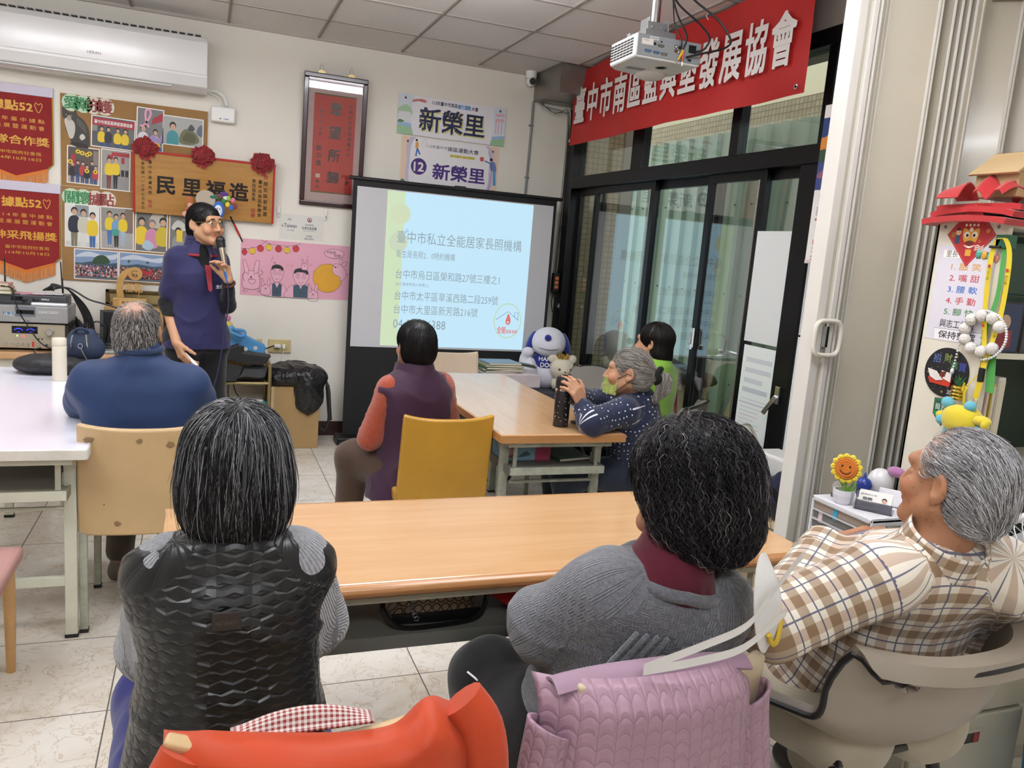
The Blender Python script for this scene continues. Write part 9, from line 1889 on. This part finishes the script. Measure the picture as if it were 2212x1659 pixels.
# ================================================================ NEAR THE WINDOW: COUNTER, FAN, NAVY JACKET, PLUSH TOYS
t=thing('low_counter','low beige cabinet with a pale wood top under the window, behind the folding door','cabinet',(2.5,2.85,0));MB().box((2.34,2.68,0),(2.66,3.12,0.41),mat('beige_cabinet','#a59475',0.6)).build('body',t,0.003);MB().box((2.32,2.66,0.41),(2.66,3.13,0.435),wood_mat('pale_wood_top','#cdb68e','#d8c29c',0.4,(1,6,1),3)).build('top',t,0.004)
t=thing('white_case','white plastic case with a small knob standing behind the navy jacket','case',(2.56,2.98,0.436));MB().box((2.50,2.80,0.436),(2.65,3.10,0.665),M_WHITEPL).build('case',t,0.015,3);MB().cyl((2.55,2.90,0.665),(2.55,2.90,0.69),0.010,M_WHITEPL,12).build('knob',t)
NJ=cloth_mat('navy_jacket_cloth','#1b1f3d',0.7);t=thing('navy_jacket','rumpled navy jacket heaped on the low cabinet by the window','jacket',(2.42,2.85,0.436));f=Fld();f.ell((2.42,2.84,0.50),V3(.07,.14,.075),None,.04);f.ell((2.44,2.78,0.58),V3(.055,.08,.06),None,.05);f.ell((2.43,2.94,0.56),V3(.05,.06,.055),None,.04);f.cone((2.40,2.98,.55),(2.38,2.93,.50),.045,.05,.04);f.plane((0,0,.437),(0,0,-1),.004);V,F=nets(f,.007);N=normals(V,F);V=V+N*(wob(V,28,2)*.012+wob(V,70,5)*.004)[:,None];V[:,2]=np.maximum(V[:,2],.437);np_obj('cloth',V,F,NJ,t)
MB().grid(lambda u,v:(2.345+0.02*math.sin(PI*v),2.70+0.09*u,0.44+0.13*v+.02*u),6,6,mat('black_lining','#0f0f12',0.7),True,0.004).build('lining',t)
t=thing('floor_fan','old off-white floor fan standing by the window behind the curly-haired woman','fan',(2.50,3.25,0));fcn=Vector((2.50,3.12,0.60));fcn=Vector((2.52,3.24,0.585));fdn=Vector((-0.45,0.88,0.05)).normalized();fa,fb=frame_of(fdn);R_=0.17;OW=mat('aged_fan_plastic','#c4c1b2',0.5);b=MB()
for k in range(44):
 a=2*PI*k/44;dr=fa*math.cos(a)+fb*math.sin(a)
 for s_ in(1,-1):b.tube([fcn+dr*0.04+fdn*(0.07*s_),fcn+dr*0.12+fdn*(0.055*s_),fcn+dr*0.155+fdn*(0.025*s_),fcn+dr*R_],0.0018,OW,4)
b.build('wire_guard',t)['kind']='stuff';MB().tube([fcn+(fa*math.cos(a)+fb*math.sin(a))*R_ for a in[2*PI*k/40 for k in range(40)]],0.008,OW,8,True).build('guard_ring',t)
MB().lathe([(0.05,-0.15),(0.06,-0.1),(0.055,-0.06),(0.02,-0.05)],fcn,OW,16,fdn).build('motor',t);pb=fcn-fdn*0.10;MB().cyl(pb,(pb.x,pb.y,0.02),0.016,OW,12).build('pole',t);MB().lathe([(0.13,0),(0.13,0.015),(0.03,0.03)],(pb.x,pb.y,0),OW,24).build('base',t)
for k in range(3):
 a0=k*2.09;MB().grid(lambda u,v:fcn+(fa*math.cos(a0+1.1*v)+fb*math.sin(a0+1.1*v))*(0.02+0.12*u)+fdn*(0.03*(v-.5)),6,5,mat('fan_blade_grey','#9aa0a0',0.3),True,0.002).build('blade',t)
# plush toys and the book pile in the far corner
PKB=mat('pale_pink_box','#cdbfc2',0.5,vary=0.08,vscale=14)
t=thing('storage_box','pale pink patterned storage box holding the pile of folders by the screen','box',(2.05,5.42,0));MB().box((1.86,5.24,0.0),(2.27,5.60,0.62),mat('dark_box_side','#4a4850',0.6)).build('body',t,0.004);MB().box((1.855,5.235,0.56),(2.275,5.605,0.655),PKB).build('lid',t,0.006)
bz=0.656
for i,(lab,c,a,w_)in enumerate((('grey-green folder at the bottom of the pile by the screen','#6d7d72',.05,.30),('cream magazine second from the bottom of the pile','#c9c2a8',-.08,.29),('dark green folder in the middle of the pile','#3f6450',.1,.30),('yellow-edged book in the pile by the screen','#b8a86a',-.02,.27),('pale blue book topmost of the pile by the screen','#7d98ae',.06,.25))):
 t=thing('book',lab,'book',(2.02,5.40,bz),'book pile by the screen');th=(.012,.010,.016,.014,.018)[i];MB().obox((2.01,5.40,bz+th/2),(w_,0.21,th-.001),mat('book_'+c[1:],c,0.5),rotz(a)).build('cover',t,0.001);MB().obox((2.01+.003,5.398,bz+th/2),(w_-.004,0.212,th*.6),mat('page_edges'),rotz(a)).build('pages',t);bz+=th
t=thing('grey_folder','dark grey folder leaning askew beside the pile of books','folder',(2.2,5.45,0.66));MB().obox((2.19,5.45,0.70),(0.05,0.28,0.012),mat('grey_green_cover','#566058',0.5),rotz(0.5)@Matrix.Rotation(0.5,3,'Y')).build('cover',t,0.003)
t=thing('plush_stand','low dark box under the plush toys in the far corner','box',(2.5,5.55,0));MB().box((2.29,5.36,0),(2.66,5.76,0.50),mat('dark_box_side')).build('body',t,0.004)
PWH,PBL=mat('white_plush','#d9d8e2',0.95,sheen=0.5,bump=0.2,bscale=260),mat('blue_plush','#1c2c8c',0.95,sheen=0.5,bump=0.2,bscale=260)
dg=Vector((2.47,5.60,0.50));dF=Vector((-0.35,-0.94,0)).normalized();dR=Vector((0.94,-0.35,0)).normalized()
def D(x,y,z):return dg+dR*x+dF*y+EZ*z
RD_=np.array(Matrix((dR,dF,EZ)).transposed())
t=thing('plush_dog','large white and blue plush dog in a blue lettered shirt in the far corner','plush toy',dg)
f=Fld();f.ell(D(0,0,.12),V3(.125,.10,.13),RD_,.04);f.ell(D(-.13,.09,.12),V3(.055,.07,.12),RD_,.03);f.ell(D(.13,.09,.10),V3(.055,.07,.10),RD_,.03);V,F=nets(f,.008);np_obj('body',V,F,PWH,t)
f=Fld();f.ell(D(-.165,.06,.20),V3(.05,.055,.085),RD_,.02);f.ell(D(-.155,.09,.275),V3(.045,.04,.038),RD_,.02);V,F=nets(f,.007);np_obj('arm',V,F,PWH,t)
f=Fld();f.ell(D(.145,.08,.19),V3(.045,.05,.07),RD_,.02);V,F=nets(f,.007);np_obj('arm',V,F,PWH,t)
f=Fld();f.ell(D(0,.0,.20),V3(.128,.105,.085),RD_,.03);f.plane(D(0,0,.125),-EZ,.01);V,F=nets(f,.007);np_obj('shirt',V,F,PBL,t)
f=Fld();f.ell(D(0,.02,.365),V3(.125,.115,.105),RD_,.03);f.ell(D(0,.07,.335),V3(.115,.095,.085),RD_,.05);V,F=nets(f,.007);np_obj('head',V,F,PWH,t)
for s_ in(-1,1):f=Fld();f.ell(D(s_*.135,-.01,.345),V3(.03,.055,.09),RD_@np.array(Matrix.Rotation(-s_*.35,3,'Y')),.02);V,F=nets(f,.007);np_obj('ear',V,F,PBL,t)
MB().ball(D(-.015,.155,.40),.026,PBL).build('nose',t);MB().tube(spline([D(-.112,.10,.335),D(-.06,.152,.318),D(0,.166,.312),D(.06,.152,.318),D(.112,.10,.335)],5),.002,mat('dark_thread','#22253a',0.8),5).build('mouth_seam',t)
b=MB();Ud,Vd=-dR if False else dR,EZ;Uv=Vector((-dF.y,dF.x,0))if False else dR
b.text('HAPPY',D(-.0,.106,.235),-dR if dR.cross(EZ).dot(dF)<0 else dR,EZ,.032,WHT_P,width=.135,bold=.03);b.text('DOG',D(-.005,.108,.190),-dR if dR.cross(EZ).dot(dF)<0 else dR,EZ,.036,WHT_P,width=.095,bold=.03);b.build('lettering',t,norm=False)
bg=Vector((2.535,5.45,0.50));CRP=mat('cream_plush','#d8cfba',0.95,sheen=0.5,bump=0.2,bscale=260);BF=Vector((-0.15,-0.99,0)).normalized();BR=Vector((0.99,-0.15,0)).normalized();RB=np.array(Matrix((BR,BF,EZ)).transposed())
def B(x,y,z):return bg+BR*x+BF*y+EZ*z
t=thing('plush_bear','cream plush teddy bear with a small gold crown leaning on the plush dog','plush toy',bg)
f=Fld();f.ell(B(0,0,.05),V3(.07,.06,.06),RB,.03);f.ell(B(-.06,.03,.06),V3(.025,.03,.04),RB,.02);V,F=nets(f,.006);np_obj('body',V,F,CRP,t)
f=Fld();f.ell(B(0,0,.17),V3(.092,.075,.082),RB,.03);f.ell(B(0,.055,.15),V3(.035,.03,.026),RB,.02)
for s_ in(-1,1):f.ell(B(s_*.075,-.01,.245),V3(.036,.022,.034),RB,.015)
V,F=nets(f,.006);np_obj('head',V,F,CRP,t);MB().ball(B(-.04,.07,.175),.009,mat('brown_bead_eye','#7a4a3a',0.3)).ball(B(.045,.068,.175),.009,mat('brown_bead_eye')).build('eye',t);MB().ball(B(0,.086,.158),(.009,.006,.006),mat('brown_thread','#8d6a54',0.7)).build('nose',t)
b=MB()
for k in range(10):a=2*PI*k/10;b.beam(B(.035*math.cos(a),.035*math.sin(a)*.8,.245),B(.037*math.cos(a),.037*math.sin(a)*.8,.275+(.012 if k%2 else 0)),.022,.003,mat('gold_felt','#a8893c',0.6),(math.cos(a),math.sin(a),0))
b.build('crown',t);MB().ball(B(-.018,.07,.095),(.022,.01,.012),fl('#c24a6a')).ball(B(.02,.07,.095),(.022,.01,.012),fl('#c24a6a')).build('ribbon',t)

# ================================================================ THINGS ON AND UNDER THE TABLES
t=thing('thermos','cream thermos flask standing on the white table','thermos',(-0.632,4.25,0.74));MB().lathe([(0.029,0),(0.031,0.003),(0.031,0.165),(0.0305,0.167)],(-0.632,4.25,0.7405),mat('cream_powder_coat','#dcd4bf',0.5),28).build('body',t);MB().lathe([(0.030,0.168),(0.031,0.17),(0.031,0.198),(0.028,0.202),(0.001,0.203)],(-0.632,4.25,0.7405),mat('cream_powder_coat'),28).build('cap',t)
t=thing('black_backpack','black backpack lying flat on the white table behind the thermos','bag',(-0.66,4.45,0.74));f=Fld();f.ell((-0.72,4.45,.785),V3(.14,.10,.055),None,.03);f.ell((-0.56,4.46,.775),V3(.13,.09,.045),None,.04);f.cone((-0.5,4.42,.77),(-0.42,4.40,.765),.03,.022,.03);f.plane((0,0,.741),(0,0,-1),.003);V,F=nets(f,.007);N=normals(V,F);V=V+N*(wob(V,40,1)*.006)[:,None];V[:,2]=np.maximum(V[:,2],.741);np_obj('body',V,F,BFAB,t);MB().tube(spline([(-0.60,4.37,.79),(-0.52,4.36,.81),(-0.45,4.36,.78),(-0.40,4.36,.755)],5),.010,BFAB,6).build('strap',t)
t=thing('navy_handbag','dark blue denim handbag with silver zips on the black backpack','bag',(-0.575,4.47,0.82));DNM=mat('dark_denim','#222f48',0.75,vary=0.15,vscale=14,bump=0.2,bscale=200);f=Fld();f.ell((-0.56,4.48,.865),V3(.10,.06,.075),None,.02);f.ell((-0.65,4.475,.85),V3(.045,.05,.05),None,.03);f.cone((-0.59,4.48,.93),(-0.53,4.48,.935),.03,.03,.03);V,F=nets(f,.006);np_obj('body',V,F,DNM,t)
b=MB();b.tube(spline([(-0.60,4.425,.935),(-0.605,4.415,.90),(-0.60,4.418,.86)],4),.0035,M_CHROME,5);b.tube(spline([(-0.54,4.425,.94),(-0.535,4.412,.90),(-0.53,4.415,.865)],4),.0035,M_CHROME,5);b.tube(spline([(-0.655,4.43,.88),(-0.66,4.425,.85)],4),.0035,M_CHROME,5);b.build('zip',t);b=MB();b.tube([(-0.565+.010*math.cos(a),4.41,.885+.012*math.sin(a))for a in[2*PI*k/12 for k in range(12)]],.002,M_CHROME,5,True);b.tube([(-0.562,4.408,.872),(-0.548,4.405,.84),(-0.535,4.405,.815)],.003,M_CHROME,5);b.build('charm',t);MB().tube(spline([(-0.6,4.46,.94),(-0.58,4.44,.965),(-0.55,4.44,.965),(-0.53,4.46,.94)],5),.008,DNM,6).build('handle',t)
# bag and red parcel on the shelf of the near table
MONO=mat('monogram_canvas','#a3957f',0.6);nt=NT(MONO);p_=nt.n['Principled BSDF'];sx_=nt.sep(nt.coords('Object'));M_=nt.math
gx=M_('MULTIPLY',sx_[0],42.0);gz=M_('MULTIPLY',M_('ADD',sx_[2],sx_[1]),42.0);fx_=M_('SUBTRACT',M_('FRACT',M_('ADD',gx,M_('MULTIPLY',M_('FLOOR',gz),0.5))),0.5);fz_=M_('SUBTRACT',M_('FRACT',gz),0.5);rr_=M_('SQRT',M_('ADD',M_('MULTIPLY',fx_,fx_),M_('MULTIPLY',fz_,fz_)));nt.set(p_.inputs['Base Color'],nt.mix(M_('LESS_THAN',M_('ABSOLUTE',M_('SUBTRACT',rr_,0.42)),0.07),lin('#a3957f'),lin('#4a382c')))
t=thing('monogram_handbag','brown monogram handbag with black leather trim on the near table shelf','bag',(0.56,1.87,0.576));f=Fld();f.torso((0.56,1.88,0.58),V3(1,.05,0),V3(-.05,1,0),V3(0,0,1),[(0.0,.115,.055,0,0),(.05,.115,.055,0,0),(.095,.10,.04,0,0)],n=3.0,rnd=.015);V,F=nets(f,.006);np_obj('body',V,F,MONO,t)
MB().grid(lambda u,v:(0.445+.23*u,1.815+.006*(1-math.sin(PI*u)),0.578+.026*v),12,3,mat('black_leather','#151314',0.35),True,.006).build('leather_base',t);b=MB();b.tube(spline([(0.43,1.84,.66),(0.42,1.81,.62),(0.46,1.79,.582),(0.55,1.785,.58),(0.66,1.80,.585),(0.69,1.82,.63),(0.685,1.84,.66)],6),.007,mat('black_leather'),6);b.build('strap',t);b=MB()
for k in range(5):b.tube([(0.487+.004*k+.006*math.cos(a),1.80,.632-.009*k+.006*math.sin(a))for a in[2*PI*q/8 for q in range(8)]],.0015,M_CHROME,4,True)
b.build('chain',t);MB().ball((0.53,1.86,.675),(.045,.03,.012),mat('tissue_white','#d9d4cf',0.8)).build('tissue',t);MB().obox((0.55,1.85,.668),(.05,.03,.012),mat('orange_cloth','#a85a24',0.8),rotz(.3)).build('purse_edge',t)
t=thing('red_parcel','red paper bag lying on its corner on the near table shelf','bag',(0.80,1.88,0.576));MB().prism([(0.0,0.0),(.09,.03),(.13,.085),(-.06,.085),(-.09,.055)],(0.79,1.93,0.578),EX,EZ,.12,mat('red_bag_paper','#a81a14',0.6,vary=.08,vscale=12)).build('bag',t,.004)
t=thing('gift_box','light blue and pink printed box on the shelf under the far orange table','box',(1.34,3.34,0.576));MB().box((1.275,3.27,0.577),(1.50,3.44,0.665),mat('light_blue_print','#7fa5b8',0.5,vary=.3,vscale=16)).build('body',t,.004);p=Pic((1.275,3.2695,0.577),EX,EZ,.225,.088);p.rect(.66,0,1,1,ink('#a8405f')).circ(.12,.5,.026,ink('#b8343c')).circ(.12,.5,.018,ink('#d8a8b0')).blob([(.3,.2),(.45,.5),(.55,.3)],ink('#3f5f6a'));p.build('print',t)
t=thing('green_folder','dark green folder on the shelf under the far orange table','folder',(1.6,3.4,0.576));MB().obox((1.60,3.36,0.585),(.18,.22,.015),mat('dark_green_folder','#2f4f42',0.5),rotz(.2)).build('cover',t,.002);MB().obox((1.60,3.358,0.585),(.176,.221,.009),mat('page_edges'),rotz(.2)).build('pages',t)
b=None
BB=bpy.data.objects['black_bag'];f=Fld()
for c,r_ in BAGPARTS:f.ell(c,V3(*r_),None,.04)
V,F=nets(f,.007);N=normals(V,F);V=V+N*(((1-np.abs(wob(V,26,3)))**3-.3)*.014+wob(V,70,6)*.003)[:,None];np_obj('sheet',V,F,BPL,BB)
# ================================================================ JACKETS ON THE NEAR CHAIRS
def uv_sheet(name,fn,nu,nv,m,parent,su,sv,th):
 P_=np.array([fn(i/nu,j/nv)for j in range(nv+1)for i in range(nu+1)],float);q=nu+1;F=np.array([(j*q+i,j*q+i+1,(j+1)*q+i+1,(j+1)*q+i)for j in range(nv)for i in range(nu)]);U=np.array([(i/nu*su,j/nv*sv,0)for j in range(nv+1)for i in range(nu+1)]);o=np_obj(name,P_,F,m,parent,U);md=o.modifiers.new('thick','SOLIDIFY');md.thickness=th;md.offset=0;return o
LIL=quilt_mat('lilac_quilted_nylon','#9d7d8d',0.42,'scallop',0.4)
t=thing('lilac_jacket','lilac quilted jacket draped over the ivory chair in the foreground','jacket',(0.79,1.12,0.5));jc,jb,jt=0.752,1.095,0.812
def jk(u,v):
 s_=2*u-1;x=jc+s_*(0.208+0.05*v);z=jt-0.022*abs(s_)**3-0.60*v;y=jb-0.035-0.02*v+0.07*abs(s_)**4-0.03*math.sin(PI*u)+0.016*math.sin(8.5*u+2.0*v)*v+0.008*math.sin(19*u+5*v)*min(1,v*3)
 if v<0.08:y+=0.05*(1-v/0.08)**2;
 return(x,y,z)
uv_sheet('back_panel',jk,60,60,LIL,t,0.56,0.60,0.012)
for s_ in(-1,1):
 def slv(u,v,s_=s_):
  a=2*PI*u;r_=0.062-0.012*v;return(jc+s_*(0.205+0.035*v)+r_*0.6*math.cos(a),jb+0.01-0.02*v+r_*.5*math.sin(a)+0.008*math.sin(9*v+s_),jt-0.075-0.46*v+0.02*math.cos(a)*s_)
 uv_sheet('sleeve',slv,28,36,LIL,t,0.34,0.46,0.006)
LIP=cloth_mat('lilac_lining','#94788a',0.55)
MB().grid(lambda u,v:(jc-0.195+0.39*u,jb+0.005+0.05*v,jt-0.012+0.012*math.sin(PI*v)-0.012*abs(2*u-1)**3),24,6,LIP,True,0.006).build('lining',t)
ORJ=cloth_mat('orange_nylon','#b8401a',0.5,0.05,300,0.1,0.1);GING=mat('red_gingham_lining','#c9a8a0',0.8);nt=NT(GING);p_=nt.n['Principled BSDF'];uvs=nt.sep(nt.attr('uvw').outputs['Vector']);M_=nt.math;ga=M_('GREATER_THAN',M_('FRACT',M_('MULTIPLY',uvs[0],110.0)),.5);gb=M_('GREATER_THAN',M_('FRACT',M_('MULTIPLY',uvs[1],110.0)),.5);nt.set(p_.inputs['Base Color'],nt.mix(M_('MULTIPLY',M_('ADD',ga,gb),.5),lin('#d8d0cc'),lin('#8f2f2c')))
t=thing('orange_jacket','bright orange jacket with a red gingham lining over the chair back at the bottom edge','jacket',(0.17,1.08,0.5));jx,jy,jz=0.185,1.072,0.812
def ojk(u,v):
 s_=2*u-1;x=jx+s_*0.225;z=jz+0.008*math.sin(7*u)+0.028*math.exp(-((u-.82)/.07)**2)-0.035*max(0,s_)**6-0.05*max(0,-s_-.75)-0.45*v;y=jy-0.03-0.03*math.sin(PI*u)+0.014*math.sin(12*u+3*v)*min(1,v*4)+0.05*abs(s_)**4
 if v<0.10:y+=0.055*(1-v/0.10)**1.5;z-=0.012*(1-v/.1);z+=0.012*(1-(v/.1))*0
 return(x,y,z)
uv_sheet('back_panel',ojk,60,30,ORJ,t,.45,.45,.014)
def olin(u,v):s_=2*u-1;return(jx-0.04+s_*0.10,jy+0.03-0.03*v,jz-0.006+0.026*(1-s_*s_)*math.sin(PI*min(1,v*1.0+.15)))
uv_sheet('lining',olin,24,8,GING,t,.22,.08,.004)
MB().tube(spline([(jx+.20,jy+.02,jz-.0),(jx+.235,jy+.0,jz-.06),(jx+.24,jy-.01,jz-.2),(jx+.23,jy-.01,jz-.40)],6),.038,ORJ,12).tube(spline([(jx-.20,jy+.02,jz-.03),(jx-.23,jy+.0,jz-.1),(jx-.235,jy-.01,jz-.25),(jx-.22,jy-.01,jz-.42)],6),.036,ORJ,12).build('sleeve',t)
# white cloth hat with ribbons hung on the back of the chair
t=thing('white_hat','white fabric sun hat with yellow trim and long white ties behind the woman in grey','hat',(0.98,1.16,0.88));HW=mat('white_hat_cloth','#d6d5d2',0.8,vary=.03,vscale=20);hc2=Vector((0.985,1.135,0.90));hn=Vector((0.55,-0.75,0.15)).normalized();h1=EZ-hn*hn.z;h1.normalize();h2=hn.cross(h1)
MB().grid(lambda u,v:hc2+(h1*math.cos(2*PI*u)*0.095+h2*math.sin(2*PI*u)*0.062)*(0.02+0.98*v)+hn*(0.03*math.cos(v*PI/2)),28,8,HW,True,.003).build('crown',t)
MB().tube([hc2+h1*(0.075*math.cos(a))+h2*(0.050*math.sin(a))+hn*.018 for a in np.linspace(2.2,4.2,14)],.005,mat('yellow_trim','#c4a62a',0.7),6).build('trim',t)
b=MB()
def tie(pts,w_):
 pts=spline(pts,6);b.add([q+Vector((0.0,0,s2*w_/2))for q in pts for s2 in(1,-1)],[(2*i,2*i+1,2*i+3,2*i+2)for i in range(len(pts)-1)],HW,True)
tie([(0.70,1.075,0.835),(0.80,1.055,0.875),(0.88,1.05,0.905),(0.93,1.06,0.95),(0.985,1.075,0.995),(1.02,1.09,1.01)],.016);tie([(0.70,1.074,0.83),(0.79,1.058,0.845),(0.88,1.055,0.86),(0.95,1.065,0.895),(0.985,1.075,0.91),(0.965,1.078,0.89)],.016);b.build('tie',t,norm=False)
bpy.context.view_layer.update()
